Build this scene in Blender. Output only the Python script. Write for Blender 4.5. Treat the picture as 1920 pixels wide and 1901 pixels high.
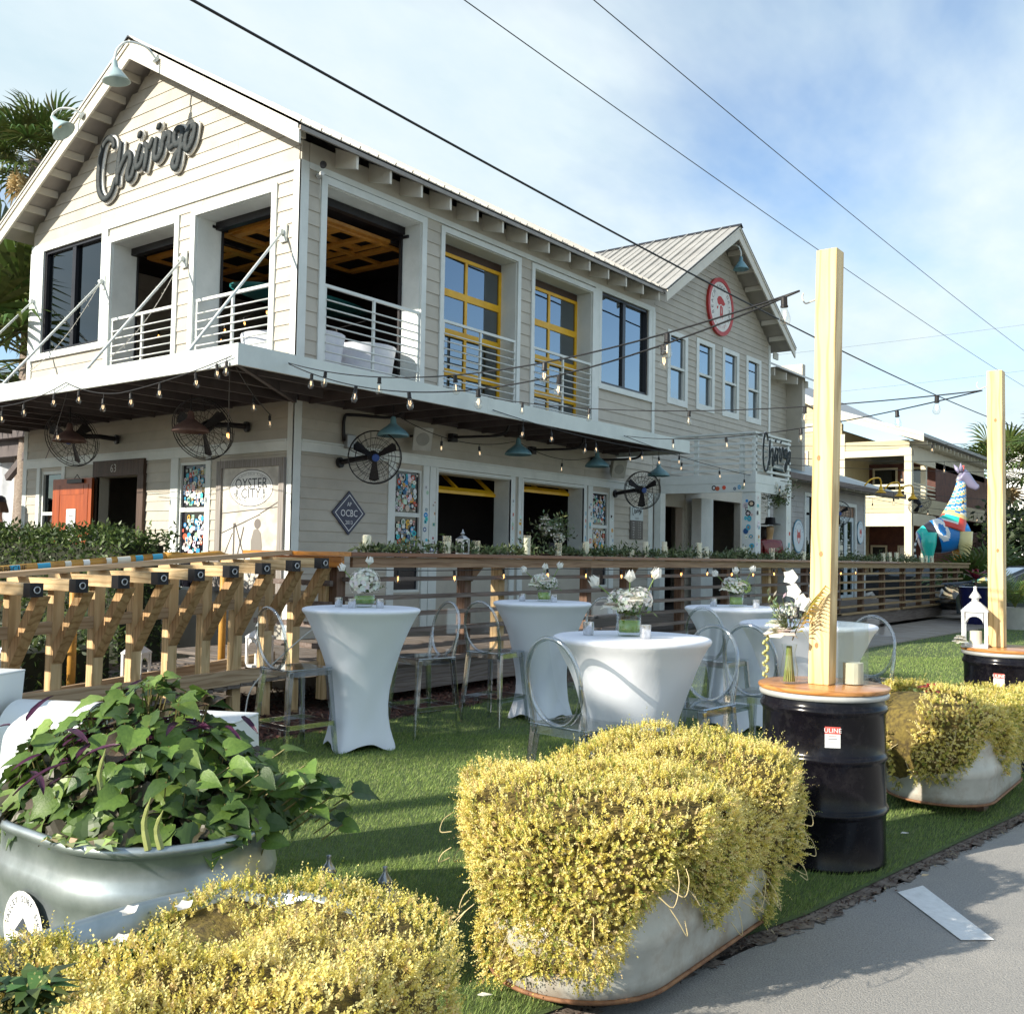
import bpy, math, random
import numpy as np
from mathutils import Vector, Matrix
R = math.radians
random.seed(7); rng = np.random.default_rng(7)
for o in list(bpy.data.objects): bpy.data.objects.remove(o, do_unlink=True)
scene = bpy.context.scene
col = scene.collection

# ------------------------------------------------------------------ camera
YAW, PITCH, ROLL = R(37.04), R(2.72), R(1.02)
fw = Vector((-math.sin(YAW) * math.cos(PITCH), math.cos(YAW) * math.cos(PITCH), math.sin(PITCH)))
r0 = Vector((math.cos(YAW), math.sin(YAW), 0)); u0 = r0.cross(fw)
cr = r0 * math.cos(ROLL) + u0 * math.sin(ROLL); cu = u0 * math.cos(ROLL) - r0 * math.sin(ROLL)
cd = bpy.data.cameras.new('camera'); cam = bpy.data.objects.new('camera', cd); col.objects.link(cam)
m = Matrix.Identity(4)
for i in range(3):
    m[i][0] = cr[i]; m[i][1] = cu[i]; m[i][2] = -fw[i]
m[0][3], m[1][3], m[2][3] = 0, 0, 1.5
cam.matrix_world = m
cd.sensor_fit = 'HORIZONTAL'; cd.sensor_width = 36.0; cd.lens = 1890 / 1920 * 36
cd.clip_start = 0.05; cd.clip_end = 3000
scene.camera = cam

# ------------------------------------------------------------------ sky, sun, exposure
SUN = Vector((-0.40, -1.0, 0.50)).normalized()          # towards the sun
el = math.asin(SUN.z); az = math.atan2(SUN.x, SUN.y)     # azimuth clockwise from +Y
w = bpy.data.worlds.new('World'); scene.world = w; w.use_nodes = True
nt = w.node_tree; N = nt.nodes; L = nt.links
for n in list(N): N.remove(n)
out = N.new('ShaderNodeOutputWorld'); bg = N.new('ShaderNodeBackground'); L.new(bg.outputs[0], out.inputs[0])
bg.inputs['Strength'].default_value = 0.115
sky = N.new('ShaderNodeTexSky'); sky.sky_type = 'NISHITA'; sky.sun_disc = False
sky.sun_elevation = el; sky.sun_rotation = az; sky.air_density = 1.0; sky.dust_density = 0.3; sky.ozone_density = 1.8
# thin high cloud, laid on a plane far above the ground (direction divided by its height)
tc = N.new('ShaderNodeTexCoord'); sx = N.new('ShaderNodeSeparateXYZ'); L.new(tc.outputs['Generated'], sx.inputs[0])
def wm(op, a, b=None):
    n = N.new('ShaderNodeMath'); n.operation = op
    for i, v in enumerate((a, b)):
        if v is None: continue
        if isinstance(v, (int, float)): n.inputs[i].default_value = v
        else: L.new(v, n.inputs[i])
    return n.outputs[0]
hz = wm('ADD', wm('MAXIMUM', sx.outputs[2], 0.0), 0.16)
cx = N.new('ShaderNodeCombineXYZ')
L.new(wm('DIVIDE', sx.outputs[0], hz), cx.inputs[0]); L.new(wm('DIVIDE', sx.outputs[1], hz), cx.inputs[1])
mp = N.new('ShaderNodeMapping'); mp.inputs['Scale'].default_value = (0.9, 0.55, 1); mp.inputs['Rotation'].default_value = (0, 0, R(35)); mp.inputs['Location'].default_value = (7.75, 0.27, 0)
L.new(cx.outputs[0], mp.inputs[0])
n1 = N.new('ShaderNodeTexNoise'); n1.inputs['Scale'].default_value = 0.85; n1.inputs['Detail'].default_value = 7; n1.inputs['Roughness'].default_value = 0.56; n1.inputs['Distortion'].default_value = 0.35
L.new(mp.outputs[0], n1.inputs['Vector'])
rp = N.new('ShaderNodeValToRGB'); rp.color_ramp.elements[0].position = 0.40; rp.color_ramp.elements[1].position = 0.58
rp.color_ramp.elements[0].color = (0.0, 0.0, 0.0, 1); rp.color_ramp.elements[1].color = (0.93, 0.93, 0.93, 1)
L.new(n1.outputs['Fac'], rp.inputs[0])
n2 = N.new('ShaderNodeTexNoise'); n2.inputs['Scale'].default_value = 2.6; n2.inputs['Detail'].default_value = 6; n2.inputs['Roughness'].default_value = 0.6
L.new(mp.outputs[0], n2.inputs['Vector'])
r2 = N.new('ShaderNodeValToRGB'); r2.color_ramp.elements[0].position = 0.3; r2.color_ramp.elements[1].position = 0.75
r2.color_ramp.elements[0].color = (3.25, 4.05, 4.4, 1); r2.color_ramp.elements[1].color = (4.5, 4.9, 5.0, 1)
L.new(n2.outputs['Fac'], r2.inputs[0])
mx = N.new('ShaderNodeMixRGB'); L.new(rp.outputs[0], mx.inputs[0]); L.new(sky.outputs[0], mx.inputs[1]); L.new(r2.outputs[0], mx.inputs[2])
L.new(mx.outputs[0], bg.inputs['Color'])
sd = bpy.data.lights.new('sun', 'SUN'); sd.energy = 4.4; sd.angle = R(0.55); sd.color = (1.0, 0.92, 0.78)
so = bpy.data.objects.new('sun', sd); col.objects.link(so); so.rotation_euler = (-SUN).to_track_quat('-Z', 'Y').to_euler(); so.location = (-10, -25, 14)
scene.view_settings.view_transform = 'Standard'; scene.view_settings.look = 'None'
scene.view_settings.exposure = 0.95; scene.view_settings.gamma = 1.0; scene.view_settings.use_curve_mapping = False
scene.render.engine = 'CYCLES'
scene.cycles.max_bounces = 10; scene.cycles.transparent_max_bounces = 16; scene.cycles.transmission_bounces = 10
scene.cycles.caustics_reflective = False; scene.cycles.caustics_refractive = False
scene.cycles.use_denoising = True

# ------------------------------------------------------------------ materials
MT = {}
def nd(t, typ, **kw):
    n = t.nodes.new(typ)
    for k, v in kw.items(): n.inputs[k].default_value = v
    return n
def M(name, c, rough=0.6, c2=None, scale=6.0, stretch=(1, 1, 1), lo=0.35, hi=0.65, detail=4, bump=0.0, bscale=60.0, metal=0.0, spec=0.5,
      orand=0.0, coat=0.0, attr=False, dirt=None, dirtamt=0.0, dscale=1.5, sub=0.0, alpha=None, emit=0.0, bstretch=None, trans=0.0, ior=1.45):
    if name in MT: return MT[name]
    mt = bpy.data.materials.new(name); mt.use_nodes = True; t = mt.node_tree; t.nodes.clear()
    o = t.nodes.new('ShaderNodeOutputMaterial'); p = t.nodes.new('ShaderNodeBsdfPrincipled'); t.links.new(p.outputs[0], o.inputs[0])
    p.inputs['Roughness'].default_value = rough; p.inputs['Metallic'].default_value = metal
    p.inputs['Specular IOR Level'].default_value = spec; p.inputs['Coat Weight'].default_value = coat; p.inputs['Coat Roughness'].default_value = 0.05
    p.inputs['IOR'].default_value = ior
    if trans: p.inputs['Transmission Weight'].default_value = trans
    tc = t.nodes.new('ShaderNodeTexCoord'); mp = t.nodes.new('ShaderNodeMapping'); mp.inputs['Scale'].default_value = stretch
    t.links.new(tc.outputs['Object'], mp.inputs[0])
    oi = t.nodes.new('ShaderNodeObjectInfo')
    # shift the pattern per object so that copies differ
    va = t.nodes.new('ShaderNodeVectorMath'); va.operation = 'ADD'
    vs = t.nodes.new('ShaderNodeVectorMath'); vs.operation = 'SCALE'; vs.inputs[0].default_value = (13.1, 7.7, 9.3); t.links.new(oi.outputs['Random'], vs.inputs['Scale'])
    t.links.new(mp.outputs[0], va.inputs[0]); t.links.new(vs.outputs[0], va.inputs[1])
    nz = nd(t, 'ShaderNodeTexNoise', Scale=scale, Detail=detail, Roughness=0.6); t.links.new(va.outputs[0], nz.inputs['Vector'])
    rp = t.nodes.new('ShaderNodeValToRGB'); rp.color_ramp.elements[0].position = lo; rp.color_ramp.elements[1].position = hi
    t.links.new(nz.outputs['Fac'], rp.inputs[0])
    if c2 is None: c2 = tuple(x * 0.82 for x in c)
    rp.color_ramp.elements[0].color = (*c2, 1); rp.color_ramp.elements[1].color = (*c, 1)
    cout = rp.outputs[0]
    if attr:
        at = t.nodes.new('ShaderNodeAttribute'); at.attribute_name = 'Col'
        mm = t.nodes.new('ShaderNodeMixRGB'); mm.blend_type = 'MULTIPLY'; mm.inputs[0].default_value = 1.0
        t.links.new(cout, mm.inputs[1]); t.links.new(at.outputs['Color'], mm.inputs[2]); cout = mm.outputs[0]
    if dirt is not None:
        n3 = nd(t, 'ShaderNodeTexNoise', Scale=dscale, Detail=6, Roughness=0.7); t.links.new(tc.outputs['Object'], n3.inputs['Vector'])
        r3 = t.nodes.new('ShaderNodeValToRGB'); r3.color_ramp.elements[0].position = 0.5; r3.color_ramp.elements[1].position = 0.75
        r3.color_ramp.elements[1].color = (dirtamt,) * 3 + (1,); t.links.new(n3.outputs['Fac'], r3.inputs[0])
        m3 = t.nodes.new('ShaderNodeMixRGB'); t.links.new(r3.outputs[0], m3.inputs[0]); t.links.new(cout, m3.inputs[1]); m3.inputs[2].default_value = (*dirt, 1); cout = m3.outputs[0]
    if orand:
        hs = t.nodes.new('ShaderNodeHueSaturation'); ma = t.nodes.new('ShaderNodeMath'); ma.operation = 'MULTIPLY_ADD'
        ma.inputs[1].default_value = orand * 2; ma.inputs[2].default_value = 1 - orand; t.links.new(oi.outputs['Random'], ma.inputs[0])
        t.links.new(ma.outputs[0], hs.inputs['Value']); t.links.new(cout, hs.inputs['Color']); cout = hs.outputs[0]
    t.links.new(cout, p.inputs['Base Color'])
    if emit:
        t.links.new(cout, p.inputs['Emission Color']); p.inputs['Emission Strength'].default_value = emit
    if bump:
        nb = nd(t, 'ShaderNodeTexNoise', Scale=bscale, Detail=4, Roughness=0.6)
        if bstretch:
            mb_ = t.nodes.new('ShaderNodeMapping'); mb_.inputs['Scale'].default_value = bstretch; t.links.new(tc.outputs['Object'], mb_.inputs[0]); t.links.new(mb_.outputs[0], nb.inputs['Vector'])
        else: t.links.new(va.outputs[0], nb.inputs['Vector'])
        bp = nd(t, 'ShaderNodeBump', Strength=bump, Distance=0.01); t.links.new(nb.outputs['Fac'], bp.inputs['Height']); t.links.new(bp.outputs[0], p.inputs['Normal'])
    if sub:
        # thin leaf: part of the light passes through
        tr = t.nodes.new('ShaderNodeBsdfTranslucent'); t.links.new(cout, tr.inputs['Color'])
        ms = t.nodes.new('ShaderNodeMixShader'); ms.inputs[0].default_value = sub
        t.links.new(p.outputs[0], ms.inputs[1]); t.links.new(tr.outputs[0], ms.inputs[2]); t.links.new(ms.outputs[0], o.inputs[0])
    MT[name] = mt; return mt
def wood(name, c, c2, axis, rough=0.65, fine=26, orand=0.12, coat=0.0, bump=0.25):
    """sawn timber: grain stretched along axis, rings and the odd knot"""
    if name in MT: return MT[name]
    st = [1.0, 1.0, 1.0]; st['XYZ'.index(axis)] = 0.07
    mt = M(name, c, rough, c2, scale=fine, stretch=tuple(st), lo=0.3, hi=0.7, detail=3, orand=orand, coat=coat, bump=bump, bscale=fine * 2, bstretch=tuple(st))
    t = mt.node_tree; p = [n for n in t.nodes if n.type == 'BSDF_PRINCIPLED'][0]
    src = p.inputs['Base Color'].links[0].from_socket
    mp = [n for n in t.nodes if n.type == 'MAPPING'][0]
    tc = [n for n in t.nodes if n.type == 'TEX_COORD'][0]
    st2 = [1.0, 1.0, 1.0]; st2['XYZ'.index(axis)] = 0.16
    m2 = t.nodes.new('ShaderNodeMapping'); m2.inputs['Scale'].default_value = st2; t.links.new(tc.outputs['Object'], m2.inputs[0])
    va = t.nodes.new('ShaderNodeVectorMath'); va.operation = 'ADD'; vs = [n for n in t.nodes if n.type == 'VECT_MATH' and n.operation == 'SCALE'][0]
    t.links.new(m2.outputs[0], va.inputs[0]); t.links.new(vs.outputs[0], va.inputs[1])
    wv = nd(t, 'ShaderNodeTexWave', Scale=7.0, Distortion=9.0, Detail=2.0); wv.inputs['Detail Scale'].default_value = 1.2
    wv.wave_type = 'BANDS'; wv.bands_direction = 'Z' if axis != 'Z' else 'X'; t.links.new(va.outputs[0], wv.inputs['Vector'])
    mm = t.nodes.new('ShaderNodeMixRGB'); mm.blend_type = 'MULTIPLY'
    rr = t.nodes.new('ShaderNodeValToRGB'); rr.color_ramp.elements[0].color = (0.62, 0.55, 0.45, 1); rr.color_ramp.elements[0].position = 0.0; rr.color_ramp.elements[1].position = 0.35
    t.links.new(wv.outputs['Fac'], rr.inputs[0]); mm.inputs[0].default_value = 0.75; t.links.new(src, mm.inputs[1]); t.links.new(rr.outputs[0], mm.inputs[2]); t.links.new(mm.outputs[0], p.inputs['Base Color'])
    return mt
def schlick(t):
    """reflectance of a glass face, the same from both sides"""
    lw = t.nodes.new('ShaderNodeLayerWeight'); lw.inputs['Blend'].default_value = 0.5
    pw = t.nodes.new('ShaderNodeMath'); pw.operation = 'POWER'; pw.inputs[1].default_value = 4.0; t.links.new(lw.outputs['Facing'], pw.inputs[0])
    ma = t.nodes.new('ShaderNodeMath'); ma.operation = 'MULTIPLY_ADD'; ma.inputs[1].default_value = 0.92; ma.inputs[2].default_value = 0.04; t.links.new(pw.outputs[0], ma.inputs[0])
    return ma.outputs[0]
def glassy(name, c, reflect=0.3, rough=0.015):
    """window pane: dark behind, mirrors the sky"""
    if name in MT: return MT[name]
    mt = bpy.data.materials.new(name); mt.use_nodes = True; t = mt.node_tree; t.nodes.clear()
    o = t.nodes.new('ShaderNodeOutputMaterial'); g = t.nodes.new('ShaderNodeBsdfGlossy'); g.inputs['Roughness'].default_value = rough; g.inputs['Color'].default_value = (0.82, 0.92, 1.0, 1)
    tr = t.nodes.new('ShaderNodeBsdfTransparent'); tr.inputs['Color'].default_value = (*c, 1)
    fr = schlick(t)
    ad = t.nodes.new('ShaderNodeMath'); ad.operation = 'ADD'; ad.use_clamp = True; ad.inputs[1].default_value = reflect; t.links.new(fr, ad.inputs[0])
    # float glass is never quite flat
    tcx = t.nodes.new('ShaderNodeTexCoord'); nz = nd(t, 'ShaderNodeTexNoise', Scale=1.3, Detail=1.0); t.links.new(tcx.outputs['Object'], nz.inputs['Vector'])
    bp = nd(t, 'ShaderNodeBump', Strength=0.05, Distance=0.05); t.links.new(nz.outputs['Fac'], bp.inputs['Height']); t.links.new(bp.outputs[0], g.inputs['Normal'])
    ms = t.nodes.new('ShaderNodeMixShader'); t.links.new(ad.outputs[0], ms.inputs[0]); t.links.new(tr.outputs[0], ms.inputs[1]); t.links.new(g.outputs[0], ms.inputs[2]); t.links.new(ms.outputs[0], o.inputs[0])
    MT[name] = mt; return mt
def acrylic(name, tint=(0.97, 0.985, 1.0), rough=0.02, gl=0.06):
    """clear acrylic or thin glass: mostly see-through with bright edges"""
    if name in MT: return MT[name]
    mt = bpy.data.materials.new(name); mt.use_nodes = True; t = mt.node_tree; t.nodes.clear()
    o = t.nodes.new('ShaderNodeOutputMaterial'); g = t.nodes.new('ShaderNodeBsdfGlossy'); g.inputs['Roughness'].default_value = rough
    tr = t.nodes.new('ShaderNodeBsdfTransparent'); tr.inputs['Color'].default_value = (*tint, 1)
    lw = schlick(t)
    ad = t.nodes.new('ShaderNodeMath'); ad.operation = 'MULTIPLY_ADD'; ad.use_clamp = True; ad.inputs[1].default_value = 0.9; ad.inputs[2].default_value = gl - 0.02; t.links.new(lw, ad.inputs[0])
    ms = t.nodes.new('ShaderNodeMixShader'); t.links.new(ad.outputs[0], ms.inputs[0]); t.links.new(tr.outputs[0], ms.inputs[1]); t.links.new(g.outputs[0], ms.inputs[2]); t.links.new(ms.outputs[0], o.inputs[0])
    MT[name] = mt; return mt

# ------------------------------------------------------------------ mesh helpers
class MB:
    def __init__(s): s.v = []; s.f = []; s.c = []; s.cur = None
    def _f(s, f):
        s.f.append(f)
        s.c.append(s.cur)
    def box(s, x0, x1, y0, y1, z0, z1):
        b = len(s.v)
        s.v += [(x0, y0, z0), (x1, y0, z0), (x1, y1, z0), (x0, y1, z0), (x0, y0, z1), (x1, y0, z1), (x1, y1, z1), (x0, y1, z1)]
        for f in ((3, 2, 1, 0), (4, 5, 6, 7), (0, 1, 5, 4), (1, 2, 6, 5), (2, 3, 7, 6), (3, 0, 4, 7)): s._f([b + i for i in f])
        return s
    def obox(s, a, b, w, h, up=(0, 0, 1)):
        """square bar from a to b, w wide, h deep along up"""
        a = Vector(a); b = Vector(b); d = (b - a).normalized(); up = Vector(up)
        if abs(d.dot(up)) > 0.98: up = Vector((0, 1, 0))
        sd_ = d.cross(up).normalized(); uu = sd_.cross(d).normalized()
        k = len(s.v)
        for q in (a, b):
            for i, j in ((-1, -1), (1, -1), (1, 1), (-1, 1)): s.v.append(tuple(q + sd_ * (i * w / 2) + uu * (j * h / 2)))
        for f in ((3, 2, 1, 0), (4, 5, 6, 7), (0, 1, 5, 4), (1, 2, 6, 5), (2, 3, 7, 6), (3, 0, 4, 7)): s._f([k + i for i in f])
        return s
    def prism(s, poly, d):
        """closed 3-D polygon extruded by vector d"""
        k = len(s.v); n = len(poly); d = Vector(d)
        s.v += [tuple(p) for p in poly] + [tuple(Vector(p) + d) for p in poly]
        s._f(list(range(k + n - 1, k - 1, -1))); s._f(list(range(k + n, k + 2 * n)))
        for i in range(n): j = (i + 1) % n; s._f([k + i, k + j, k + n + j, k + n + i])
        return s
    def poly(s, pts):
        k = len(s.v); s.v += [tuple(p) for p in pts]; s._f(list(range(k, k + len(pts)))); return s
    def tube(s, pts, r, n=8, cap=True, flat=None, fn=(0, 0, 1)):
        """tube along pts; r number or list; flat = thickness factor along fn"""
        pts = [Vector(p) for p in pts]; m_ = len(pts)
        rs = r if isinstance(r, (list, tuple)) else [r] * m_
        k = len(s.v); prev = None
        for i, p in enumerate(pts):
            d = (pts[min(i + 1, m_ - 1)] - pts[max(i - 1, 0)])
            d = d.normalized() if d.length > 1e-9 else Vector((0, 0, 1))
            if flat is not None:
                B = Vector(fn).normalized(); A = d.cross(B).normalized()
            else:
                if prev is None:
                    up = Vector((0, 0, 1)) if abs(d.z) < 0.9 else Vector((1, 0, 0)); A = d.cross(up).normalized()
                else: A = (prev - d * prev.dot(d)).normalized()
                prev = A; B = A.cross(d)
            fl = 1 if flat is None else flat
            for q in range(n):
                t = 2 * math.pi * q / n; s.v.append(tuple(p + A * (rs[i] * math.cos(t)) + B * (rs[i] * fl * math.sin(t))))
        for i in range(m_ - 1):
            for q in range(n): s._f([k + i * n + q, k + i * n + (q + 1) % n, k + (i + 1) * n + (q + 1) % n, k + (i + 1) * n + q])
        if cap:
            s._f([k + q for q in range(n - 1, -1, -1)]); s._f([k + (m_ - 1) * n + q for q in range(n)])
        return s
    def lathe(s, prof, n=24, c=(0, 0, 0), a0=0.0, a1=2 * math.pi, sx=1.0, sy=1.0, ax=None):
        """profile [(r,z)...] about z at c (or about direction ax)"""
        k = len(s.v); full = abs(a1 - a0 - 2 * math.pi) < 1e-6; nn = n if full else n + 1
        Q = None if ax is None else Vector(ax).normalized().to_track_quat('Z', 'Y')
        for r_, z in prof:
            for q in range(nn):
                t = a0 + (a1 - a0) * q / n
                p = Vector((r_ * math.cos(t) * sx, r_ * math.sin(t) * sy, z))
                if Q is not None: p = Q @ p
                s.v.append((c[0] + p.x, c[1] + p.y, c[2] + p.z))
        for i in range(len(prof) - 1):
            for q in range(n if full else n):
                j = (q + 1) % nn if full else q + 1
                s._f([k + i * nn + q, k + i * nn + j, k + (i + 1) * nn + j, k + (i + 1) * nn + q])
        return s
    def sphere(s, c, r, n=10, m_=6, sc=(1, 1, 1)):
        return s.lathe([(max(1e-4, r * math.sin(math.pi * i / m_)), -r * math.cos(math.pi * i / m_) * sc[2]) for i in range(m_ + 1)], n, c, sx=sc[0], sy=sc[1])
    def disc(s, c, r, nrm, n=14, rx=1.0, ry=1.0, up=(0, 0, 1)):
        nrm = Vector(nrm).normalized(); A = Vector(up).cross(nrm)
        A = A.normalized() if A.length > 1e-6 else Vector((1, 0, 0)); B = nrm.cross(A)
        return s.poly([Vector(c) + A * (r * rx * math.cos(2 * math.pi * q / n)) + B * (r * ry * math.sin(2 * math.pi * q / n)) for q in range(n)])
    def build(s, name, mat, parent=None, smooth=False, world=True, auto=None):
        me = bpy.data.meshes.new(name)
        v = np.array(s.v, dtype=np.float64).reshape(-1, 3)
        if parent is not None and world: v = v - np.array(origin(parent))
        me.from_pydata(v.tolist(), [], s.f)
        if any(c is not None for c in s.c):
            ca = me.color_attributes.new('Col', 'FLOAT_COLOR', 'CORNER')
            arr = np.ones((len(me.loops), 4), dtype=np.float32); i = 0
            for f, c in zip(s.f, s.c):
                if c is not None: arr[i:i + len(f), :3] = c
                i += len(f)
            ca.data.foreach_set('color', arr.ravel())
        if smooth: me.polygons.foreach_set('use_smooth', [True] * len(me.polygons))
        me.update()
        return link(name, me, mat, parent, auto)
def link(name, me, mat, parent=None, auto=None):
    o = bpy.data.objects.new(name, me); col.objects.link(o)
    if mat is not None and len(me.materials) == 0: me.materials.append(mat)
    if parent is not None: o.parent = parent
    if auto: me.set_sharp_from_angle(angle=R(auto)) if hasattr(me, 'set_sharp_from_angle') else None
    return o
def origin(o):
    v = Vector((0, 0, 0))
    while o is not None: v += o.location; o = o.parent
    return tuple(v)
def bevel(o, w=0.004, seg=2):
    b = o.modifiers.new('bevel', 'BEVEL'); b.width = w; b.segments = seg; b.limit_method = 'ANGLE'; return o
def tag(o, label=None, cat=None, group=None, kind=None):
    if label: o['label'] = label
    if cat: o['category'] = cat
    if group: o['group'] = group
    if kind: o['kind'] = kind
    return o
def thing(name, label, cat, loc=(0, 0, 0), rotz=0.0, group=None):
    o = bpy.data.objects.new(name, None); col.objects.link(o); o.location = loc; o.rotation_euler = (0, 0, rotz); o.empty_display_size = 0.1
    return tag(o, label, cat, group)
def struct(o): return tag(o, kind='structure')
def dup(root, loc=None, rotz=None, label=None, parent=None):
    r = root.copy(); col.objects.link(r); r.parent = parent
    if loc is not None: r.location = loc
    if rotz is not None: r.rotation_euler = (0, 0, rotz)
    if label: r['label'] = label
    for ch in list(root.children): dup(ch, parent=r)
    return r
def bigmesh(name, verts, faces_n, mat, parent=None, cols=None, smooth=False, tri=4):
    """verts (k,3) where every tri consecutive verts are one polygon"""
    me = bpy.data.meshes.new(name); nv = len(verts); nf = nv // tri
    if parent is not None: verts = verts - np.array(origin(parent))
    me.vertices.add(nv); me.vertices.foreach_set('co', np.ascontiguousarray(verts, dtype=np.float32).ravel())
    me.loops.add(nv); me.loops.foreach_set('vertex_index', np.arange(nv, dtype=np.int32))
    me.polygons.add(nf); me.polygons.foreach_set('loop_start', np.arange(0, nv, tri, dtype=np.int32)); me.polygons.foreach_set('loop_total', np.full(nf, tri, dtype=np.int32))
    if smooth: me.polygons.foreach_set('use_smooth', np.ones(nf, dtype=bool))
    me.update(calc_edges=True)
    if cols is not None:
        ca = me.color_attributes.new('Col', 'FLOAT_COLOR', 'POINT'); a = np.ones((nv, 4), dtype=np.float32); a[:, :3] = cols; ca.data.foreach_set('color', a.ravel())
    return link(name, me, mat, parent)
def catmull(pts, k=6):
    pts = [Vector(p) for p in pts]; out_ = []
    P_ = [pts[0] * 2 - pts[1]] + pts + [pts[-1] * 2 - pts[-2]]
    for i in range(1, len(P_) - 2):
        a, b, c, d = P_[i - 1:i + 3]
        for j in range(k):
            t = j / k; out_.append(0.5 * ((2 * b) + (c - a) * t + (2 * a - 5 * b + 4 * c - d) * t * t + (3 * b - a - 3 * c + d) * t ** 3))
    out_.append(pts[-1]); return out_
_txt = {}
def text_geo(s, size):
    """outline of a string as verts/faces in the XY plane, centred"""
    if (s, size) in _txt: return _txt[(s, size)]
    cu_ = bpy.data.curves.new('t', 'FONT'); cu_.body = s; cu_.size = size; cu_.align_x = 'CENTER'; cu_.align_y = 'CENTER'; cu_.resolution_u = 2
    ob = bpy.data.objects.new('t', cu_); col.objects.link(ob); dg = bpy.context.evaluated_depsgraph_get(); dg.update()
    me = ob.evaluated_get(dg).to_mesh(); g = ([tuple(v.co) for v in me.vertices], [list(p.vertices) for p in me.polygons])
    ob.evaluated_get(dg).to_mesh_clear(); bpy.data.objects.remove(ob); bpy.data.curves.remove(cu_)
    _txt[(s, size)] = g; return g
def add_text(mb, s, size, c, right, up, sx=1.0, ang=0.0):
    """string laid at c with its own right/up axes"""
    v, f = text_geo(s, size); right = Vector(right); up = Vector(up); c = Vector(c); k = len(mb.v); ca, sa = math.cos(ang), math.sin(ang)
    for x, y, _ in v:
        x *= sx; mb.v.append(tuple(c + right * (x * ca - y * sa) + up * (x * sa + y * ca)))
    for q in f: mb._f([k + i for i in q])
def arc_text(mb, s, size, c, right, up, rx, rz, a0, a1, inside=False):
    """letters along an arc from angle a0 to a1 (degrees, counter-clockwise from right)"""
    n = len(s)
    for i, ch in enumerate(s):
        if ch == ' ': continue
        a = R(a0 + (a1 - a0) * (i / max(1, n - 1)))
        p = Vector(c) + Vector(right) * (rx * math.cos(a)) + Vector(up) * (rz * math.sin(a))
        add_text(mb, ch, size, p, right, up, ang=a - math.pi / 2 if not inside else a + math.pi / 2)
# ------------------------------------------------------------------ palette
SIDING = M('siding_paint', (0.49, 0.457, 0.39), 0.55, (0.43, 0.40, 0.34), scale=2.2, orand=0.05, bump=0.12, bscale=18, bstretch=(3, 3, 30), dirt=(0.33, 0.31, 0.27), dirtamt=0.5, dscale=2.0)
TRIM = M('trim_paint', (0.70, 0.735, 0.715), 0.5, (0.63, 0.67, 0.65), scale=3, bump=0.06, bscale=25, dirt=(0.45, 0.47, 0.45), dirtamt=0.3, dscale=3.0)
SOFFIT = M('soffit_paint', (0.46, 0.43, 0.40), 0.7, (0.38, 0.355, 0.335), scale=3)
METALROOF = M('roof_metal', (0.52, 0.50, 0.46), 0.42, (0.44, 0.425, 0.395), scale=1.4, metal=0.35, dirt=(0.30, 0.27, 0.24), dirtamt=0.4, dscale=1.1, stretch=(1, 1, 3))
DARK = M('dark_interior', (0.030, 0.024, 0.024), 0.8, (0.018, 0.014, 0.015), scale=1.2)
INWOOD = M('interior_wood', (0.11, 0.055, 0.025), 0.5, (0.05, 0.022, 0.012), scale=9, stretch=(1, 0.1, 1))
YELLOW = M('yellow_paint', (0.80, 0.46, 0.015), 0.4, (0.68, 0.36, 0.012), scale=4, bump=0.04)
BLACKM = M('black_metal', (0.014, 0.013, 0.016), 0.42, (0.022, 0.02, 0.022), scale=5, metal=0.3)
BLKFRAME = M('black_frame', (0.012, 0.011, 0.016), 0.3, (0.02, 0.02, 0.024), scale=3)
PANE = glassy('pane_facade', (0.16, 0.19, 0.22), 0.20)
PANED = glassy('pane_dark', (0.07, 0.06, 0.08), 0.03)
TEAL = M('teal_enamel', (0.17, 0.33, 0.38), 0.42, (0.12, 0.25, 0.30), scale=5, bump=0.1, bscale=30, dirt=(0.16, 0.10, 0.07), dirtamt=0.5, dscale=9)
RUST = M('rusty_enamel', (0.17, 0.10, 0.08), 0.6, (0.09, 0.05, 0.045), scale=6, bump=0.2)
CORD = M('black_cord', (0.012, 0.012, 0.014), 0.5)
CORDW = M('white_cord', (0.62, 0.60, 0.54), 0.5)
SAND = (0.33, 0.30, 0.26)
PINE = (0.68, 0.51, 0.29); PINE2 = (0.50, 0.33, 0.16)
GREYW = (0.30, 0.25, 0.22); GREYW2 = (0.17, 0.135, 0.12)
PAINT = M('flat_print', (1, 1, 1), 0.55, (0.94, 0.94, 0.94), scale=4, attr=True)
PLASTW = M('white_plastic', (0.72, 0.74, 0.74), 0.35)

# ------------------------------------------------------------------ ground
gm = M('ground_earth', (0.19, 0.165, 0.135), 0.95, (0.12, 0.10, 0.085), scale=0.8, detail=8, bump=0.5, bscale=30)
struct(MB().poly([(-400, -400, -0.035), (400, -400, -0.035), (400, 700, -0.035), (-400, 700, -0.035)]).build('ground', gm))
asph = M('asphalt', (0.40, 0.385, 0.36), 0.9, (0.27, 0.262, 0.25), scale=130, detail=3, lo=0.35, hi=0.62, bump=0.9, bscale=150, dirt=(0.48, 0.45, 0.41), dirtamt=0.6, dscale=1.3)
edge = [(-2.9, -12), (-2.6, 0.2), (-2.1, 1.9), (-1.80, 3.1), (-1.66, 3.8), (-1.55, 4.25), (-1.47, 4.8), (-1.40, 5.3), (-1.27, 6.2), (-1.18, 6.8), (-0.95, 9.0), (-0.4, 13), (0.6, 19), (2.0, 27), (3.0, 40), (3.0, 70)]
e2 = []
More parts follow.
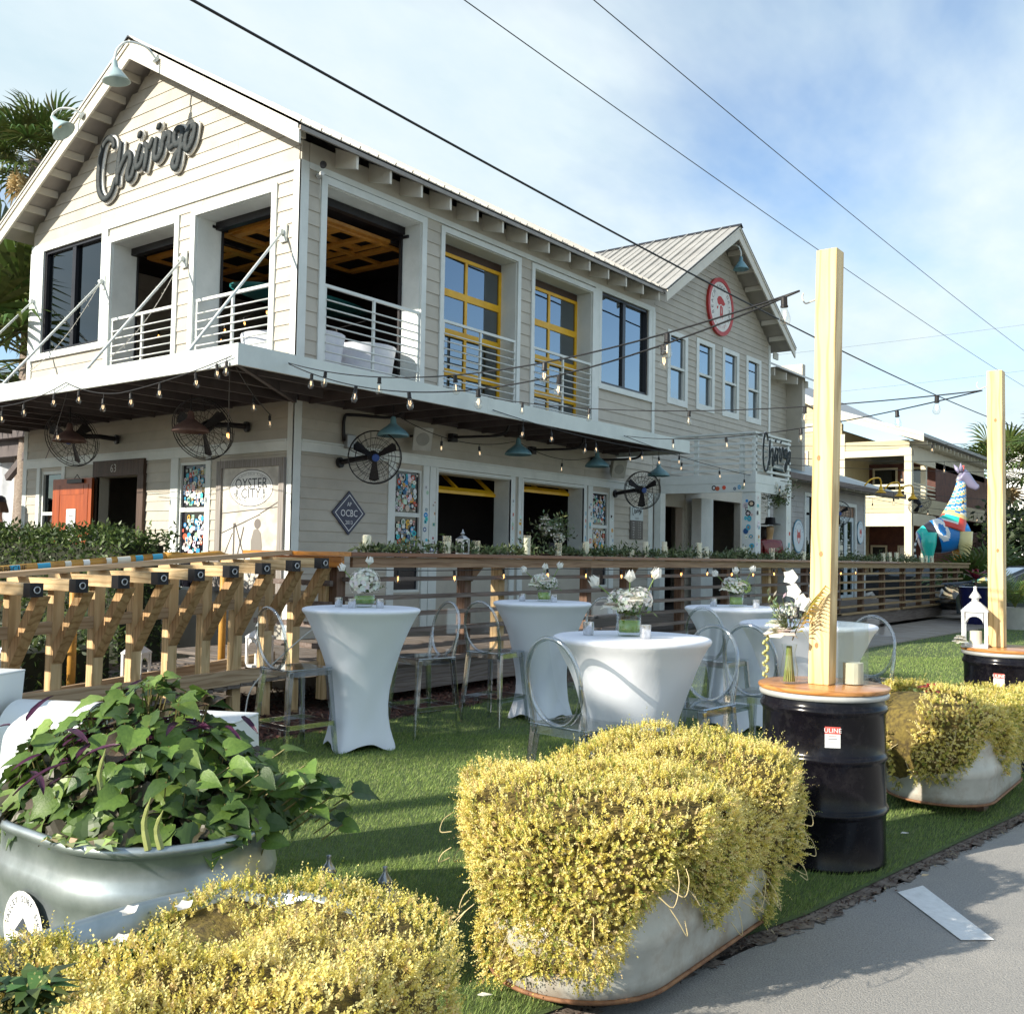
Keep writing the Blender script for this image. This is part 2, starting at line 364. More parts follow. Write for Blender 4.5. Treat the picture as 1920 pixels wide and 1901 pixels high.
for i in range(len(edge) - 1):
    (xa, ya), (xb, yb) = edge[i], edge[i + 1]; n = max(1, int((yb - ya) / 0.09)) if yb < 12 else 2
    for j in range(n):
        t = j / n; e2.append((xa + (xb - xa) * t + random.uniform(-0.022, 0.022), ya + (yb - ya) * t))
e2.append(edge[-1])
mb = MB()
for i in range(len(e2) - 1): mb.poly([(e2[i][0], e2[i][1], -0.016), (60, e2[i][1], -0.016), (60, e2[i + 1][1], -0.016), (e2[i + 1][0], e2[i + 1][1], -0.016)])
struct(mb.build('road', asph))
linem = M('road_paint', (0.86, 0.87, 0.86), 0.7, (0.76, 0.77, 0.76), scale=30, bump=0.3, bscale=120, dirt=(0.33, 0.31, 0.29), dirtamt=0.5, dscale=7)
wl = [(-1.395, 4.835), (-1.33, 5.01), (-0.915, 4.488), (-1.02, 4.397)]
tag(MB().poly([(x, y, -0.011) for x, y in (wl[0], wl[3], wl[2], wl[1])]).build('painted_line', linem), 'short white painted parking line on the grey asphalt', 'road marking')
# artificial turf: a green mat and its blades
turfm = M('turf_mat', (0.10, 0.145, 0.045), 0.9, (0.065, 0.095, 0.03), scale=25, bump=0.6, bscale=200)
def lawn_r(y):
    xs = [p[0] for p in edge]; ys = [p[1] for p in edge]; return float(np.interp(y, ys, xs)) - 0.05
lawn_l = lambda y: float(np.interp(y, [-5, 4.2, 5.0, 7.6, 10.4, 14, 16, 60], [-6.2, -6.3, -6.36, -6.39, -6.55, -6.6, -5.62, -5.2]))
mb = MB(); ys = np.arange(-3, 34, 0.25)
for a, b in zip(ys[:-1], ys[1:]): mb.poly([(lawn_l(a), a, 0), (lawn_r(a), a, 0), (lawn_r(b), b, 0), (lawn_l(b), b, 0)])
struct(mb.build('lawn', turfm))
camg = np.array([0, 0]); pts = []
def lawn_pts(n, ymin, ymax, lo, hi):
    y = rng.uniform(ymin, ymax, n); l = np.interp(y, [-5, 4.2, 5.0, 7.6, 10.4, 14, 16, 60], [-6.2, -6.3, -6.36, -6.39, -6.55, -6.6, -5.62, -5.2])
    r = np.interp(y, [p[1] for p in edge], [p[0] for p in edge]) - 0.07
    x = l + (r - l) * rng.uniform(0, 1, n); d = 0.6023 * -x + 0.798 * y
    side = (0.798 * x + 0.602 * y) / np.maximum(d, 0.1)
    k = (d > lo) & (d < hi) & (np.abs(side) < 0.62); return np.stack([x[k], y[k]], 1)
gp = np.concatenate([lawn_pts(520000, 1.2, 9, 2.8, 5.0), lawn_pts(420000, 2, 14, 5.0, 8.5), lawn_pts(200000, 4, 24, 8.5, 16), lawn_pts(60000, 8, 33, 16, 34)])
n = len(gp); d = 0.6023 * -gp[:, 0] + 0.798 * gp[:, 1]
h = rng.uniform(0.012, 0.030, n); wd = np.clip(0.0008 * d / 3.5, 0.0011, 0.006); a = rng.uniform(0, 2 * np.pi, n); lean = rng.uniform(0.1, 0.9, n) * h
la = rng.normal(0.4, 0.9, n)
base = np.stack([gp[:, 0], gp[:, 1], np.zeros(n)], 1); sdv = np.stack([np.cos(a) * wd, np.sin(a) * wd, np.zeros(n)], 1)
tip = base + np.stack([np.cos(la) * lean, np.sin(la) * lean, h], 1)
V = np.stack([base - sdv, base + sdv, tip], 1).reshape(-1, 3)
pal = np.array([(0.27, 0.38, 0.09), (0.20, 0.30, 0.07), (0.35, 0.44, 0.13), (0.42, 0.44, 0.19), (0.16, 0.24, 0.065)])
C = pal[rng.choice(5, n, p=[.32, .3, .2, .08, .1])] * rng.uniform(0.8, 1.2, (n, 1))
bladem = M('turf_blade', (1, 1, 1), 0.65, (0.9, 0.9, 0.9), attr=True, sub=0.25, scale=2)
gr = bigmesh('turf_grass', V, None, bladem, None, np.repeat(C, 3, 0), tri=3); tag(gr, 'short green artificial grass covering the lawn', 'grass', kind='stuff')
# mulch bed under the ramp railing and beside the deck
mulm = M('mulch_bed', (0.075, 0.035, 0.028), 0.95, (0.04, 0.022, 0.018), scale=40, bump=0.8, bscale=90)
mb = MB(); ys = np.arange(-2, 15.9, 0.3)
for a, b in zip(ys[:-1], ys[1:]): mb.poly([(-9.5 if b < 6.6 else -7.3, a, -0.008), (lawn_l(a) + 0.05, a, -0.008), (lawn_l(b) + 0.05, b, -0.008), (-9.5 if b < 6.6 else -7.3, b, -0.008)])
struct(mb.build('mulch_bed', mulm))
n = 26000; x = rng.uniform(-8.6, -6.2, n); y = rng.uniform(2.2, 15.5, n); k = x < np.interp(y, [0, 4.2, 7.6, 10.4, 16], [-6.25, -6.28, -6.36, -6.5, -6.5]) + rng.normal(0, 0.03, n); x = x[k]; y = y[k]; n = len(x)
a = rng.uniform(0, 2 * np.pi, n); l_ = rng.uniform(0.012, 0.05, n); w_ = rng.uniform(0.004, 0.010, n); z = rng.uniform(0, 0.02, n); tz = rng.normal(0, 0.25, n)
A = np.stack([np.cos(a) * l_, np.sin(a) * l_, tz * l_], 1); B = np.stack([-np.sin(a) * w_, np.cos(a) * w_, np.zeros(n)], 1); c0 = np.stack([x, y, z], 1)
V = np.stack([c0 - A - B, c0 + A - B, c0 + A + B, c0 - A + B], 1).reshape(-1, 3)
mp_ = np.array([(0.13, 0.05, 0.035), (0.20, 0.085, 0.055), (0.07, 0.035, 0.03), (0.24, 0.16, 0.11)]); C = mp_[rng.choice(4, n, p=[.35, .25, .25, .15])]
tag(bigmesh('mulch_chips', V, None, M('mulch_chip', (1, 1, 1), 0.9, (0.85, 0.85, 0.85), attr=True), None, np.repeat(C, 4, 0)), 'dark red bark mulch strewn beside the deck', 'mulch', kind='stuff')
# dirt verge and litter between turf and asphalt
n = 2600; y = rng.uniform(1.5, 9, n); x = np.interp(y, [p[1] for p in edge], [p[0] for p in edge]) + rng.normal(0.0, 0.035, n) - 0.03
a = rng.uniform(0, 2 * np.pi, n); l_ = rng.uniform(0.003, 0.016, n); w_ = rng.uniform(0.002, 0.005, n); A = np.stack([np.cos(a) * l_, np.sin(a) * l_, rng.normal(0, .3, n) * l_], 1); B = np.stack([-np.sin(a) * w_, np.cos(a) * w_, np.zeros(n)], 1)
c0 = np.stack([x, y, np.full(n, -0.008)], 1); V = np.stack([c0 - A - B, c0 + A - B, c0 + A + B, c0 - A + B], 1).reshape(-1, 3)
mp_ = np.array([(0.10, 0.06, 0.045), (0.18, 0.13, 0.09), (0.05, 0.035, 0.03), (0.34, 0.28, 0.18)]); C = mp_[rng.choice(4, n, p=[.4, .25, .3, .05])]
tag(bigmesh('verge_litter', V, None, MT['mulch_chip'], None, np.repeat(C, 4, 0)), 'dry leaf and bark litter along the turf edge', 'litter', kind='stuff')
mb = MB(); ys = np.arange(1.5, 9.1, 0.08)
for a_, b_ in zip(ys[:-1], ys[1:]):
    mb.poly([(lawn_r(a_) - 0.02, a_, -0.006), (float(np.interp(a_, [p[1] for p in edge], [p[0] for p in edge])) + 0.02 + random.uniform(-.03, .03), a_, -0.0105), (float(np.interp(b_, [p[1] for p in edge], [p[0] for p in edge])) + 0.02 + random.uniform(-.03, .03), b_, -0.0105), (lawn_r(b_) - 0.02, b_, -0.006)])
struct(mb.build('verge_dirt', M('verge_soil', (0.24, 0.20, 0.165), 0.95, (0.11, 0.085, 0.07), scale=18, bump=0.6, bscale=80)))

# ------------------------------------------------------------------ deck
DZ = 0.40; XF = -9.731; YG = 8.354; BX = -7.10
deckw = wood('deck_wood', (0.24, 0.205, 0.18), (0.15, 0.125, 0.11), 'X', 0.8, orand=0.15)
mb = MB(); y = 6.62
while y < 30.5:
    mb.box(XF - 0.02, BX, y, y + 0.132, DZ - 0.03, DZ + random.uniform(-0.002, 0.002)); y += 0.140
y = 2.2
while y < 6.6:   # ramp rising to the deck, planks across it
    zt = DZ - (6.6 - y) * 0.075; mb.box(-9.0, -7.25, y, y + 0.132, zt - 0.03, zt); y += 0.140
tag(struct(mb.build('deck', deckw)), 'weathered grey plank deck in front of the restaurant')
mb = MB()
for y in np.arange(15.6, 31.0, 0.148): mb.box(-7.05, float(np.interp(y, [15, 16.5, 23.5, 31], [-6.4, -5.62, -5.36, -5.1])), y, y + 0.140, 0.004, 0.03 + random.uniform(-.002, .002))
struct(mb.build('boardwalk', wood('walk_wood', (0.44, 0.39, 0.34), (0.32, 0.28, 0.24), 'X', 0.85)))

# ------------------------------------------------------------------ building helpers
RB = thing('restaurant', 'two storey cream clapboard restaurant with gabled metal roof, open upper windows and balcony rails', 'building', (-13.0, 12.0, 0))
FL = lambda s, z, d=0.0: (XF + d, s, z)            # long facade, s = Y
FG = lambda s, z, d=0.0: (s, YG - d, z)            # gable front, s = X
def slab(mb, fm, s0, s1, z0, z1, d0, d1):
    """box on a facade from depth d0 (in) to d1 (out)"""
    a = fm(s0, z0, d0); b = fm(s1, z1, d1)
    return mb.box(min(a[0], b[0]), max(a[0], b[0]), min(a[1], b[1]), max(a[1], b[1]), min(a[2], b[2]), max(a[2], b[2]))
def sheet(mb, fm, s0, s1, z0, z1, holes, t=0.16):
    ss = sorted({s0, s1, *[h_[0] for h_ in holes if s0 < h_[0] < s1], *[h_[1] for h_ in holes if s0 < h_[1] < s1]}); zs = sorted({z0, z1, *[h_[2] for h_ in holes if z0 < h_[2] < z1], *[h_[3] for h_ in holes if z0 < h_[3] < z1]})
    for i in range(len(ss) - 1):
        for j in range(len(zs) - 1):
            cs = (ss[i] + ss[i + 1]) / 2; cz = (zs[j] + zs[j + 1]) / 2
            if any(h_[0] < cs < h_[1] and h_[2] < cz < h_[3] for h_ in holes): continue
            slab(mb, fm, ss[i], ss[i + 1], zs[j], zs[j + 1], -t, 0.0)
def boards(fm, s0, s1, z0, z1, ex, blocks, parent, mat, lim=None, joined=None, name='clapboard', maxlen=3.7):
    z = z0
    while z < z1 - 0.02:
        zt = min(z + ex, z1); zm = (z + zt) / 2
        a0, a1 = (s0, s1) if lim is None else lim(zm)
        segs = [(a0, a1)]
        for b in blocks:
            if b[2] < zm < b[3]:
                ns = []
                for p, q in segs:
                    if b[1] <= p or b[0] >= q: ns.append((p, q)); continue
                    if b[0] > p: ns.append((p, b[0]))
                    if b[1] < q: ns.append((b[1], q))
                segs = ns
        for p, q in segs:
            if q - p < 0.02: continue
            cuts = [p]; c = p + random.uniform(1.2, maxlen)
            while c < q - 0.4: cuts.append(c); c += random.uniform(2.2, maxlen)
            cuts.append(q)
            for u, v in zip(cuts[:-1], cuts[1:]):
                v2 = v - (0.002 if v < q else 0)
                lo_ = lim(z) if lim else (u, v2); hi_ = lim(zt) if lim else (u, v2)
                bl, br = max(u, lo_[0]), min(v2, lo_[1]); tl, tr = max(u, hi_[0]), min(v2, hi_[1])
                if tr <= tl or br <= bl: tl = tr = (max(u, lo_[0]) + min(v2, lo_[1])) / 2; tr += 0.002
                mb = joined if joined is not None else MB(); k = len(mb.v); j = random.uniform(-0.0015, 0.0015)
                mb.v += [fm(bl, z, 0.0), fm(br, z, 0.0), fm(br, z, 0.019 + j), fm(bl, z, 0.019 + j), fm(tl, zt, 0.0), fm(tr, zt, 0.0), fm(tr, zt, 0.006 + j), fm(tl, zt, 0.006 + j)]
                for f in ((3, 2, 1, 0), (4, 5, 6, 7), (0, 1, 5, 4), (1, 2, 6, 5), (2, 3, 7, 6), (3, 0, 4, 7)): mb._f([k + i for i in f])
                if joined is None: mb.build(name, mat, parent)
        z += ex
def frame(fm, s0, s1, z0, z1, wd_, d0, d1, name, mat, parent, bottom=True):
    mb = MB(); slab(mb, fm, s0, s1, z1 - wd_, z1, d0, d1); slab(mb, fm, s0, s0 + wd_, z0, z1 - wd_, d0, d1); slab(mb, fm, s1 - wd_, s1, z0, z1 - wd_, d0, d1)
    if bottom: slab(mb, fm, s0 + wd_, s1 - wd_, z0, z0 + wd_, d0, d1)
    return mb.build(name, mat, parent)
UPF = 3.66          # upper floor level
# openings: s0, s1, z0, z1
W1 = (8.77, 10.60, UPF, 6.25); W2 = (11.10, 12.91, UPF, 6.25); W3 = (13.38, 15.17, UPF, 6.25); W4 = (15.48, 17.22, 4.65, 6.34)
WA = (11.06, 12.82, 1.35, 2.70); WB = (13.16, 14.96, 1.35, 2.70); WS1 = (10.17, 10.74, 0.95, 2.68); WS2 = (15.26, 15.84, 0.95, 2.67)
D1 = (17.90, 18.75, DZ, 2.54); D2 = (19.72, 21.60, DZ, 2.78)
wwin = [(18.12, 18.76, 4.75, 6.03), (19.40, 20.03, 4.79, 6.09), (20.67, 21.30, 4.80, 6.11), (21.93, 22.55, 4.82, 6.14)]
G1 = (-15.96, -14.24, 4.63, 6.31); G2 = (-13.97, -12.36, UPF, 6.11); G3 = (-11.88, -10.26, UPF, 6.13)
GD = (-14.10, -13.01, DZ, 2.55); GS = (-12.09, -11.47, 0.95, 2.69); GW = (-15.80, -15.15, 0.95, 2.70)
XL = -16.33; YE = 17.45; YW = 23.2
# long facade + wing wall
mb = MB(); sheet(mb, FL, YG, YE, 0, 6.70, [W1, W2, W3, W4, WA, WB, WS1, WS2]); wall_l = mb.build('side_wall', SIDING, RB)
mb = MB(); sheet(mb, FL, YE, YW, 0, 6.72, [D1, D2] + wwin)
mb.prism([FL(YE, 6.72, -.16), FL(YW, 6.72, -.16), FL(20.33, 8.62, -.16)], (0.16, 0, 0)); wall_w = mb.build('wing_wall', SIDING, RB)
mb = MB(); sheet(mb, FG, XL, XF - 0.16, 0, 6.62, [G1, G2, G3, GD, GS, GW])
mb.prism([FG(XL, 6.62, -.16), FG(XF, 6.62, -.16), FG(-13.03, 8.55, -.16)], (0, -0.16, 0)); wall_g = mb.build('gable_wall', SIDING, RB)
# rear and far walls, so that the rooms are closed
mb = MB(); mb.box(XL, XL + 0.16, YG + 0.16, 26, 0, 6.7); mb.box(XL + 0.16, XF - 0.16, 25.8, 26, 0, 6.7); mb.box(XL + 0.16, XF - 0.16, YW - 0.16, YW, 0, 6.7); mb.build('rear_wall', SIDING, RB)
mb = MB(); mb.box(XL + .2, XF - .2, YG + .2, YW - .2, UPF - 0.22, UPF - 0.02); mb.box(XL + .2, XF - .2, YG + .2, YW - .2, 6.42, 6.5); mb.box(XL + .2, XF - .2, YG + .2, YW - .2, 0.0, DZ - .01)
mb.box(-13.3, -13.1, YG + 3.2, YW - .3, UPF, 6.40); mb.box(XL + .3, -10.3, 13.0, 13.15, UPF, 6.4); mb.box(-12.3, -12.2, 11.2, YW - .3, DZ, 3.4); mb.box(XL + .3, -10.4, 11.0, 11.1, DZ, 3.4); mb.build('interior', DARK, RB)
# clapboards, one by one on the near walls
t = 0.10
ubl = [(W1[0] - t, W1[1] + t, 0, 6.36), (W2[0] - .09, W2[1] + .09, 0, 6.36), (W3[0] - .09, W3[1] + .09, 0, 6.36), (W4[0] - .08, W4[1] + .23, 4.56, 6.44), (15.26, 15.40, 0, 6.44)]
boards(FL, YG + 0.11, YE - 0.09, 3.62, 6.44, 0.185, ubl, wall_l, SIDING)
lbl = [(WS1[0] - .14, WS1[1] + .09, 0, 2.90), (WS1[1] + .05, WA[0], 0, 2.9), (WA[0] - .05, WB[1] + .05, 0, 2.9), (WS2[0] - .15, WS2[1] + .15, 0, 2.9), (14.9, 15.2, 0, 2.9)]
boards(FL, YG + 0.11, YE - 0.05, DZ, 2.755, 0.136, lbl, wall_l, SIDING)
boards(FL, YG + 0.11, YE, 2.905, 3.42, 0.136, [], wall_l, SIDING, maxlen=5)
gb = [(XL, -14.05, 4.54, 6.44), (G2[0] - t, G2[1] + t, 0, 6.21), (G3[0] - t, G3[1] + t, 0, 6.23)]
boards(FG, XL + 0.1, XF - 0.11, 3.62, 6.33, 0.185, gb, wall_g, SIDING)
gl = lambda z: (max(XL + .03, -13.03 - (8.62 - z) / 0.575), min(XF - .03, -13.03 + (8.62 - z) / 0.575))
boards(FG, XL, XF, 6.45, 8.60, 0.185, [], wall_g, SIDING, lim=gl, maxlen=4.5)
glb = [(GW[0] - .1, GW[1] + .1, 0, 2.75), (-14.2, -12.86, 0, 2.8), (GS[0] - .17, GS[1] + .11, 0, 2.8), (-11.19, -9.83, 0, 2.67)]
boards(FG, XL + 0.1, XF - 0.11, DZ, 2.755, 0.136, glb, wall_g, SIDING)
boards(FG, XL + 0.1, XF - 0.11, 2.905, 3.42, 0.136, [], wall_g, SIDING, maxlen=5)
jb = MB(); wbl = [(q[0] - .12, q[1] + .12, q[2] - .13, q[3] + .1) for q in wwin]
wl_ = lambda z: (max(YE + .01, 20.33 - (8.66 - z) / 0.66), min(YW - .08, 20.33 + (8.66 - z) / 0.66))
boards(FL, YE, YW, 3.05, 8.60, 0.138, wbl, wall_w, SIDING, lim=wl_, joined=jb); boards(FL, 18.85, 19.6, DZ, 3.0, 0.138, [], wall_w, SIDING, joined=jb); boards(FL, 21.7, YW - .08, DZ, 3.0, 0.138, [], wall_w, SIDING, joined=jb)
tag(jb.build('clapboards', SIDING, wall_w), kind='stuff')
# trim
def trim(fm, s0, s1, z0, z1, d=0.032, parent=RB, name='trim_board', mat=TRIM): 
    return slab(MB(), fm, s0, s1, z0, z1, 0.0, d).build(name, mat, parent)
trim(FG, XF - 0.11, XF + 0.030, 3.58, 6.44, 0.030); trim(FG, XF - 0.10, XF + 0.022, DZ, 3.42, 0.024); trim(FL, YG - 0.030, YG + 0.105, 3.58, 6.44, 0.0295); trim(FL, YG - 0.024, YG + 0.10, DZ, 3.42, 0.0225)
trim(FG, XL, XF - 0.112, 6.335, 6.44, 0.034); trim(FG, XL - .03, XL + 0.10, 3.58, 6.33, 0.03); trim(FG, XL - .02, XL + 0.10, DZ, 3.42, 0.024)
trim(FL, YG + 0.107, YE, 6.36, 6.44, 0.034); trim(FL, YG + 0.12, YE + .05, 6.445, 6.70, 0.012, name='frieze_board', mat=SIDING)
trim(FL, YG + 0.102, YE - 0.25, 2.757, 2.88, 0.028); trim(FL, YG + 0.102, YE - .25, 2.8815, 2.905, 0.045, name='drip_cap')
trim(FG, XL + .102, XF - 0.102, 2.757, 2.88, 0.028); trim(FG, XL + .1, XF - 0.10, 2.8815, 2.905, 0.045, name='drip_cap')
trim(FL, YE - 0.085, YE + 0.02, 3.58, 6.36, 0.033); trim(FL, 15.26, 15.395, 3.58, 6.36, 0.031); trim(FL, YW - .08, YW + .025, DZ, 6.7, 0.03)
for s0, s1 in ((WS1[0] - .14, WS1[0] - .0), (WS1[1] + .0, WS1[1] + .13), (10.885, WA[0]), (WA[1] + .0, WA[1] + .12), (13.03, WB[0]), (WB[1], WB[1] + .10), (WS2[0] - .15, WS2[0]), (WS2[1], WS2[1] + .15), (17.28, 17.45)): trim(FL, s0, s1, DZ, 2.755, 0.0285)
for s0, s1 in ((GW[0] - .1, GW[0]), (GW[1], GW[1] + .1), (GS[0] - .17, GS[0]), (GS[1], GS[1] + .11), (-14.16, -14.10)): trim(FG, s0, s1, DZ, 2.755, 0.0285)
def opening(fm, q, depth, nm, wd_=0.10, z0=None):
    """white casing and deep reveals of an opening"""
    frame(fm, q[0] - wd_, q[1] + wd_, 3.58 if z0 is None else z0, q[3] + wd_, wd_, 0.0, 0.036, nm, TRIM, RB, bottom=False)
    mb = MB(); slab(mb, fm, q[0] - .02, q[0] + 0.012, q[2], q[3], -depth, -0.001); slab(mb, fm, q[1] - 0.012, q[1] + .02, q[2], q[3], -depth, -0.001); slab(mb, fm, q[0], q[1], q[3] - 0.012, q[3] + .02, -depth, -0.0015)
    mb.build('window_reveal', TRIM, RB)
opening(FL, W1, 0.34, 'window_casing'); opening(FL, W2, 0.34, 'window_casing', .085); opening(FL, W3, 0.34, 'window_casing', .085); opening(FG, G2, 0.40, 'window_casing'); opening(FG, G3, 0.40, 'window_casing')
opening(FL, WA, 0.30, 'window_casing', 0.045, 1.3); opening(FL, WB, 0.30, 'window_casing', 0.045, 1.3)
def pane(fm, s0, s1, z0, z1, d, mat, parent, name='pane'): return slab(MB(), fm, s0, s1, z0, z1, d - 0.006, d).build(name, mat, parent)
def slider(fm, q, tl, tr, tb, tt):
    """black two-leaf fixed window with white casing"""
    w_ = frame(fm, q[0] - .005, q[1] + .005, q[2] - .005, q[3] + .005, 0.055, -0.10, -0.012, 'window', BLKFRAME, RB)
    mid = (q[0] + q[1]) / 2; slab(MB(), fm, mid - .05, mid + .05, q[2] + .05, q[3] - .05, -0.10, -0.02).build('mullion', BLKFRAME, w_)
    pane(fm, q[0] + .05, mid - .05, q[2] + .05, q[3] - .05, -0.06, PANED if fm is FG else PANE, w_); pane(fm, mid + .05, q[1] - .05, q[2] + .05, q[3] - .05, -0.075, PANED if fm is FG else PANE, w_)
    mb = MB(); slab(mb, fm, tl, q[0], tb, tt, 0.0, 0.03); slab(mb, fm, q[1], tr, tb, tt, 0.0, 0.03); slab(mb, fm, q[0], q[1], q[3], tt, 0.0, 0.03); slab(mb, fm, q[0], q[1], tb, q[2], 0.0, 0.03); mb.build('window_casing', TRIM, RB)
    slab(MB(), fm, tl - .02, tr + .01, tb - 0.03, tb, 0.0, 0.055).build('window_sill', TRIM, RB)
slider(FL, W4, W4[0] - .08, 17.36, 4.57, 6.36); slider(FG, G1, XL + .1, -14.08, 4.55, 6.335)
# wing sash windows
for q in wwin:
    mb = MB(); slab(mb, FL, q[0] - .12, q[0], q[2] - .13, q[3] + .1, 0, .03); slab(mb, FL, q[1], q[1] + .12, q[2] - .13, q[3] + .1, 0, .03); slab(mb, FL, q[0], q[1], q[3], q[3] + .1, 0, .03); slab(mb, FL, q[0], q[1], q[2] - .13, q[2], 0, .03)
    w_ = mb.build('window', TRIM, RB); zm = (q[2] + q[3]) / 2
    mb = MB(); slab(mb, FL, q[0], q[1], zm - .025, zm + .025, -.06, .012); slab(mb, FL, q[0], q[0] + .03, q[2], q[3], -.07, -.01); slab(mb, FL, q[1] - .03, q[1], q[2], q[3], -.07, -.01); mb.build('sash', TRIM, w_)
    pane(FL, q[0] + .03, q[1] - .03, zm + .025, q[3], -0.03, PANE, w_); pane(FL, q[0] + .03, q[1] - .03, q[2], zm - .025, -0.05, PANE, w_)
# glazed yellow sectional doors, shut
def yellow_door(fm, q, d, rows=4):
    z1 = q[3] - 0.14; z0 = q[2]; s0, s1 = q[0] + .012, q[1] - .012; hh = (z1 - z0) / rows; mid = (s0 + s1) / 2
    dr = MB(); 
    for r_ in range(rows + 1):
        zc = z0 + r_ * hh; slab(dr, fm, s0 + .062, s1 - .062, max(z0, zc - .055), min(z1, zc + .055), d - .045, d)
    slab(dr, fm, s0, s0 + .06, z0, z1, d - .045, d + .001); slab(dr, fm, s1 - .06, s1, z0, z1, d - .045, d + .001)
    for r_ in range(rows): slab(dr, fm, mid - .03, mid + .03, z0 + r_ * hh + .056, z0 + (r_ + 1) * hh - .056, d - .045, d - .0015)
    o = dr.build('sectional_door', YELLOW, RB)
    for r_ in range(rows):
        for a_, b_ in ((s0 + .061, mid - .031), (mid + .031, s1 - .061)): pane(fm, a_, b_, z0 + r_ * hh + .056, z0 + (r_ + 1) * hh - .056, d - .02, PANE, o)
    slab(MB(), fm, s0, s1, z1 + .004, q[3] - .013, d - .05, d - .01).build('header', M('brown_header', (0.06, 0.035, 0.025), 0.6), RB)
yellow_door(FL, W2, -0.30); yellow_door(FL, W3, -0.30)
# the same doors run up under the ceiling inside the open bays
def raised_door(x0, x1, y0, y1, z, along):
    mb = MB(); n = 4
    for i in range(n + 1):
        if along == 'X': xc = x0 + (x1 - x0) * i / n; mb.box(xc - .06, xc + .06, y0, y1, z, z + .045)
        else: yc = y0 + (y1 - y0) * i / n; mb.box(x0, x1, yc - .06, yc + .06, z, z + .045)
    if along == 'X':
        for yy in (y0, (y0 + y1) / 2, y1): mb.box(x0, x1, yy - .035, yy + .035, z + .002, z + .043)
    else:
        for xx in (x0, (x0 + x1) / 2, x1): mb.box(xx - .035, xx + .035, y0, y1, z + .002, z + .043)
    mb.build('raised_door', M('yellow_paint_shaded', (.42, .19, .025), .5, (.30, .12, .015), scale=6), RB)  # yellow door paint darkened to carry the indoor shade in its colour
    for q in (0, 1):
        mb = MB()
        if along == 'X': yy = (y0 - .08, y1 + .08)[q]; mb.box(x0 - .2, x1 + .35, yy - .02, yy + .02, z + .05, z + .09)
        else: xx = (x0 - .08, x1 + .08)[q]; mb.box(xx - .02, xx + .02, y0 - .35, y1 + .2, z + .05, z + .09)
        mb.build('door_track', BLACKM, RB)
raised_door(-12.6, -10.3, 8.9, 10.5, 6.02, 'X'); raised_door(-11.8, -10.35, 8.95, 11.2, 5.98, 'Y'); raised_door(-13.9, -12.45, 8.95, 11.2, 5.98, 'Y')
mb = MB()
for fm, q in ((FL, W1), (FG, G3), (FG, G2)): [slab(MB(), *a).build('door_track', BLACKM, RB) for a in ((fm, q[0] + .012, q[1] - .012, q[3] - .12, q[3] - .013, -.40, -.30), (fm, q[1] - .05, q[1] - .013, q[2], q[3] - .12, -.38, -.342), (fm, q[0] + .013, q[0] + .05, q[2], q[3] - .12, -.42, -.402))]
# half raised yellow doors on the ground floor
for q, zb in ((WA, 2.42), (WB, 2.56)):
    mb = MB(); s0, s1 = q[0] + .013, q[1] - .013; a = R(38); ln = 0.62; mid = (s0 + s1) / 2
    def tp(s, v, e): return (XF - 0.27 - e * math.sin(a) * 0 - v * math.cos(a) + 0.0, s, zb + v * math.sin(a) + e)
    for sa, sb, va, vb in ((s0, s1, 0, .10), (s0, s0 + .08, .1, ln), (s1 - .08, s1, .1, ln), (mid - .03, mid + .03, .1, ln)):
        mb.prism([tp(sa, va, 0), tp(sb, va, 0), tp(sb, vb, 0), tp(sa, vb, 0)], (0.0, 0, 0.045))
    mb.build('raised_door', YELLOW, RB)
# roof: main ridge along Y, wing ridge along X
def roof_plane(name, pts, n_pan, parent, mat=METALROOF):
    """standing-seam slope: pts eave0, eave1, ridge1, ridge0; one part for each panel"""
    e0, e1, g1, g0 = [Vector(p) for p in pts]; nrm = (e1 - e0).cross(g0 - e0).normalized()
    if nrm.z < 0: nrm = -nrm
    for i in range(n_pan):
        a, b = i / n_pan, (i + 1) / n_pan; A = e0.lerp(e1, a); B = e0.lerp(e1, b); Cc = g0.lerp(g1, b); Dd = g0.lerp(g1, a)
        mb = MB(); mb.prism([A, B, Cc, Dd], nrm * 0.012); along = (B - A).normalized() * 0.022
        mb.prism([A, A + along, Dd + along, Dd], nrm * 0.045); mid = (B - A) * 0.5
        mb.prism([A + mid, A + mid + along * .7, Dd + mid + along * .7, Dd + mid], nrm * 0.026)
        mb.build(name, mat, parent)
rz, ez = 8.80, 6.655; ex_, oy = 0.42, 0.42; rx = -13.03
mb = MB()
for sg, xe in ((1, XF + ex_), (-1, XL - ex_)):     # roof decking
    ye_ = 17.1 if sg > 0 else 20.2
    mb.prism([(xe, YG - oy, ez - .02), (xe, ye_, ez - .02), (rx, 20.2, rz - .02), (rx, YG - oy, rz - .02)], (0, 0, -0.035))
roof = mb.build('roof', SOFFIT, RB)
roof_plane('roof_panel', [(XF + ex_ + .03, YG - oy - .02, ez), (XF + ex_ + .03, 17.15, ez), (rx, 20.0, rz + .02), (rx, YG - oy - .02, rz + .02)], 28, roof)
roof_plane('roof_panel', [(XL - ex_ - .03, YG - oy - .02, ez), (XL - ex_ - .03, 20.0, ez), (rx, 20.0, rz + .02), (rx, YG - oy - .02, rz + .02)], 28, roof)
MB().prism([(rx - .12, YG - oy - .04, rz - .03), (rx, YG - oy - .04, rz + .055), (rx + .12, YG - oy - .04, rz - .03), (rx, YG - oy - .04, rz + .03)], (0, 12, 0)).build('ridge_cap', BLACKM, roof)
def rake(fm_pts, dvec, nm='rake_board', mat=None): return MB().prism(fm_pts, dvec).build(nm, mat or CREAM, RB)
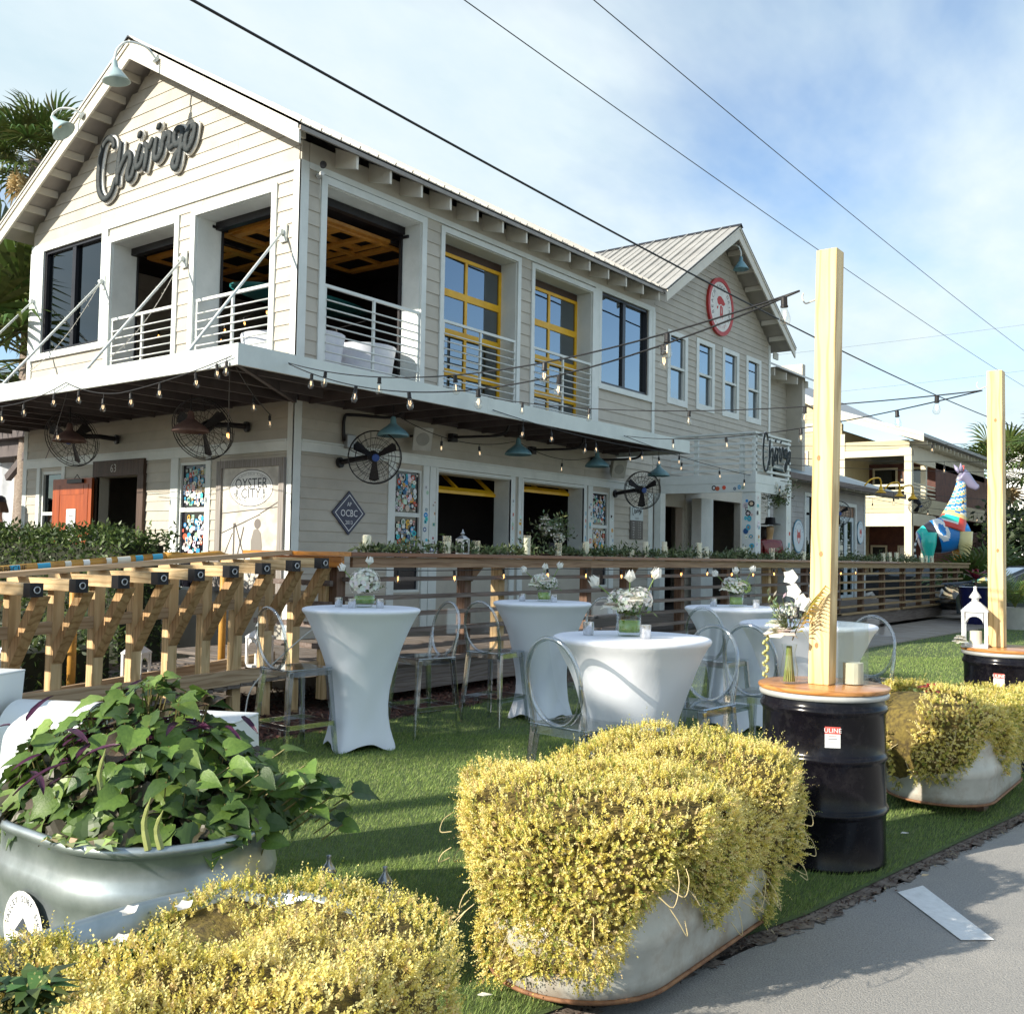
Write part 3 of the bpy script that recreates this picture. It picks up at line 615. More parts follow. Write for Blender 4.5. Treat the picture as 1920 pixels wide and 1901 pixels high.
CREAM = M('cream_trim', (0.66, 0.63, 0.55), 0.5, (0.60, 0.57, 0.50), scale=3, bump=0.05)
sl = (rz - ez) / (rx - (XF + ex_))     # slope of the right side (negative direction)
for xe in (XF + ex_, XL - ex_):
    y0 = YG - oy
    rake([(xe, y0, ez - .055), (rx, y0, rz - .055), (rx, y0, rz - .27), (xe, y0, ez - .235)], (0, .032, 0))
    rake([(xe, y0 - .001, ez - .004), (rx, y0 - .001, rz - .004), (rx, y0 - .001, rz - .054), (xe, y0 - .001, ez - .054)], (0, -.02, 0), 'rake_moulding')
    k = 10
    for i in range(1, k):       # outlookers under the gable overhang
        tt = i / k; x = xe + (rx - xe) * tt; z = ez + (rz - ez) * tt - 0.065
        MB().box(x - .02, x + .02, y0 + .033, YG - .006, z - .11, z).build('outlooker', CREAM, RB)
for i in range(15):             # rafter tails along the eave
    y = YG + 0.57 + i * 0.615
    if y > 17.2: break
    MB().prism([(XF + .013, y - .02, ez + .12), (XF + ex_ - .01, y - .02, ez - .065), (XF + ex_ - .01, y - .02, ez - .245), (XF + .013, y - .02, ez - .14)], (0, .04, 0)).build('rafter', CREAM, RB)
mb = MB(); mb.box(XF + ex_ + .0, XF + ex_ + .03, YG - oy, 17.3, ez - .075, ez - .02); mb.build('drip_edge', M('drip_metal', (0.30, 0.27, 0.24), 0.5, metal=0.4), roof)
# wing roof
wr, we, wy0, wy1, wc, wo = 8.78, 6.66, 17.06, 23.62, 20.33, 0.5
mb = MB()
for ye in (wy0, wy1): mb.prism([(XF + wo, ye, we - .02), (XF + wo, wc, wr - .02), (rx - 2.6, wc, wr - .02), (rx - 2.6, ye, we - .02)], (0, 0, -0.035))
roofw = mb.build('wing_roof', SOFFIT, RB)
roof_plane('roof_panel', [(rx - 2.5, wy0 - .03, we), (XF + wo + .02, wy0 - .03, we), (XF + wo + .02, wc, wr + .02), (rx - 2.5, wc, wr + .02)], 15, roofw)
roof_plane('roof_panel', [(rx - 2.5, wy1 + .03, we), (XF + wo + .02, wy1 + .03, we), (XF + wo + .02, wc, wr + .02), (rx - 2.5, wc, wr + .02)], 8, roofw)
MB().prism([(XF + wo + .05, wc - .1, wr - .02), (XF + wo + .05, wc, wr + .06), (XF + wo + .05, wc + .1, wr - .02), (XF + wo + .05, wc, wr + .03)], (-5, 0, 0)).build('ridge_cap', BLACKM, roofw)
for ye in (wy0, wy1):
    x0 = XF + wo
    rake([(x0, ye, we - .055), (x0, wc, wr - .055), (x0, wc, wr - .28), (x0, ye, we - .235)], (-.032, 0, 0)); rake([(x0 + .001, ye, we - .02), (x0 + .001, wc, wr - .02), (x0 + .001, wc, wr - .054), (x0 + .001, ye, we - .054)], (.02, 0, 0), 'rake_moulding')
    for i in range(1, 7):
        tt = i / 7; y = ye + (wc - ye) * tt; z = we + (wr - we) * tt - 0.065
        MB().box(XF + .02, x0 - .033, y - .02, y + .02, z - .11, z).build('outlooker', CREAM, RB)
for i in range(2): MB().prism([(-10.6 - i * .7, YW, we + .15), (-10.6 - i * .7, wy1 - .02, we - .065), (-10.6 - i * .7, wy1 - .02, we - .235), (-10.6 - i * .7, YW, we - .12)], (.04, 0, 0)).build('rafter', CREAM, RB)
MB().box(XF + 0.05, XF + .09, YW + .1, wy1 - .06, we - .26, we - .10).build('rafter', CREAM, RB)
# rear block behind the wing with its own eave
mb = MB(); mb.box(-15.5, -10.35, YW, 26.2, 0, 6.25); mb.build('rear_block', SIDING, RB)
jb = MB(); boards(lambda s, z, d=0: (-10.35 + d, s, z), YW + .03, 26.2, 3.3, 6.2, .138, [], None, SIDING, joined=jb); jb.build('clapboards', SIDING, RB); RB.children[-1]['kind'] = 'stuff'
mb = MB(); mb.prism([(-9.75, YW - .1, 6.28), (-9.75, 26.6, 6.28), (-13.2, 26.6, 8.0), (-13.2, YW - .1, 8.0)], (0, 0, 0.05)); mb.build('rear_roof', METALROOF, RB)
for i in range(4): MB().prism([(-10.34, YW + .5 + i * .75, 6.45), (-9.8, YW + .5 + i * .75, 6.24), (-9.8, YW + .5 + i * .75, 6.06), (-10.34, YW + .5 + i * .75, 6.14)], (0, .04, 0)).build('rafter', CREAM, RB)
# ------------------------------------------------------------------ canopy between the storeys
XC, YC, YCE = -8.20, 6.29, 16.05
CANW = M('canopy_paint', (0.66, 0.71, 0.69), 0.55, (0.58, 0.63, 0.615), scale=1.6, dirt=(0.42, 0.46, 0.47), dirtamt=0.45, dscale=1.4, bump=0.08, bscale=14)
JOIST = M('joist_paint', (0.11, 0.092, 0.092), 0.7, (0.075, 0.062, 0.064), scale=3)
mb = MB(); mb.box(-17.6, XC - .04, YC + .04, YG - .035, 3.50, 3.535); mb.box(XF + .035, XC - .04, YG - .03, YCE, 3.50, 3.5345); mb.build('canopy_deck', JOIST, RB)
MB().box(XC - .04, XC, YC, 10.3, 3.345, 3.565).build('canopy_fascia', CANW, RB); MB().box(XC - .04, XC + .001, 10.302, YCE, 3.343, 3.562).build('canopy_fascia', CANW, RB)
MB().box(-17.6, XC - .041, YC, YC + .04, 3.345, 3.565).build('canopy_fascia', CANW, RB); MB().box(XF + .02, XC - .041, YCE, YCE + .04, 3.345, 3.56).build('canopy_fascia', CANW, RB)
for x in np.arange(-17.3, XC - .3, 0.58): MB().box(x - .02, x + .02, YC + .041, YG - .05, 3.36, 3.499).build('joist', JOIST, RB)
for y in np.arange(YG + .2, YCE - .2, 0.58): MB().box(XF + .05, XC - .041, y - .02, y + .02, 3.36, 3.499).build('joist', JOIST, RB)
MB().box(XF + .036, XF + .075, YG + .0, YCE, 3.38, 3.498).build('ledger', JOIST, RB); MB().box(XL, XF + .036, YG - .075, YG - .036, 3.38, 3.498).build('ledger', JOIST, RB)
MB().obox((XF + .05, YG - .05, 3.40), (XC - .05, YC + .05, 3.40), .05, .12).build('joist', JOIST, RB)
for tx, tz, bx, wrap in ((-10.0, 5.545, -9.2, 0), (-12.1, 5.545, -11.2, 1), (-14.14, 5.53, -13.2, 1), (-16.19, 5.51, -15.2, 0)):
    a = Vector((tx, YG - .06, tz)); b = Vector((bx, YC + .12, 3.60))
    rd = thing('canopy_rod', {-10.0: 'bare white steel stay from the corner window down to the canopy', -12.1: 'white stay wrapped in fairy lights between the two open gable windows', -14.14: 'white stay with tangled fairy lights in front of the dark gable window', -16.19: 'white stay at the far left edge of the gable wall'}[tx], 'canopy stay', tuple(a), group='canopy stays on the gable wall')
    MB().tube([a, b], 0.017, 8).build('rod', TRIM, rd, smooth=True)
    MB().box(tx - .06, tx + .06, YG - .045, YG - .02, tz - .12, tz + .10).build('wall_plate', TRIM, rd); MB().lathe([(.0, -.03), (.035, -.03), (.035, .03), (0, .03)], 10, (tx, YG - .075, tz), ax=(1, 0, 0)).build('clevis', TRIM, rd)
    MB().lathe([(0, 0), (.06, .0), (.06, .02), (.02, .05), (0, .05)], 10, (bx, YC + .12, 3.566)).build('foot_plate', TRIM, rd)
    if wrap:
        mb = MB(); p = []
        for i in range(120):
            q = a.lerp(b, i / 119); p.append(q + Vector((math.cos(i * 1.1) * .025, math.sin(i * 1.1) * .025, math.sin(i * 1.1) * .02 - .008)))
            if i % 2 == 0: d_ = Vector((random.uniform(-1, 1), random.uniform(-1, 0.4), random.uniform(-1, .6))).normalized() * .035; mb.tube([p[-1], p[-1] + d_], 0.003, 4)
        mb.tube(p, 0.0035, 5); sag = [a.lerp(b, t_) + Vector((0, -.02, -0.30 * 4 * t_ * (1 - t_))) for t_ in np.linspace(0.02, .75, 24)]; mb.tube(sag, 0.004, 5)
        for q in sag[::1]: d_ = Vector((random.uniform(-1, 1), random.uniform(-1, .5), random.uniform(-1, .5))).normalized() * .035; mb.tube([q, q + d_], .003, 4)
        mb.build('fairy_lights', CORDW, rd)
# ------------------------------------------------------------------ balcony rails
def balcony(fm, s0, s1, d, label, grp='white balcony rails of the upper windows'):
    t_ = thing('balcony_rail', label, 'railing', fm((s0 + s1) / 2, UPF, d), group=grp)
    slab(MB(), fm, s0, s1, 4.915, 4.955, d - .02, d + .02).build('top_rail', TRIM, t_)
    for s in (s0 + .02, (s0 + s1) / 2, s1 - .02): slab(MB(), fm, s - .018, s + .018, UPF, 4.914, d - .016, d + .016).build('post', TRIM, t_)
    for i in range(10):
        z = 3.74 + i * 0.112; a = Vector(fm(s0 + .03, z, d + .026)); b = Vector(fm(s1 - .03, z, d + .026)); MB().tube([a, b], 0.011, 7).build('bar', TRIM, t_, smooth=True)
balcony(FL, W1[0] + .01, W1[1] - .0, 0.0, 'white balcony rail of the large open window at the corner'); balcony(FL, W2[0] + .01, W2[1] - .01, 0.0, 'white balcony rail before the nearer yellow glazed door'); balcony(FL, W3[0] + .01, W3[1] - .01, 0.0, 'white balcony rail before the farther yellow glazed door')
balcony(FG, G2[0] + .01, G2[1] - .01, -.03, 'white balcony rail of the gable window next to the dark glass'); balcony(FG, G3[0] + .01, G3[1] - .01, -.03, 'white balcony rail of the gable window nearest the corner')
# things on the upper floor seen through the openings
clothm = M('white_spandex', (0.82, 0.84, 0.90), 0.6, (0.70, 0.73, 0.83), scale=5, bump=0.05, bscale=9)
for i, (x, y, lb) in enumerate(((-10.35, 9.15, 'white draped table left inside the corner window'), (-10.35, 10.15, 'white draped table right inside the corner window'), (-10.9, 8.95, 'white draped table behind the gable balcony rail'))):
    mb = MB(); mb.lathe([(0, .0), (.36, .0), (.40, .42), (.44, .72), (.45, .76), (0, .76)], 20, (x, y, UPF)); tag(mb.build('draped_table', clothm, None, smooth=True, auto=40), lb, 'table')
tag(MB().lathe([(0.001, -.03), (.5, -.025), (.62, 0), (.5, .025), (.001, .03)], 28, (-12.2, 10.6, 5.45), sx=1.0, sy=2.2).build('surfboard', M('teal_board', (0.03, 0.20, 0.21), 0.4), None, smooth=True), 'teal surfboard hung under the ceiling inside the corner window', 'surfboard')
tag(MB().box(-13.1, -12.75, 8.9, 9.3, UPF, UPF + .75).build('wooden_cabinet', M('orange_wood', (0.35, 0.13, 0.03), .5)), 'orange wooden cabinet behind the middle gable rail', 'cabinet')
# ------------------------------------------------------------------ entrance porch with slatted parapet
PX0, PX1, PY0, PY1 = XF, -7.70, 17.75, 19.50
PORCH = thing('entrance_porch', 'white porch with slatted parapet and sticker covered corner post', 'porch', (-8.7, 18.6, DZ))
for nm, b in (('post', (-7.97, -7.70, 17.76, 18.00, DZ, 2.76)), ('post', (-7.97, -7.70, 19.25, 19.50, DZ, 2.76)), ('pilaster', (XF + .03, XF + .17, 17.5, 17.7, DZ, 2.76)), ('jamb', (-9.62, -9.4, 18.95, 19.5, DZ, 2.74))):
    MB().box(*b).build(nm, TRIM, PORCH)
MB().box(XF + .03, -7.695, 17.74, 17.79, 2.762, 2.93).build('beam', TRIM, PORCH); MB().box(-7.745, -7.695, 17.791, 19.5, 2.762, 2.93).build('beam', TRIM, PORCH); MB().box(XF + .03, -7.69, 17.735, 17.79, 2.932, 3.10).build('cornice', TRIM, PORCH); MB().box(-7.745, -7.69, 17.791, 19.5, 2.932, 3.10).build('cornice', TRIM, PORCH)
MB().box(XF + .03, -7.75, 17.8, 19.5, 3.03, 3.08).build('porch_roof', JOIST, PORCH); MB().box(XF + .03, -7.75, 17.8, 19.5, 2.90, 2.94).build('porch_ceiling', JOIST, PORCH)
for i in range(6):
    z = 3.16 + i * 0.125
    MB().box(XF + .25, -7.74, 17.76, 17.785, z, z + .045).build('slat', TRIM, PORCH); MB().box(-7.735, -7.71, 17.80, 19.5, z, z + .045).build('slat', TRIM, PORCH)
for x in (-8.95, -8.0, -7.75): MB().box(x - .04, x + .04, 17.786, 17.85, 3.102, 3.86).build('parapet_post', TRIM, PORCH)
for y in (18.6, 19.45): MB().box(-7.80, -7.736, y - .04, y + .04, 3.102, 3.86).build('parapet_post', TRIM, PORCH)
MB().box(XF + .25, -7.70, 17.74, 17.86, 3.865, 3.90).build('parapet_cap', TRIM, PORCH); MB().box(-7.82, -7.70, 17.862, 19.5, 3.865, 3.8995).build('parapet_cap', TRIM, PORCH)
REDW = M('red_door', (0.36, 0.075, 0.015), 0.4, (0.24, 0.045, 0.01), scale=9, stretch=(1, 1, .12), bump=.08)
dr = MB().obox((-9.72, 17.95, 1.46), (-10.25, 18.62, 1.46), .045, 2.1).build('entrance_door', REDW); tag(dr, 'red entrance door swung open under the porch', 'door')
# gable front door: dark surround with house number, leaf swung outward against the wall
DKW = wood('dark_surround', (0.09, 0.055, 0.04), (0.05, 0.03, 0.022), 'Z', .6)
mb = MB(); slab(mb, FG, -14.18, -12.86, 2.555, 2.79, 0.0, 0.07); mb.build('door_lintel', DKW, RB); slab(MB(), FG, -13.01, -12.86, DZ, 2.553, 0.0, 0.065).build('door_jamb', DKW, RB); slab(MB(), FG, -14.17, -14.10, DZ, 2.553, 0, .06).build('door_jamb', DKW, RB)
mb = MB(); add_text(mb, '63', 0.17, FG(-13.62, 2.665, 0.073), (1, 0, 0), (0, 0, 1)); mb.build('house_number', M('number_grey', (0.42, 0.40, 0.36), .5), RB)
gd = thing('front_door', 'orange-red wooden front door standing open with a paper notice', 'door', (-14.63, YG - .1, DZ))
mb = MB(); slab(mb, FG, -15.19, -14.09, DZ + .01, 2.545, 0.09, 0.13); mb.build('leaf', REDW, gd)
mb = MB(); slab(mb, FG, -15.10, -14.98, DZ + .3, 2.45, 0.13, 0.136); slab(mb, FG, -14.3, -14.18, DZ + .3, 2.45, 0.13, 0.136); slab(mb, FG, -14.97, -14.31, 2.3, 2.45, 0.13, 0.136); mb.build('raised_moulding', REDW, gd)
mb = MB(); slab(mb, FG, -14.76, -14.50, 1.62, 2.08, 0.137, 0.139); mb.build('notice', PLASTW, gd); mb = MB(); mb.cur = (.1, .12, .16)
for z, s in ((1.98, 'Closed'), (1.90, 'for'), (1.82, 'Private Event')): add_text(mb, s, .055, FG(-14.63, z, .141), (1, 0, 0), (0, 0, 1))
mb.build('notice_text', PAINT, gd); mb = MB(); slab(mb, FG, -14.72, -14.3, 2.47, 2.53, 0.131, 0.17); mb.tube([FG(-14.4, 2.54, .15), FG(-14.47, 2.60, .15), FG(-14.54, 2.54, .15)], .006, 6); mb.build('door_closer', BLACKM, gd)
w_ = frame(FG, GW[0], GW[1], GW[2], GW[3], .05, -.08, -.01, 'window', TRIM, RB); pane(FG, GW[0] + .05, GW[1] - .05, GW[2] + .05, GW[3] - .05, -.05, PANED, w_); slab(MB(), FG, GW[0] + .05, GW[1] - .05, 2.0, 2.05, -.049, -.012).build('sash', TRIM, w_)
# sticker covered windows
def stickers(fm, s0, s1, z0, z1, n, d, seed, dark=True, parent=None, name='stickers', rr=(.022, .05)):
    rs = random.Random(seed); mb = MB(); pal = [(.78, .80, .80)] * 5 + [(.03, .32, .62), (.05, .5, .62), (.02, .10, .25), (.02, .02, .025), (.65, .10, .05), (.75, .42, .06), (.75, .55, .50), (.35, .55, .40), (.60, .62, .62)]
    dn = Vector(fm(0, 0, 1)) - Vector(fm(0, 0, 0)); put = []
    for i in range(n):
        for _ in range(30):
            r_ = rs.uniform(*rr); s = rs.uniform(s0 + r_, s1 - r_); z = rs.uniform(z0 + r_, z1 - r_)
            if all((s - a) ** 2 + (z - b) ** 2 > (0.62 * (r_ + c)) ** 2 for a, b, c in put): break
        else: continue
        put.append((s, z, r_)); k = d + i * 0.00025; c = rs.choice(pal); mb.cur = tuple(q * rs.uniform(.8, 1.1) for q in c)
        e = rs.random(); rx_ = rs.uniform(.7, 1.15)
        if e < .68: mb.disc(fm(s, z, k), r_, dn, 14, rx=rx_)
        else: a = r_ * .8; b = r_ * rs.uniform(.5, .95); mb.poly([fm(s - a, z - b, k), fm(s + a, z - b, k), fm(s + a, z + b, k), fm(s - a, z + b, k)])
        mb.cur = tuple(q * .45 + (.0 if sum(c) > 1 else .35) for q in rs.choice(pal)); g = rs.random()
        if g < .45: mb.disc(fm(s, z, k + .00012), r_ * .55, dn, 10, rx=rx_)
        elif g < .8: mb.poly([fm(s - r_ * .4, z - r_ * .16, k + .00012), fm(s + r_ * .4, z - r_ * .16, k + .00012), fm(s + r_ * .3, z + r_ * .2, k + .00012), fm(s - r_ * .3, z + r_ * .2, k + .00012)])
    o = mb.build(name, PAINT, parent); tag(o, kind='stuff'); return o
def sticker_window(fm, q, seed, zs=2.04):
    w_ = frame(fm, q[0], q[1], q[2], q[3], .035, -.05, -.006, 'sticker_window', TRIM, RB); slab(MB(), fm, q[0] + .035, q[1] - .035, zs - .03, zs + .03, -.05, -.01).build('sash', TRIM, w_)
    slab(MB(), fm, q[0] + .034, q[1] - .034, q[2] + .034, q[3] - .034, -.048, -.04).build('pane', M('black_pane', (.012, .012, .018), .12), w_)
    stickers(fm, q[0] + .05, q[1] - .05, zs + .04, q[3] - .05, 60, -.0385, seed, parent=w_); stickers(fm, q[0] + .05, q[1] - .05, 1.38, zs - .05, 55, -.0385, seed + 9, parent=w_)
sticker_window(FL, WS1, 3); sticker_window(FL, WS2, 5); sticker_window(FG, GS, 8)
for s0, s1, sd_ in ((10.75, 10.86, 1), (10.90, 11.05, 2), (12.83, 12.93, 3), (13.04, 13.15, 4), (14.97, 15.05, 6), (15.12, 15.25, 7), (15.85, 15.98, 8)): stickers(FL, s0, s1, 1.5, 2.3 + .2 * (sd_ % 2), 9, 0.0292, 20 + sd_, parent=RB, rr=(.025, .042))
stickers(lambda s, z, d=0: (s, 17.758 - d, z), -7.96, -7.71, 1.4, 2.72, 22, .003, 41, parent=PORCH, rr=(.03, .06)); stickers(lambda s, z, d=0: (-7.698 + d, s, z), 17.78, 17.99, 1.4, 2.7, 14, .003, 42, parent=PORCH, rr=(.03, .05)); stickers(lambda s, z, d=0: (s, 17.738 - d, z), -8.9, -7.75, 2.79, 2.90, 6, .003, 43, parent=PORCH, rr=(.03, .05))
stickers(lambda s, z, d=0: (-7.698 + d, s, z), 19.27, 19.48, 1.4, 2.4, 8, .003, 44, parent=PORCH, rr=(.03, .05))
# ------------------------------------------------------------------ bar railing along the deck
BAR = thing('bar_rail', 'long wooden slat fence with bar counter along the deck edge', 'bar counter', (-7.1, 18.5, 0))
BARTOP = wood('bar_top_wood', (0.27, 0.105, 0.045), (0.16, 0.06, 0.03), 'Y', .38, orand=.1, coat=.2)
BARTOPX = wood('bar_top_varnished', (0.62, 0.25, 0.045), (0.46, 0.16, 0.02), 'X', .35, orand=.05, coat=.3)
BARSK = wood('bar_skirt_wood', (0.40, 0.25, 0.15), (0.25, 0.14, 0.08), 'Y', .6)
SLATW = wood('slat_wood', (0.235, 0.185, 0.165), (0.13, 0.10, 0.09), 'Y', .75, orand=.22)
SLATN = wood('slat_wood_tan', (0.36, 0.255, 0.13), (0.25, 0.165, 0.08), 'Y', .7, orand=.12)
POSTW = wood('post_wood_dark', (0.24, 0.145, 0.10), (0.14, 0.08, 0.055), 'Z', .7, orand=.15)
POSTN = wood('post_wood', PINE, PINE2, 'Z', .65, orand=.08)
ys = [6.66, 10.9, 15.3, 19.8, 24.2, 28.0, 31.0]
for a_, b_ in zip(ys[:-1], ys[1:]):
    for i, (x0, x1) in enumerate(((-7.45, -7.28), (-7.277, -7.10), (-7.097, -6.90))): bevel(MB().box(x0, x1, a_ + .003, b_, 1.458, 1.5 + random.uniform(-.001, .001)).build('bar_plank', BARTOP if a_ < 24 else SLATN, BAR), .005)
    MB().box(-6.985, -6.945, a_ + .06 if a_ < 7 else a_ + .003, b_, 1.355, 1.455).build('skirt_board', BARSK if a_ < 15 else SLATN, BAR)
for i, (y0, y1) in enumerate(((6.50, 6.655), (6.658, 6.82))): MB().box(-8.3, -7.452, y0, y1, 1.459, 1.501).build('bar_plank', BARTOPX, BAR) if i else MB().box(-8.3, -6.9, y0, y1, 1.459, 1.501).build('bar_plank', BARTOPX, BAR)
MB().box(-8.2, -6.945, 6.57, 6.61, 1.355, 1.457).build('skirt_board', BARTOPX, BAR)
sl_y = [6.72, 11.2, 15.9, 20.3, 24.6, 30.5]
for r_, z in enumerate((1.235, 1.055, 0.885, 0.715, 0.545, 0.40)):
    for i, (a_, b_) in enumerate(zip(sl_y[:-1], sl_y[1:])):
        o_ = random.uniform(-.15, .15); a2 = a_ + (o_ if i else 0); tan = a_ > 20 or (a_ > 15.5 and r_ > 1)
        MB().obox((-7.045, a2 + .004, z + random.uniform(-.006, .006)), (-7.045, b_ + (o_ if i < 4 else 0), z + random.uniform(-.006, .006)), .095, .042).build('slat', SLATN if tan and a_ > 19 else SLATW, BAR)
for i, y in enumerate((6.72, 8.62, 9.23, 11.1, 12.1, 13.7, 15.3, 17.0, 18.8, 20.6, 22.1, 23.6, 25.2, 26.6, 27.9, 29.2, 30.3)):
    MB().box(-7.21, -7.095, y - .055, y + .055, .1, 1.354).build('post', POSTN if i in (2, 7) else POSTW, BAR)
    if i % 3 == 1: MB().prism([(-7.12, y + .06, 1.2), (-7.12, y + .06, 1.354), (-7.12, y + .25, 1.354)], (.04, 0, 0)).build('bracket', BARSK, BAR)
for a_, b_ in ((6.7, 11.4), (11.4, 16.6), (16.6, 21.2), (21.2, 26.0), (26.0, 30.6)): MB().box(BX + .001, -7.055, a_ + .004, b_, .10, .372).build('deck_fascia', wood('fascia_wood', (0.22, 0.185, 0.165), (0.12, 0.095, 0.085), 'Y', .8), BAR)
for x in np.arange(-8.1, -7.2, .85): MB().box(x - .05, x + .05, 6.62, 6.72, .1, 1.354).build('post', POSTN, BAR)
for z in (1.2, 1.0, .8, .6): MB().obox((-8.2, 6.60, z), (-7.1, 6.60, z), .04, .05).build('slat', SLATW, BAR)
# socket string under the bar with small bulbs, outlet boxes
# ------------------------------------------------------------------ ramp railing with braced outriggers
RAMP = thing('ramp_railing', 'raw pine ramp railing with slanted braces and black capped beam ends', 'railing', (-7.3, 4.5, 0))
PX = wood('pine_x', PINE, PINE2, 'X', .65, orand=.07); PY = wood('pine_y', (0.54, 0.41, 0.27), (0.38, 0.26, 0.16), 'Y', .65, orand=.07); PZ = POSTN
PB = wood('pine_brace', (0.54, 0.36, 0.18), (0.38, 0.22, 0.10), 'Z', .65, orand=.08)
RINGM = M('zinc_ring', (0.55, 0.55, 0.56), .3, metal=.9)
zb = lambda y: 1.197 + (y - 3.61) * 0.0745
for i in range(12):
    y = 2.62 + i * 0.3325; z = zb(y) - .0
    if y > 6.5: break
    bevel(MB().obox((-7.85, y, z + .0), (-6.85, y, z + .0), .09, .088).build('outrigger', PX, RAMP), .004)
    bl = MB().box(-6.935, -6.845, y - .048, y + .048, z - .049, z + .047).build('end_cap', BLACKM, RAMP)
    MB().tube([(-6.838, y + .022 * math.cos(t_), z + .022 * math.sin(t_)) for t_ in np.linspace(0, 6.28, 15)], .005, 6, cap=False).build('ring', RINGM, bl, smooth=True)
    yp = y + .045; ft = z - .55
    bevel(MB().box(-7.40, -7.31, yp, yp + .09, max(-.03, DZ - (6.6 - y) * .075 - .42), z + .03).build('post', PZ, RAMP), .004)
    MB().prism([(-7.308, yp + .005, ft - .05), (-7.308, yp + .005, ft + .10), (-7.0, yp + .005, z - .046), (-6.90, yp + .005, z - .046)], (0, .085, 0)).build('brace', PB, RAMP)
MB().obox((-7.62, 2.2, zb(2.2) + .075), (-7.62, 6.5, zb(6.5) + .075), .14, .04).build('top_rail', PY, RAMP)
MB().obox((-7.345, 2.2, zb(2.2) - .33), (-7.345, 6.55, zb(6.55) - .33), .06, .088).build('mid_rail', PY, RAMP)
MB().obox((-7.28, 2.2, .34), (-7.28, 6.6, .395), .04, .13).build('bottom_board', PY, RAMP); MB().obox((-7.9, 2.2, .16), (-7.9, 6.6, .46), .045, .10).build('curb_board', PY, RAMP)
# yellow pipe handrail with stickers on the far side of the ramp
PIPE = thing('pipe_handrail', 'yellow steel pipe handrail plastered with round stickers', 'handrail', (-8.3, 4.5, 0))
PIPEM = M('pipe_yellow', (0.55, 0.30, 0.06), .45, (0.45, 0.22, 0.04), scale=4, bump=.1, dirt=(0.25, 0.12, .04), dirtamt=.7, dscale=8)
zp_ = lambda y: 1.30 + (y - 4.07) * .082
MB().tube([(-8.3, 1.8, zp_(1.8)), (-8.3, 5.75, zp_(5.75))], .037, 12).build('pipe', PIPEM, PIPE, smooth=True)
MB().tube(catmull([(-8.3, 5.6, zp_(5.6)), (-8.3, 5.9, zp_(5.9) - .03), (-8.3, 6.1, zp_(6.0) - .02), (-8.3, 6.25, zp_(6.1) - .03), (-8.33, 6.33, zp_(6.1) - .15)], 5), .042, 12).build('elbow', PIPEM, PIPE, smooth=True)
for y in (3.0, 4.72, 6.28): MB().tube([(-8.3, y, .1), (-8.3, y, zp_(y) - .02)], .036, 12).build('pipe_post', PIPEM, PIPE, smooth=True); 
rs = random.Random(5); pal = [(.75, .76, .74), (.05, .35, .55), (.03, .03, .035), (.7, .7, .66), (.62, .62, .55), (.75, .76, .74), (.72, .70, .6)]
y = 2.6
while y < 5.5:
    l_ = rs.uniform(.05, .13); z = zp_(y); mb = MB(); mb.cur = rs.choice(pal); k = len(mb.v)
    for i in range(9):
        a = R(-60 + i * 15); 
        for yy in (y, y + l_): mb.v.append((-8.3 + .0382 * math.cos(a), yy, zp_(yy) + .0382 * math.sin(a)))
    for i in range(8): mb._f([k + 2 * i, k + 2 * i + 1, k + 2 * i + 3, k + 2 * i + 2])
    mb.build('sticker', PAINT, PIPE); y += l_ + rs.uniform(.03, .16)
mb = MB(); mb.cur = (.02, .02, .02); add_text(mb, 'BARBECUE', .065, (-8.258, 4.12, zp_(4.12) + .004), (0, .995, .08), (0, -.08, 1)); mb.build('sticker_text', PAINT, PIPE)
# ------------------------------------------------------------------ low wing further along
LOW = thing('low_wing', 'low grey clapboard wing with white double doors and shallow eave', 'building', (-12, 27, 0))
SIDG = M('siding_grey', (0.38, 0.37, 0.355), .6, (0.33, 0.32, 0.31), scale=2, bump=.1, bscale=20)
LYE = 30.4; LH = [(25.6, 26.15, .8, 3.17), (28.15, 29.5, DZ, 3.05)]
mb = MB(); sheet(mb, FL, YW + .03, LYE, 0, 3.55, LH); mb.box(-15, XF - .16, LYE - .15, LYE, 0, 3.55); lw = mb.build('wall', SIDG, LOW)
jb = MB(); boards(FL, YW + .03, LYE - .08, DZ, 3.5, .137, [(q[0] - .1, q[1] + .1, q[2] - .1, q[3] + .1) for q in LH], None, SIDG, joined=jb); tag(jb.build('clapboards', SIDG, LOW), kind='stuff')
slab(MB(), FL, LYE - .08, LYE + .02, DZ, 3.5, 0, .03).build('corner_board', TRIM, LOW)
MB().prism([(XF + .55, YW - .1, 3.55), (XF + .55, 32.6, 3.55), (-13.5, 32.6, 5.0), (-13.5, YW - .1, 5.0)], (0, 0, .06)).build('roof', M('roof_blue_metal', (0.22, 0.29, 0.31), .4, metal=.4), LOW)
MB().box(XF + .56, XF + .60, YW - .1, 32.6, 3.46, 3.60).build('eave_board', M('eave_brown', (0.13, 0.10, 0.09), .6), LOW)
for y in np.arange(YW + .4, 32.4, .6): MB().prism([(XF + .02, y, 3.72), (XF + .55, y, 3.545), (XF + .55, y, 3.42), (XF + .02, y, 3.5)], (0, .04, 0)).build('rafter', CREAM, LOW)
q = LH[1]; frame(FL, q[0] - .1, q[1] + .1, q[2], q[3] + .1, .1, 0, .035, 'door_casing', TRIM, LOW, bottom=False); mid = (q[0] + q[1]) / 2
DOORB = M('door_blue_white', (0.58, 0.68, 0.72), .45)
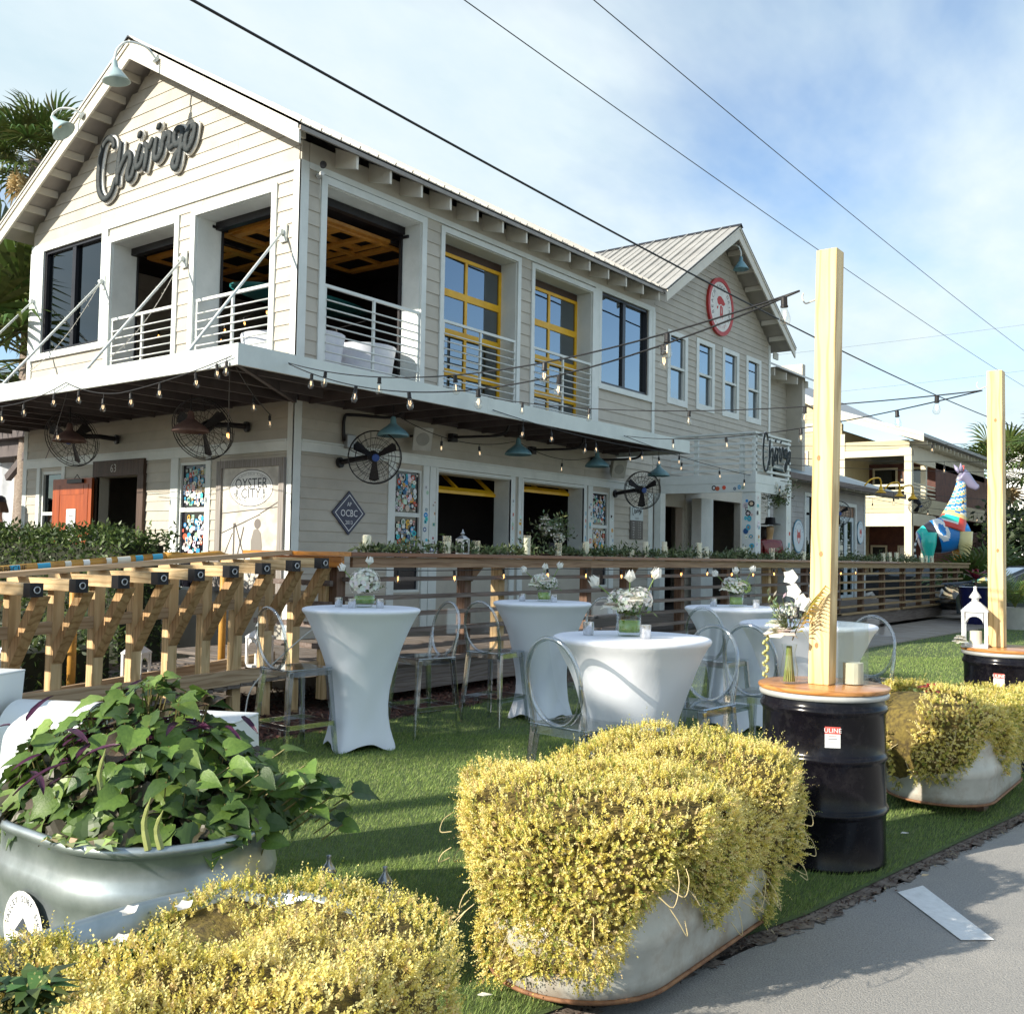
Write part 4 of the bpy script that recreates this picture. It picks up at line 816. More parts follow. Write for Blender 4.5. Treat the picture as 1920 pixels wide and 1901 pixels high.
for a_, b_ in ((q[0] + .01, mid - .005), (mid + .005, q[1] - .01)):
    d_ = frame(FL, a_, b_, q[2] + .01, q[3] - .3, .12, -.06, -.02, 'door', DOORB, LOW); pane(FL, a_ + .12, b_ - .12, q[2] + .13, q[3] - .42, -.04, PANED, d_); MB().sphere(FL(b_ - .05 if a_ < mid - .1 else a_ + .05, 1.4, .0), .03, 8, 5).build('handle', BLACKM, d_)
slab(MB(), FL, q[0] + .01, q[1] - .01, q[3] - .29, q[3] - .01, -.05, -.03).build('transom', M('transom_brown', (.30, .17, .10), .4), LOW)
q = LH[0]; w_ = frame(FL, q[0] - .1, q[1] + .1, q[2], q[3] + .1, .1, -.02, .035, 'window', TRIM, LOW); pane(FL, q[0], q[1], q[2] + .1, q[3], -.03, PANED, w_)
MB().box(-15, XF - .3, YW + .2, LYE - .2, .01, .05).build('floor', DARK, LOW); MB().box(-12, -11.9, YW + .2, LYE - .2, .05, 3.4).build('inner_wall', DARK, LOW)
for i, (y, lb) in enumerate(((25.05, 'oval white sign with red cat face leaning by the window, left of the white doors'), (29.92, 'oval white sign with red cat face right of the white double doors'))):
    s_ = thing('oval_sign', lb, 'sign', FL(y, 1.7 if i == 0 else 2.0, .03), group='oval cat signs')
    rz_ = .43 if i == 0 else .34; zc = 2.11 if i == 0 else 2.34
    def oval(mb, r_, k, d, c, rx_=.86):
        mb.cur = c; kk = len(mb.v); n = 28
        for e in (d, d + .012):
            for j in range(n): t_ = 2 * math.pi * j / n; mb.v.append(FL(y + r_ * rx_ * math.cos(t_), zc + r_ * math.sin(t_), e))
        mb._f([kk + j for j in range(n - 1, -1, -1)]); mb._f([kk + n + j for j in range(n)])
        for j in range(n): mb._f([kk + j, kk + (j + 1) % n, kk + n + (j + 1) % n, kk + n + j])
    mb = MB(); oval(mb, rz_, 0, .03, (.12, .30, .42)); mb.build('rim', PAINT, s_); mb = MB(); oval(mb, rz_ * .93, 0, .036, (.62, .70, .74)); mb.build('board', PAINT, s_)
    mb = MB(); mb.cur = (.55, .10, .09); f_ = rz_ / .43
    for px_, pz_ in (((-.14, .0), (.0, 0))[0],):
        mb.poly([FL(y + u_ * f_, zc + v_ * f_, .0495) for u_, v_ in ((-.13, .0), (-.10, .07), (-.12, .2), (-.05, .10), (.05, .10), (.12, .2), (.10, .07), (.13, 0), (.07, -.14), (0, -.2), (-.07, -.14))])
    mb.cur = (.8, .8, .8); mb.poly([FL(y + u_ * f_, zc + v_ * f_, .0505) for u_, v_ in ((-.06, -.05), (.06, -.05), (.04, -.13), (0, -.17), (-.04, -.13))]); mb.cur = (.05, .05, .06)
    for u_ in (-.05, .05): mb.disc(FL(y + u_ * f_, zc + .02 * f_, .0512), .016 * f_, (1, 0, 0), 8)
    mb.build('cat_emblem', PAINT, s_); mb = MB(); mb.cur = (.10, .25, .38)
    arc_text(mb, 'RED CAT BREW', .075 * f_, FL(y, zc, .0495), (0, 1, 0), (0, 0, 1), .28 * f_, .33 * f_, 150, 30) if False else None
    for j in range(11): a = R(160 - j * 14); mb.disc(FL(y + .27 * f_ * math.cos(a), zc + .33 * f_ * math.sin(a), .0497), .018 * f_, (1, 0, 0), 5)
    mb.build('lettering', PAINT, s_)
for i, y in enumerate((29.1, 30.9, 32.3)):
    L_ = thing('gooseneck_lamp', ['yellow gooseneck lamp nearest the wooden post', 'middle one of the three yellow gooseneck lamps', 'farthest of the three yellow gooseneck lamps'][i], 'lamp', FL(y, 3.6, .5), group='yellow gooseneck lamps')
    MB().tube(catmull([FL(y - .55, 3.62, .60), FL(y - .4, 3.80, .72), FL(y - .1, 3.86, .85), FL(y, 3.76, .88), FL(y, 3.64, .88)], 5), .022, 8).build('arm', YELLOW, L_, smooth=True)
    MB().lathe([(.03, .0), (.05, -.05), (.06, -.10), (.15, -.19), (.16, -.20), (.13, -.185), (.02, -.09)], 14, FL(y, 3.64, .88)).build('shade', YELLOW, L_, smooth=True)
# ------------------------------------------------------------------ pale yellow neighbour house
HY, HX = 46.73, -12.85
NB = thing('yellow_house', 'pale yellow two storey house with deep porches beyond the deck', 'building', (-17, 50, 0))
YS = M('siding_yellow', (0.44, 0.39, 0.25), .6, (0.40, 0.355, 0.225), scale=2); YT = M('yellow_trim', (0.56, 0.52, 0.39), .55, (.52, .48, .36), scale=2)
FH = lambda s, z, d=0.0: (s, HY - d, z); FS = lambda s, z, d=0.0: (HX + d, s, z)
BRK = M('house_brown', (0.12, 0.045, 0.03), .7, (.07, .025, .02), scale=3)
mb = MB(); mb.box(-32, -16.0, HY, 62, 0, 7.6); mb.prism([FH(-32, 7.6), FH(-16.0, 7.6), FH(-16.0, 7.9), FH(-24, 12.3), FH(-32, 8)], (0, .2, 0)); hb = mb.build('wall', YS, NB)
mb = MB(); mb.box(-16.0, HX, HY + 4.0, 62, 0, 6.3); mb.build('inner_wall', BRK, NB)
jb = MB(); boards(FH, -32, -16.02, 2.6, 10.5, .20, [(-21, -17.4, 4.6, 6.9)], None, YS, lim=lambda z: (-31, min(-16.02, -24 + (12.3 - z) / .52)), joined=jb, maxlen=99); boards(FH, -16, HX - .1, 6.62, 7.0, .13, [], None, YS, joined=jb, maxlen=99); boards(FS, HY + .2, 61, 3.75, 4.45, .17, [], None, YS, joined=jb, maxlen=99); boards(FH, -16, HX - .15, 3.72, 4.4, .17, [], None, YS, joined=jb, maxlen=99); tag(jb.build('clapboards', YS, NB), kind='stuff')
for b in ((-16.2, -15.85, HY - .06, HY + .02, 3.6, 7.4), (-16.2, HX + .0, HY - .05, HY + .08, 6.28, 6.6), (HX - .32, HX, HY - .04, HY + .25, 0, 6.27), (-16, HX, HY - .03, HY + .1, 3.1, 3.7), (-31, -16.21, HY - .05, HY, 7.6, 8.0), (-31, -16.21, HY - .05, HY, 3.3, 3.6), (-16, HX - .33, HY - .02, HY + .06, 4.42, 4.5), (-16, HX - .33, HY - .02, HY + .06, 4.9, 5.0)): MB().box(*b).build('trim_board', YT, NB)
MB().box(-16, HX - .33, HY + .0, HY + .05, 4.68, 4.74).build('rail', YT, NB); MB().box(-16, HX - .1, HY + .12, 61, 3.72, 4.40).build('balcony_floor', YS, NB)
MB().box(HX - .1, HX, HY + .26, 61, 3.15, 3.7).build('trim_board', YT, NB); MB().box(HX - .12, HX, HY + .26, 61, 6.0, 6.75).build('trim_board', YT, NB)
for k, z in enumerate((4.5, 4.68, 4.88, 5.02)): MB().box(HX - .06, HX - .01, HY + .26, 60, z, z + .07).build('rail', YT, NB)
for y in (49.2, 51.2, 53.4, 55.6, 57.8, 60): MB().box(HX - .25, HX - .02, y - .12, y + .12, 4.4, 6.0).build('porch_post', YT, NB); MB().box(HX - .25, HX - .02, y - .12, y + .12, 0, 3.15).build('porch_post', YT, NB)
MB().prism([FH(-24, 12.6, .5), FH(-15.9, 8.28, .5), FH(-12.2, 7.05, .5), FH(-12.2, 7.2, .5), FH(-15.9, 8.45, .5), FH(-24, 12.8, .5)], (0, 16, 0)).build('roof', M('roof_grey_metal', (.34, .36, .37), .5, metal=.2), NB)
MB().prism([FH(-24, 12.35, .52), FH(-15.9, 8.02, .52), FH(-12.2, 6.82, .52), FH(-12.2, 7.04, .52), FH(-15.9, 8.27, .52), FH(-24, 12.59, .52)], (0, .08, 0)).build('rake_board', YT, NB)
for y in np.arange(HY + .4, 61, .7): MB().prism([FS(y, 7.0, -.3), FS(y, 6.95, .55), FS(y, 6.75, .55), FS(y, 6.7, -.3)], (0, .08, 0)).build('rafter', YT, NB)
for x0, x1 in ((-20.7, -19.3), (-19.0, -17.6)):
    w_ = frame(FH, x0, x1, 4.9, 6.7, .12, .0, .06, 'window', YT, NB); pane(FH, x0 + .12, x1 - .12, 5.02, 6.58, .03, M('orange_blind', (.42, .20, .12), .5), w_)
for x0, x1 in ((-15.8, -14.6), (-14.3, -13.4)):
    w_ = frame(lambda s, z, d=0: (s, HY + 3.95 - d, z), x0, x1, 4.5, 6.1, .1, 0, .05, 'window', YT, NB); pane(lambda s, z, d=0: (s, HY + 3.95 - d, z), x0 + .1, x1 - .1, 4.6, 6.0, .02, PANED, w_)
for x0, x1 in ((-15.9, -15.1), (-14.6, -13.9), (-13.5, -13.1)):
    w_ = frame(lambda s, z, d=0: (s, HY + 3.95 - d, z), x0, x1, .3, 2.3, .09, 0, .05, 'window', YT, NB); pane(lambda s, z, d=0: (s, HY + 3.95 - d, z), x0 + .09, x1 - .09, .4, 2.2, .02, PANED, w_)
MB().box(HX - .02, HX + .02, 48.0, 50.4, 2.35, 2.75).build('hanging_board', M('board_bluegrey', (.40, .48, .46), .5), NB); mb = MB(); mb.cur = (.75, .78, .74); add_text(mb, 'TOUS', .32, (HX + .025, 49.2, 2.55), (0, 1, 0), (0, 0, 1)); mb.build('board_letters', PAINT, NB)
# white building far off
WH = thing('white_house', 'white multi storey building far behind the palms at the right edge', 'building', (-14, 104, 0))
MB().box(-19, 6, 99, 118, 0, 12.2).build('wall', M('white_stucco', (.8, .8, .78), .7), WH); MB().prism([(-20, 98, 12.2), (7, 98, 12.2), (7, 119, 12.2), (-20, 119, 12.2)], (0, 0, .6)).build('roof_slab', M('white_stucco2', (.78, .76, .72), .7), WH)
for i in range(5):
    for z in (2, 6, 9.3): MB().box(-17.6 + i * 3, -16.2 + i * 3, 98.95, 99.05, z, z + 2).build('window', PANE, WH)
# ------------------------------------------------------------------ spandex cocktail tables
def table_mesh():
    prof = [(.0, 1.072), (.30, 1.071), (.435, 1.070), (.452, 1.064), (.458, 1.052), (.452, 1.038), (.432, 1.015), (.405, .965), (.372, .90), (.338, .82), (.305, .73), (.276, .64), (.250, .54), (.232, .44), (.222, .34), (.222, .25), (.230, .16), (.245, .08), (.258, .03), (.262, .0)]
    mb = MB(); n = 64; k = 0
    for r_, z in prof:
        for q in range(n):
            t = 2 * math.pi * q / n; low = max(0, (0.75 - z) / 0.75); c4 = 0.5 + 0.5 * math.cos(4 * t)
            rr = r_ * (1 + low ** 1.6 * (0.26 * c4 ** 1.5 - 0.10)); zz = z
            if z < 0.2: zz = z + (1 - c4) * 0.055 * (1 - z / 0.2) + (0.004 * math.sin(9 * t) if z < .1 else 0)
            rr += (0.004 * math.sin(3 * t + z * 9) + 0.0028 * math.sin(7 * t - 14 * z)) * (1 if z < .95 else 0)
            mb.v.append((rr * math.cos(t), rr * math.sin(t), zz))
    for i in range(len(prof) - 1):
        for q in range(n): mb._f([i * n + (q + 1) % n, i * n + q, (i + 1) * n + q, (i + 1) * n + (q + 1) % n])
    return mb
TC = M('spandex_cloth', (0.86, 0.885, 0.96), 0.55, (0.82, 0.85, 0.93), scale=1.6, bump=0.35, bscale=3.2, detail=2, bstretch=(2.2, 2.2, .8))
tbm = None
TABLES = {'T1': (-5.666, 5.59, .30, 'white stretch covered cocktail table nearest the ramp railing'), 'T2': (-5.43, 7.69, .7, 'white stretch covered cocktail table close to the slat fence, right of the first'),
          'T3': (-2.79, 4.80, .55, 'nearest white stretch covered cocktail table, behind the yellow shrub'), 'T4': (-3.84, 8.45, .4, 'white stretch covered cocktail table with the green hydrangea vase, farthest back'), 'T5': (-2.55, 6.77, .8, 'white stretch covered cocktail table half hidden by the wooden post')}
for k, (x, y, a, lb) in TABLES.items():
    if tbm is None: tb = table_mesh().build('cocktail_table', TC, None, smooth=True, auto=50); tbm = tb.data
    else: tb = link('cocktail_table', tbm, None)
    tb.location = (x, y, 0); tb.rotation_euler = (0, 0, a); tb.scale = (.94, .94, 1) if k == 'T3' else (1, 1, 1); tag(tb, lb, 'table', 'covered cocktail tables on the turf')
# ------------------------------------------------------------------ clear ghost stools
AC = acrylic('clear_acrylic', (0.945, 0.965, 0.98), .03, .08); ACE = acrylic('acrylic_edge', (0.80, 0.84, 0.88), .06, .30)
def make_stool():
    t_ = thing('ghost_stool', '', 'stool', (0, 0, 0))
    sh = .645; s = .19
    m_ = MB(); m_.box(-s, s, -s, s, sh - .014, sh); bevel(m_.build('seat', AC, t_), .012, 3); MB().tube([(q * .187, p * .187, sh - .006) for q, p in ((-1, -1), (1, -1), (1, 1), (-1, 1), (-1, -1))], .006, 6, cap=False).build('seat_edge', ACE, t_)
    for nm, b in (('apron', (-s + .01, s - .01, -s + .008, -s + .018, sh - .055, sh - .0145)), ('apron', (-s + .01, s - .01, s - .018, s - .008, sh - .055, sh - .0145)), ('apron', (-s + .008, -s + .018, -s + .02, s - .02, sh - .055, sh - .0145)), ('apron', (s - .018, s - .008, -s + .02, s - .02, sh - .055, sh - .0145))): MB().box(*b).build(nm, ACE, t_)
    for ix in (-1, 1):
        for iy in (-1, 1):
            a = Vector((ix * .168, iy * .168, sh - .015)); b = Vector((ix * .212, iy * .225, 0)); m_ = MB(); k = 0
            for q, w_ in ((a, .021), (b, .0145)):
                for i, j in ((-1, -1), (1, -1), (1, 1), (-1, 1)): m_.v.append((q.x + i * w_, q.y + j * w_, q.z))
            for f in ((3, 2, 1, 0), (4, 5, 6, 7), (0, 1, 5, 4), (1, 2, 6, 5), (2, 3, 7, 6), (3, 0, 4, 7)): m_._f(list(f))
            bevel(m_.build('leg', ACE, t_), .005, 2)
    fz = .235; e = .205
    for a, b in (((-e, -e, fz), (e, -e, fz)), ((-e, -e, fz + .0), (-e, e, fz)), ((e, -e, fz), (e, e, fz)), ((-e, e, fz), (e, e, fz))): MB().obox(a, b, .012, .034).build('footrest', ACE, t_)
    # oval back on the -y side, leaning back a little
    cz, rx_, rz_ = .865, .178, .222; P_ = lambda t: Vector((rx_ * math.cos(t), -s + .005 - (cz + rz_ * math.sin(t) - .65) * .17, cz + rz_ * math.sin(t)))
    MB().tube([P_(2 * math.pi * i / 40) for i in range(41)], .0125, 8, cap=False).build('back_rim', ACE, t_, smooth=True)
    m_ = MB(); c_ = Vector((0, -s + .005 - (cz - .65) * .17 - .010, cz)); k = len(m_.v); m_.v.append(tuple(c_))
    for i in range(32): m_.v.append(tuple(P_(2 * math.pi * i / 32)))
    for i in range(32): m_._f([0, 1 + i, 1 + (i + 1) % 32])
    m_.build('back_panel', AC, t_, smooth=True)
    for ix in (-1, 1): MB().tube(catmull([(ix * .165, -.175, sh - .05), (ix * .172, -.19, sh + .06), (ix * .180, -.205, sh + .14), (ix * .176, -.222, sh + .22)], 4), [.018, .018, .017, .017, .016, .016, .015, .015, .014, .013, .012, .011, .010], 8).build('back_stay', ACE, t_, smooth=True)
    return t_
stool = None
for x, y, a, lb in ((-5.80, 5.06, -6, 'clear acrylic stool left of the first white table by the ramp railing'), (-5.68, 6.34, 168, 'clear acrylic stool right of the first white table, facing it'), (-5.56, 7.16, 3, 'clear acrylic stool left of the second table by the fence'), (-5.36, 8.42, 182, 'clear acrylic stool behind the second table, only its back showing'),
                    (-2.86, 4.42, -7, 'large clear acrylic stool in front of the nearest table'), (-2.76, 5.46, 176, 'clear acrylic stool between the nearest table and the black drum'), (-3.80, 8.00, -4, 'clear acrylic stool left of the farthest back table'), (-2.62, 6.22, -3, 'clear acrylic stool seen behind the flower vase, before the table at the post'), (-2.42, 7.46, 178, 'clear acrylic stool on the lawn right of the wooden post')):
    if stool is None: stool = make_stool(); st_ = stool
    else: st_ = dup(stool)
    st_.location = (x, y, 0); st_.rotation_euler = (0, 0, R(a)); tag(st_, lb, 'stool', 'clear stools around the tables')
# ------------------------------------------------------------------ drums with timber posts
DRUMM = M('drum_black', (0.004, 0.004, 0.006), .18, (0.006, 0.005, .008), scale=3, spec=.28, bump=.03, bscale=6, dirt=(.03, .028, .03), dirtamt=.5, dscale=20)
RINGW = M('ring_grey', (0.56, 0.57, 0.55), .4, metal=.3); LIDW = wood('lid_pine', (0.62, 0.30, 0.10), (0.46, 0.18, 0.045), 'X', .30, fine=14, orand=.04, coat=.35, bump=.1)
DR, DH = .302, .835
def drum(x, y, ang, lb):
    t_ = thing('steel_drum', lb, 'drum', (x, y, 0), group='black steel drums holding the light posts')
    pr = [(0, .0), (DR, .0), (DR + .004, .012), (DR, .02)]
    for hz_ in (.27, .53, .765): pr += [(DR, hz_ - .028), (DR + .006, hz_ - .016), (DR + .013, hz_ - .005), (DR + .013, hz_ + .005), (DR + .006, hz_ + .016), (DR, hz_ + .028)]
    pr += [(DR, DH - .022), (DR - .006, DH)]
    MB().lathe(pr, 48).build('shell', DRUMM, t_, smooth=True, world=False)
    MB().lathe([(DR - .004, DH - .018), (DR + .014, DH - .018), (DR + .018, DH - .004), (DR + .014, DH + .010), (DR - .004, DH + .012), (DR - .012, DH)], 48).build('clamp_ring', RINGW, t_, smooth=True, world=False)
    MB().lathe([(.0, DH + .013), (DR + .018, DH + .013), (DR + .024, DH + .022), (DR + .022, DH + .032), (DR + .012, DH + .036), (0, DH + .036)], 48).build('wooden_lid', LIDW, t_, smooth=True, world=False, auto=45)
    lb_ = MB(); k = 0; rr = DR + .0016
    def on(a, z, e=0.0): return ((rr + e) * math.cos(a), (rr + e) * math.sin(a), z)
    def patch(mb, a0, a1, z0, z1, c, e=0.0, n=6):
        mb.cur = c
        for i in range(n): p, q = a0 + (a1 - a0) * i / n, a0 + (a1 - a0) * (i + 1) / n; mb.poly([on(p, z0, e), on(q, z0, e), on(q, z1, e), on(p, z1, e)])
    patch(lb_, ang - .12, ang + .12, .60, .665, (.75, .76, .76)); patch(lb_, ang - .12, ang + .12, .665, .70, (.70, .10, .08))
    patch(lb_, ang - .07, ang + .07, .640, .644, (.2, .2, .22), .0006); patch(lb_, ang - .05, ang + .05, .625, .628, (.3, .3, .32), .0006); patch(lb_, ang - .06, ang + .06, .654, .657, (.6, .15, .12), .0006)
    c_ = Vector(on(ang, .682, .0022)); lb_.cur = (.85, .85, .85); add_text(lb_, 'ULINE', .030, c_, (-math.sin(ang), math.cos(ang), 0), (0, 0, 1))
    lb_.build('label', PAINT, t_, world=False)
    return t_
P4 = POSTW4 = wood('post_new_pine', (0.78, 0.61, 0.34), (0.64, 0.45, 0.20), 'Z', .6, fine=18, orand=.03, bump=.12)
drum(-1.846, 5.122, R(-62), 'black steel drum with round wooden lid in front, holding the taller looking post'); drum(-1.602, 8.344, R(-90), 'black steel drum with round wooden lid behind the right planter')
for (bx, by), (tx, ty), z1, nm in (((-1.846, 5.10), (-1.785, 5.03), 3.08, 'tall square pine post on the front drum carrying string lights'), ((-1.668, 8.33), (-1.65, 8.23), 2.95, 'square pine post on the far drum carrying string lights')):
    t_ = thing('light_post', nm, 'post', (bx, by, DH + .036), group='pine light posts')
    a = Vector((bx, by, DH + .0362)); b = Vector((tx, ty, z1)); h_ = .054; mb = MB()
    for q in (a, b):
        for i, j in ((-1, -1), (1, -1), (1, 1), (-1, 1)): mb.v.append((q.x + i * h_, q.y + j * h_, q.z))
    for f in ((3, 2, 1, 0), (4, 5, 6, 7), (0, 1, 5, 4), (1, 2, 6, 5), (2, 3, 7, 6), (3, 0, 4, 7)): mb._f(list(f))
    bevel(mb.build('timber', P4, t_), .006, 2)
    KN = M('knot', (.42, .25, .10), .6, (.30, .15, .05), scale=40)
    for tt in ((.09, .3, .52) if z1 > 3 else (.35, .82)): c = a.lerp(b, tt); MB().lathe([(.0, .0008), (.009, .0006), (.011, -.001)], 12, (c.x + random.uniform(-.02, .02), c.y - h_ - .0002, c.z), ax=(0, -1, 0), sy=1.5).build('knot', KN, t_)
    hk = a.lerp(b, (2.84 - .87) / (z1 - .87)); d_ = Vector((-.8, -.25, 0)).normalized()
    p0 = hk + Vector((-h_, -.02, 0))
    MB().tube(catmull([p0, p0 + d_ * .03 + Vector((0, 0, -.012)), p0 + d_ * .06 + Vector((0, 0, -.02)), p0 + d_ * .075 + Vector((0, 0, .01)), p0 + d_ * .07 + Vector((0, 0, .035))], 4), .004, 6).build('hook', CORDW, t_, smooth=True)
# ------------------------------------------------------------------ galvanised stock tanks
GALV = M('galvanised', (0.44, 0.49, 0.51), .38, (0.32, 0.37, 0.385), scale=9, metal=.75, bump=.03, bscale=6, dirt=(.30, .33, .32), dirtamt=.5, dscale=4)
GALVO = M('galvanised_old', (0.56, 0.55, 0.50), .5, (0.45, 0.44, 0.39), scale=6, metal=.3, bump=.05, dirt=(.28, .19, .11), dirtamt=.75, dscale=5)
RUSTL = M('rust_rim', (0.30, 0.15, 0.07), .7, (.18, .08, .04), scale=20)
SOIL = M('potting_soil', (.045, .03, .022), .95, (.025, .018, .014), scale=30, bump=.6)
def stadium(L_, r_, n=40):
    """outline of a tank: straight sides of half length L_ along y, round ends of radius r_"""
    pts = []
    for i in range(n // 2): t = math.pi * i / (n // 2 - 1); pts.append((r_ * math.cos(t), r_ * math.sin(t) + L_))
    for i in range(n // 2): t = math.pi + math.pi * i / (n // 2 - 1); pts.append((r_ * math.cos(t), r_ * math.sin(t) - L_))
    return pts
def tank(name, lb, x, y, ang, L_, r_, h_, mat, z0=.05, rim=None, grp=None):
    t_ = thing('stock_tank', lb, 'planter', (x, y, 0), R(ang), grp)
    pr = [(-.012, .0), (.0, .005), (.0, .05)]
    for c in (.36, .72): pr += [(.0, h_ * c - .055), (.010, h_ * c - .03), (.016, h_ * c), (.010, h_ * c + .03), (.0, h_ * c + .055)]
    pr += [(.0, h_ - .03), (.012, h_ - .026), (.018, h_ - .010), (.012, h_ + .004), (.0, h_ + .006), (-.012, h_ - .004), (-.014, h_ - .12)]
    mb = MB(); n = 48; rings = []
    for dr_, z in pr:
        k = len(mb.v); mb.v += [(px, py, z0 + z) for px, py in stadium(L_, r_ + dr_, n)]; rings.append(k)
    for a, b in zip(rings[:-1], rings[1:]):
        for q in range(n): mb._f([a + q, a + (q + 1) % n, b + (q + 1) % n, b + q])
    mb.build('tank_wall', mat, t_, smooth=True, world=False)
    MB().poly([(px, py, z0 + h_ - .06) for px, py in stadium(L_, r_ - .01, n)]).build('soil', SOIL, t_, world=False); MB().poly([(px, py, z0 + .012) for px, py in stadium(L_, r_ - .012, n)]).build('tank_floor', mat, t_, world=False)
    mb = MB(); mb.tube([(px, py, z0 + .006) for px, py in stadium(L_, r_ + .004, n)] + [(*stadium(L_, r_ + .004, n)[0], z0 + .006)], .008, 6, cap=False); mb.build('base_bead', rim or mat, t_, smooth=True, world=False)
    for yy in (-L_ * .8, L_ * .8): MB().box(-r_ * .8, r_ * .8, yy - .06, yy + .06, .0, z0 - .002).build('skid_block', POSTW, t_, world=False)
    return t_
tank('', 'round-ended galvanised steel tank planted with sweet potato vine at the left', -3.12, 2.04, 90, .14, .36, .56, GALV, .04, grp='stock tank planters')
TKF = tank('', 'galvanised steel tank at the bottom left, nearly hidden by yellow sedum', -1.98, 1.10, 0, .42, .32, .56, GALV, .04, grp='stock tank planters')
TKM = tank('', 'rust stained pale tank under the big central yellow sedum', -1.985, 3.50, 0, .40, .33, .50, GALVO, .05, RUSTL, grp='stock tank planters')
TKR = tank('', 'pale metal tank on blocks at the right edge, half draped with yellow sedum', -1.66, 7.02, 0, .38, .31, .52, GALVO, .07, RUSTL, grp='stock tank planters')
mb = MB(); mb.cur = (.78, .78, .76)   # round surf shop sticker on the left tank
FT = lambda s, z, d=0.0: (-3.02 + (.36 + .004 + d) * math.cos(s) - .0 + (.12 if math.cos(s) > 0 else -.12) * 1, 2.03 + (.36 + .004 + d) * math.sin(s), z)
for i in range(24): pass
sc = Vector((-3.14, 1.658, .30)); mb.disc(sc, .12, (0, -1, 0), 24); mb.cur = (.05, .06, .08); arc_text(mb, 'VALLEY SURF SHOP', .028, sc + Vector((0, -.001, 0)), (1, 0, 0), (0, 0, 1), .095, .095, 175, 5); mb.poly([sc + Vector((-.05, -.001, -.01)), sc + Vector((.05, -.001, -.01)), sc + Vector((0, -.001, .04))])
so_ = mb.build('round_sticker', PAINT); tag(so_, 'round white surf shop sticker on the left galvanised tank', 'sticker')
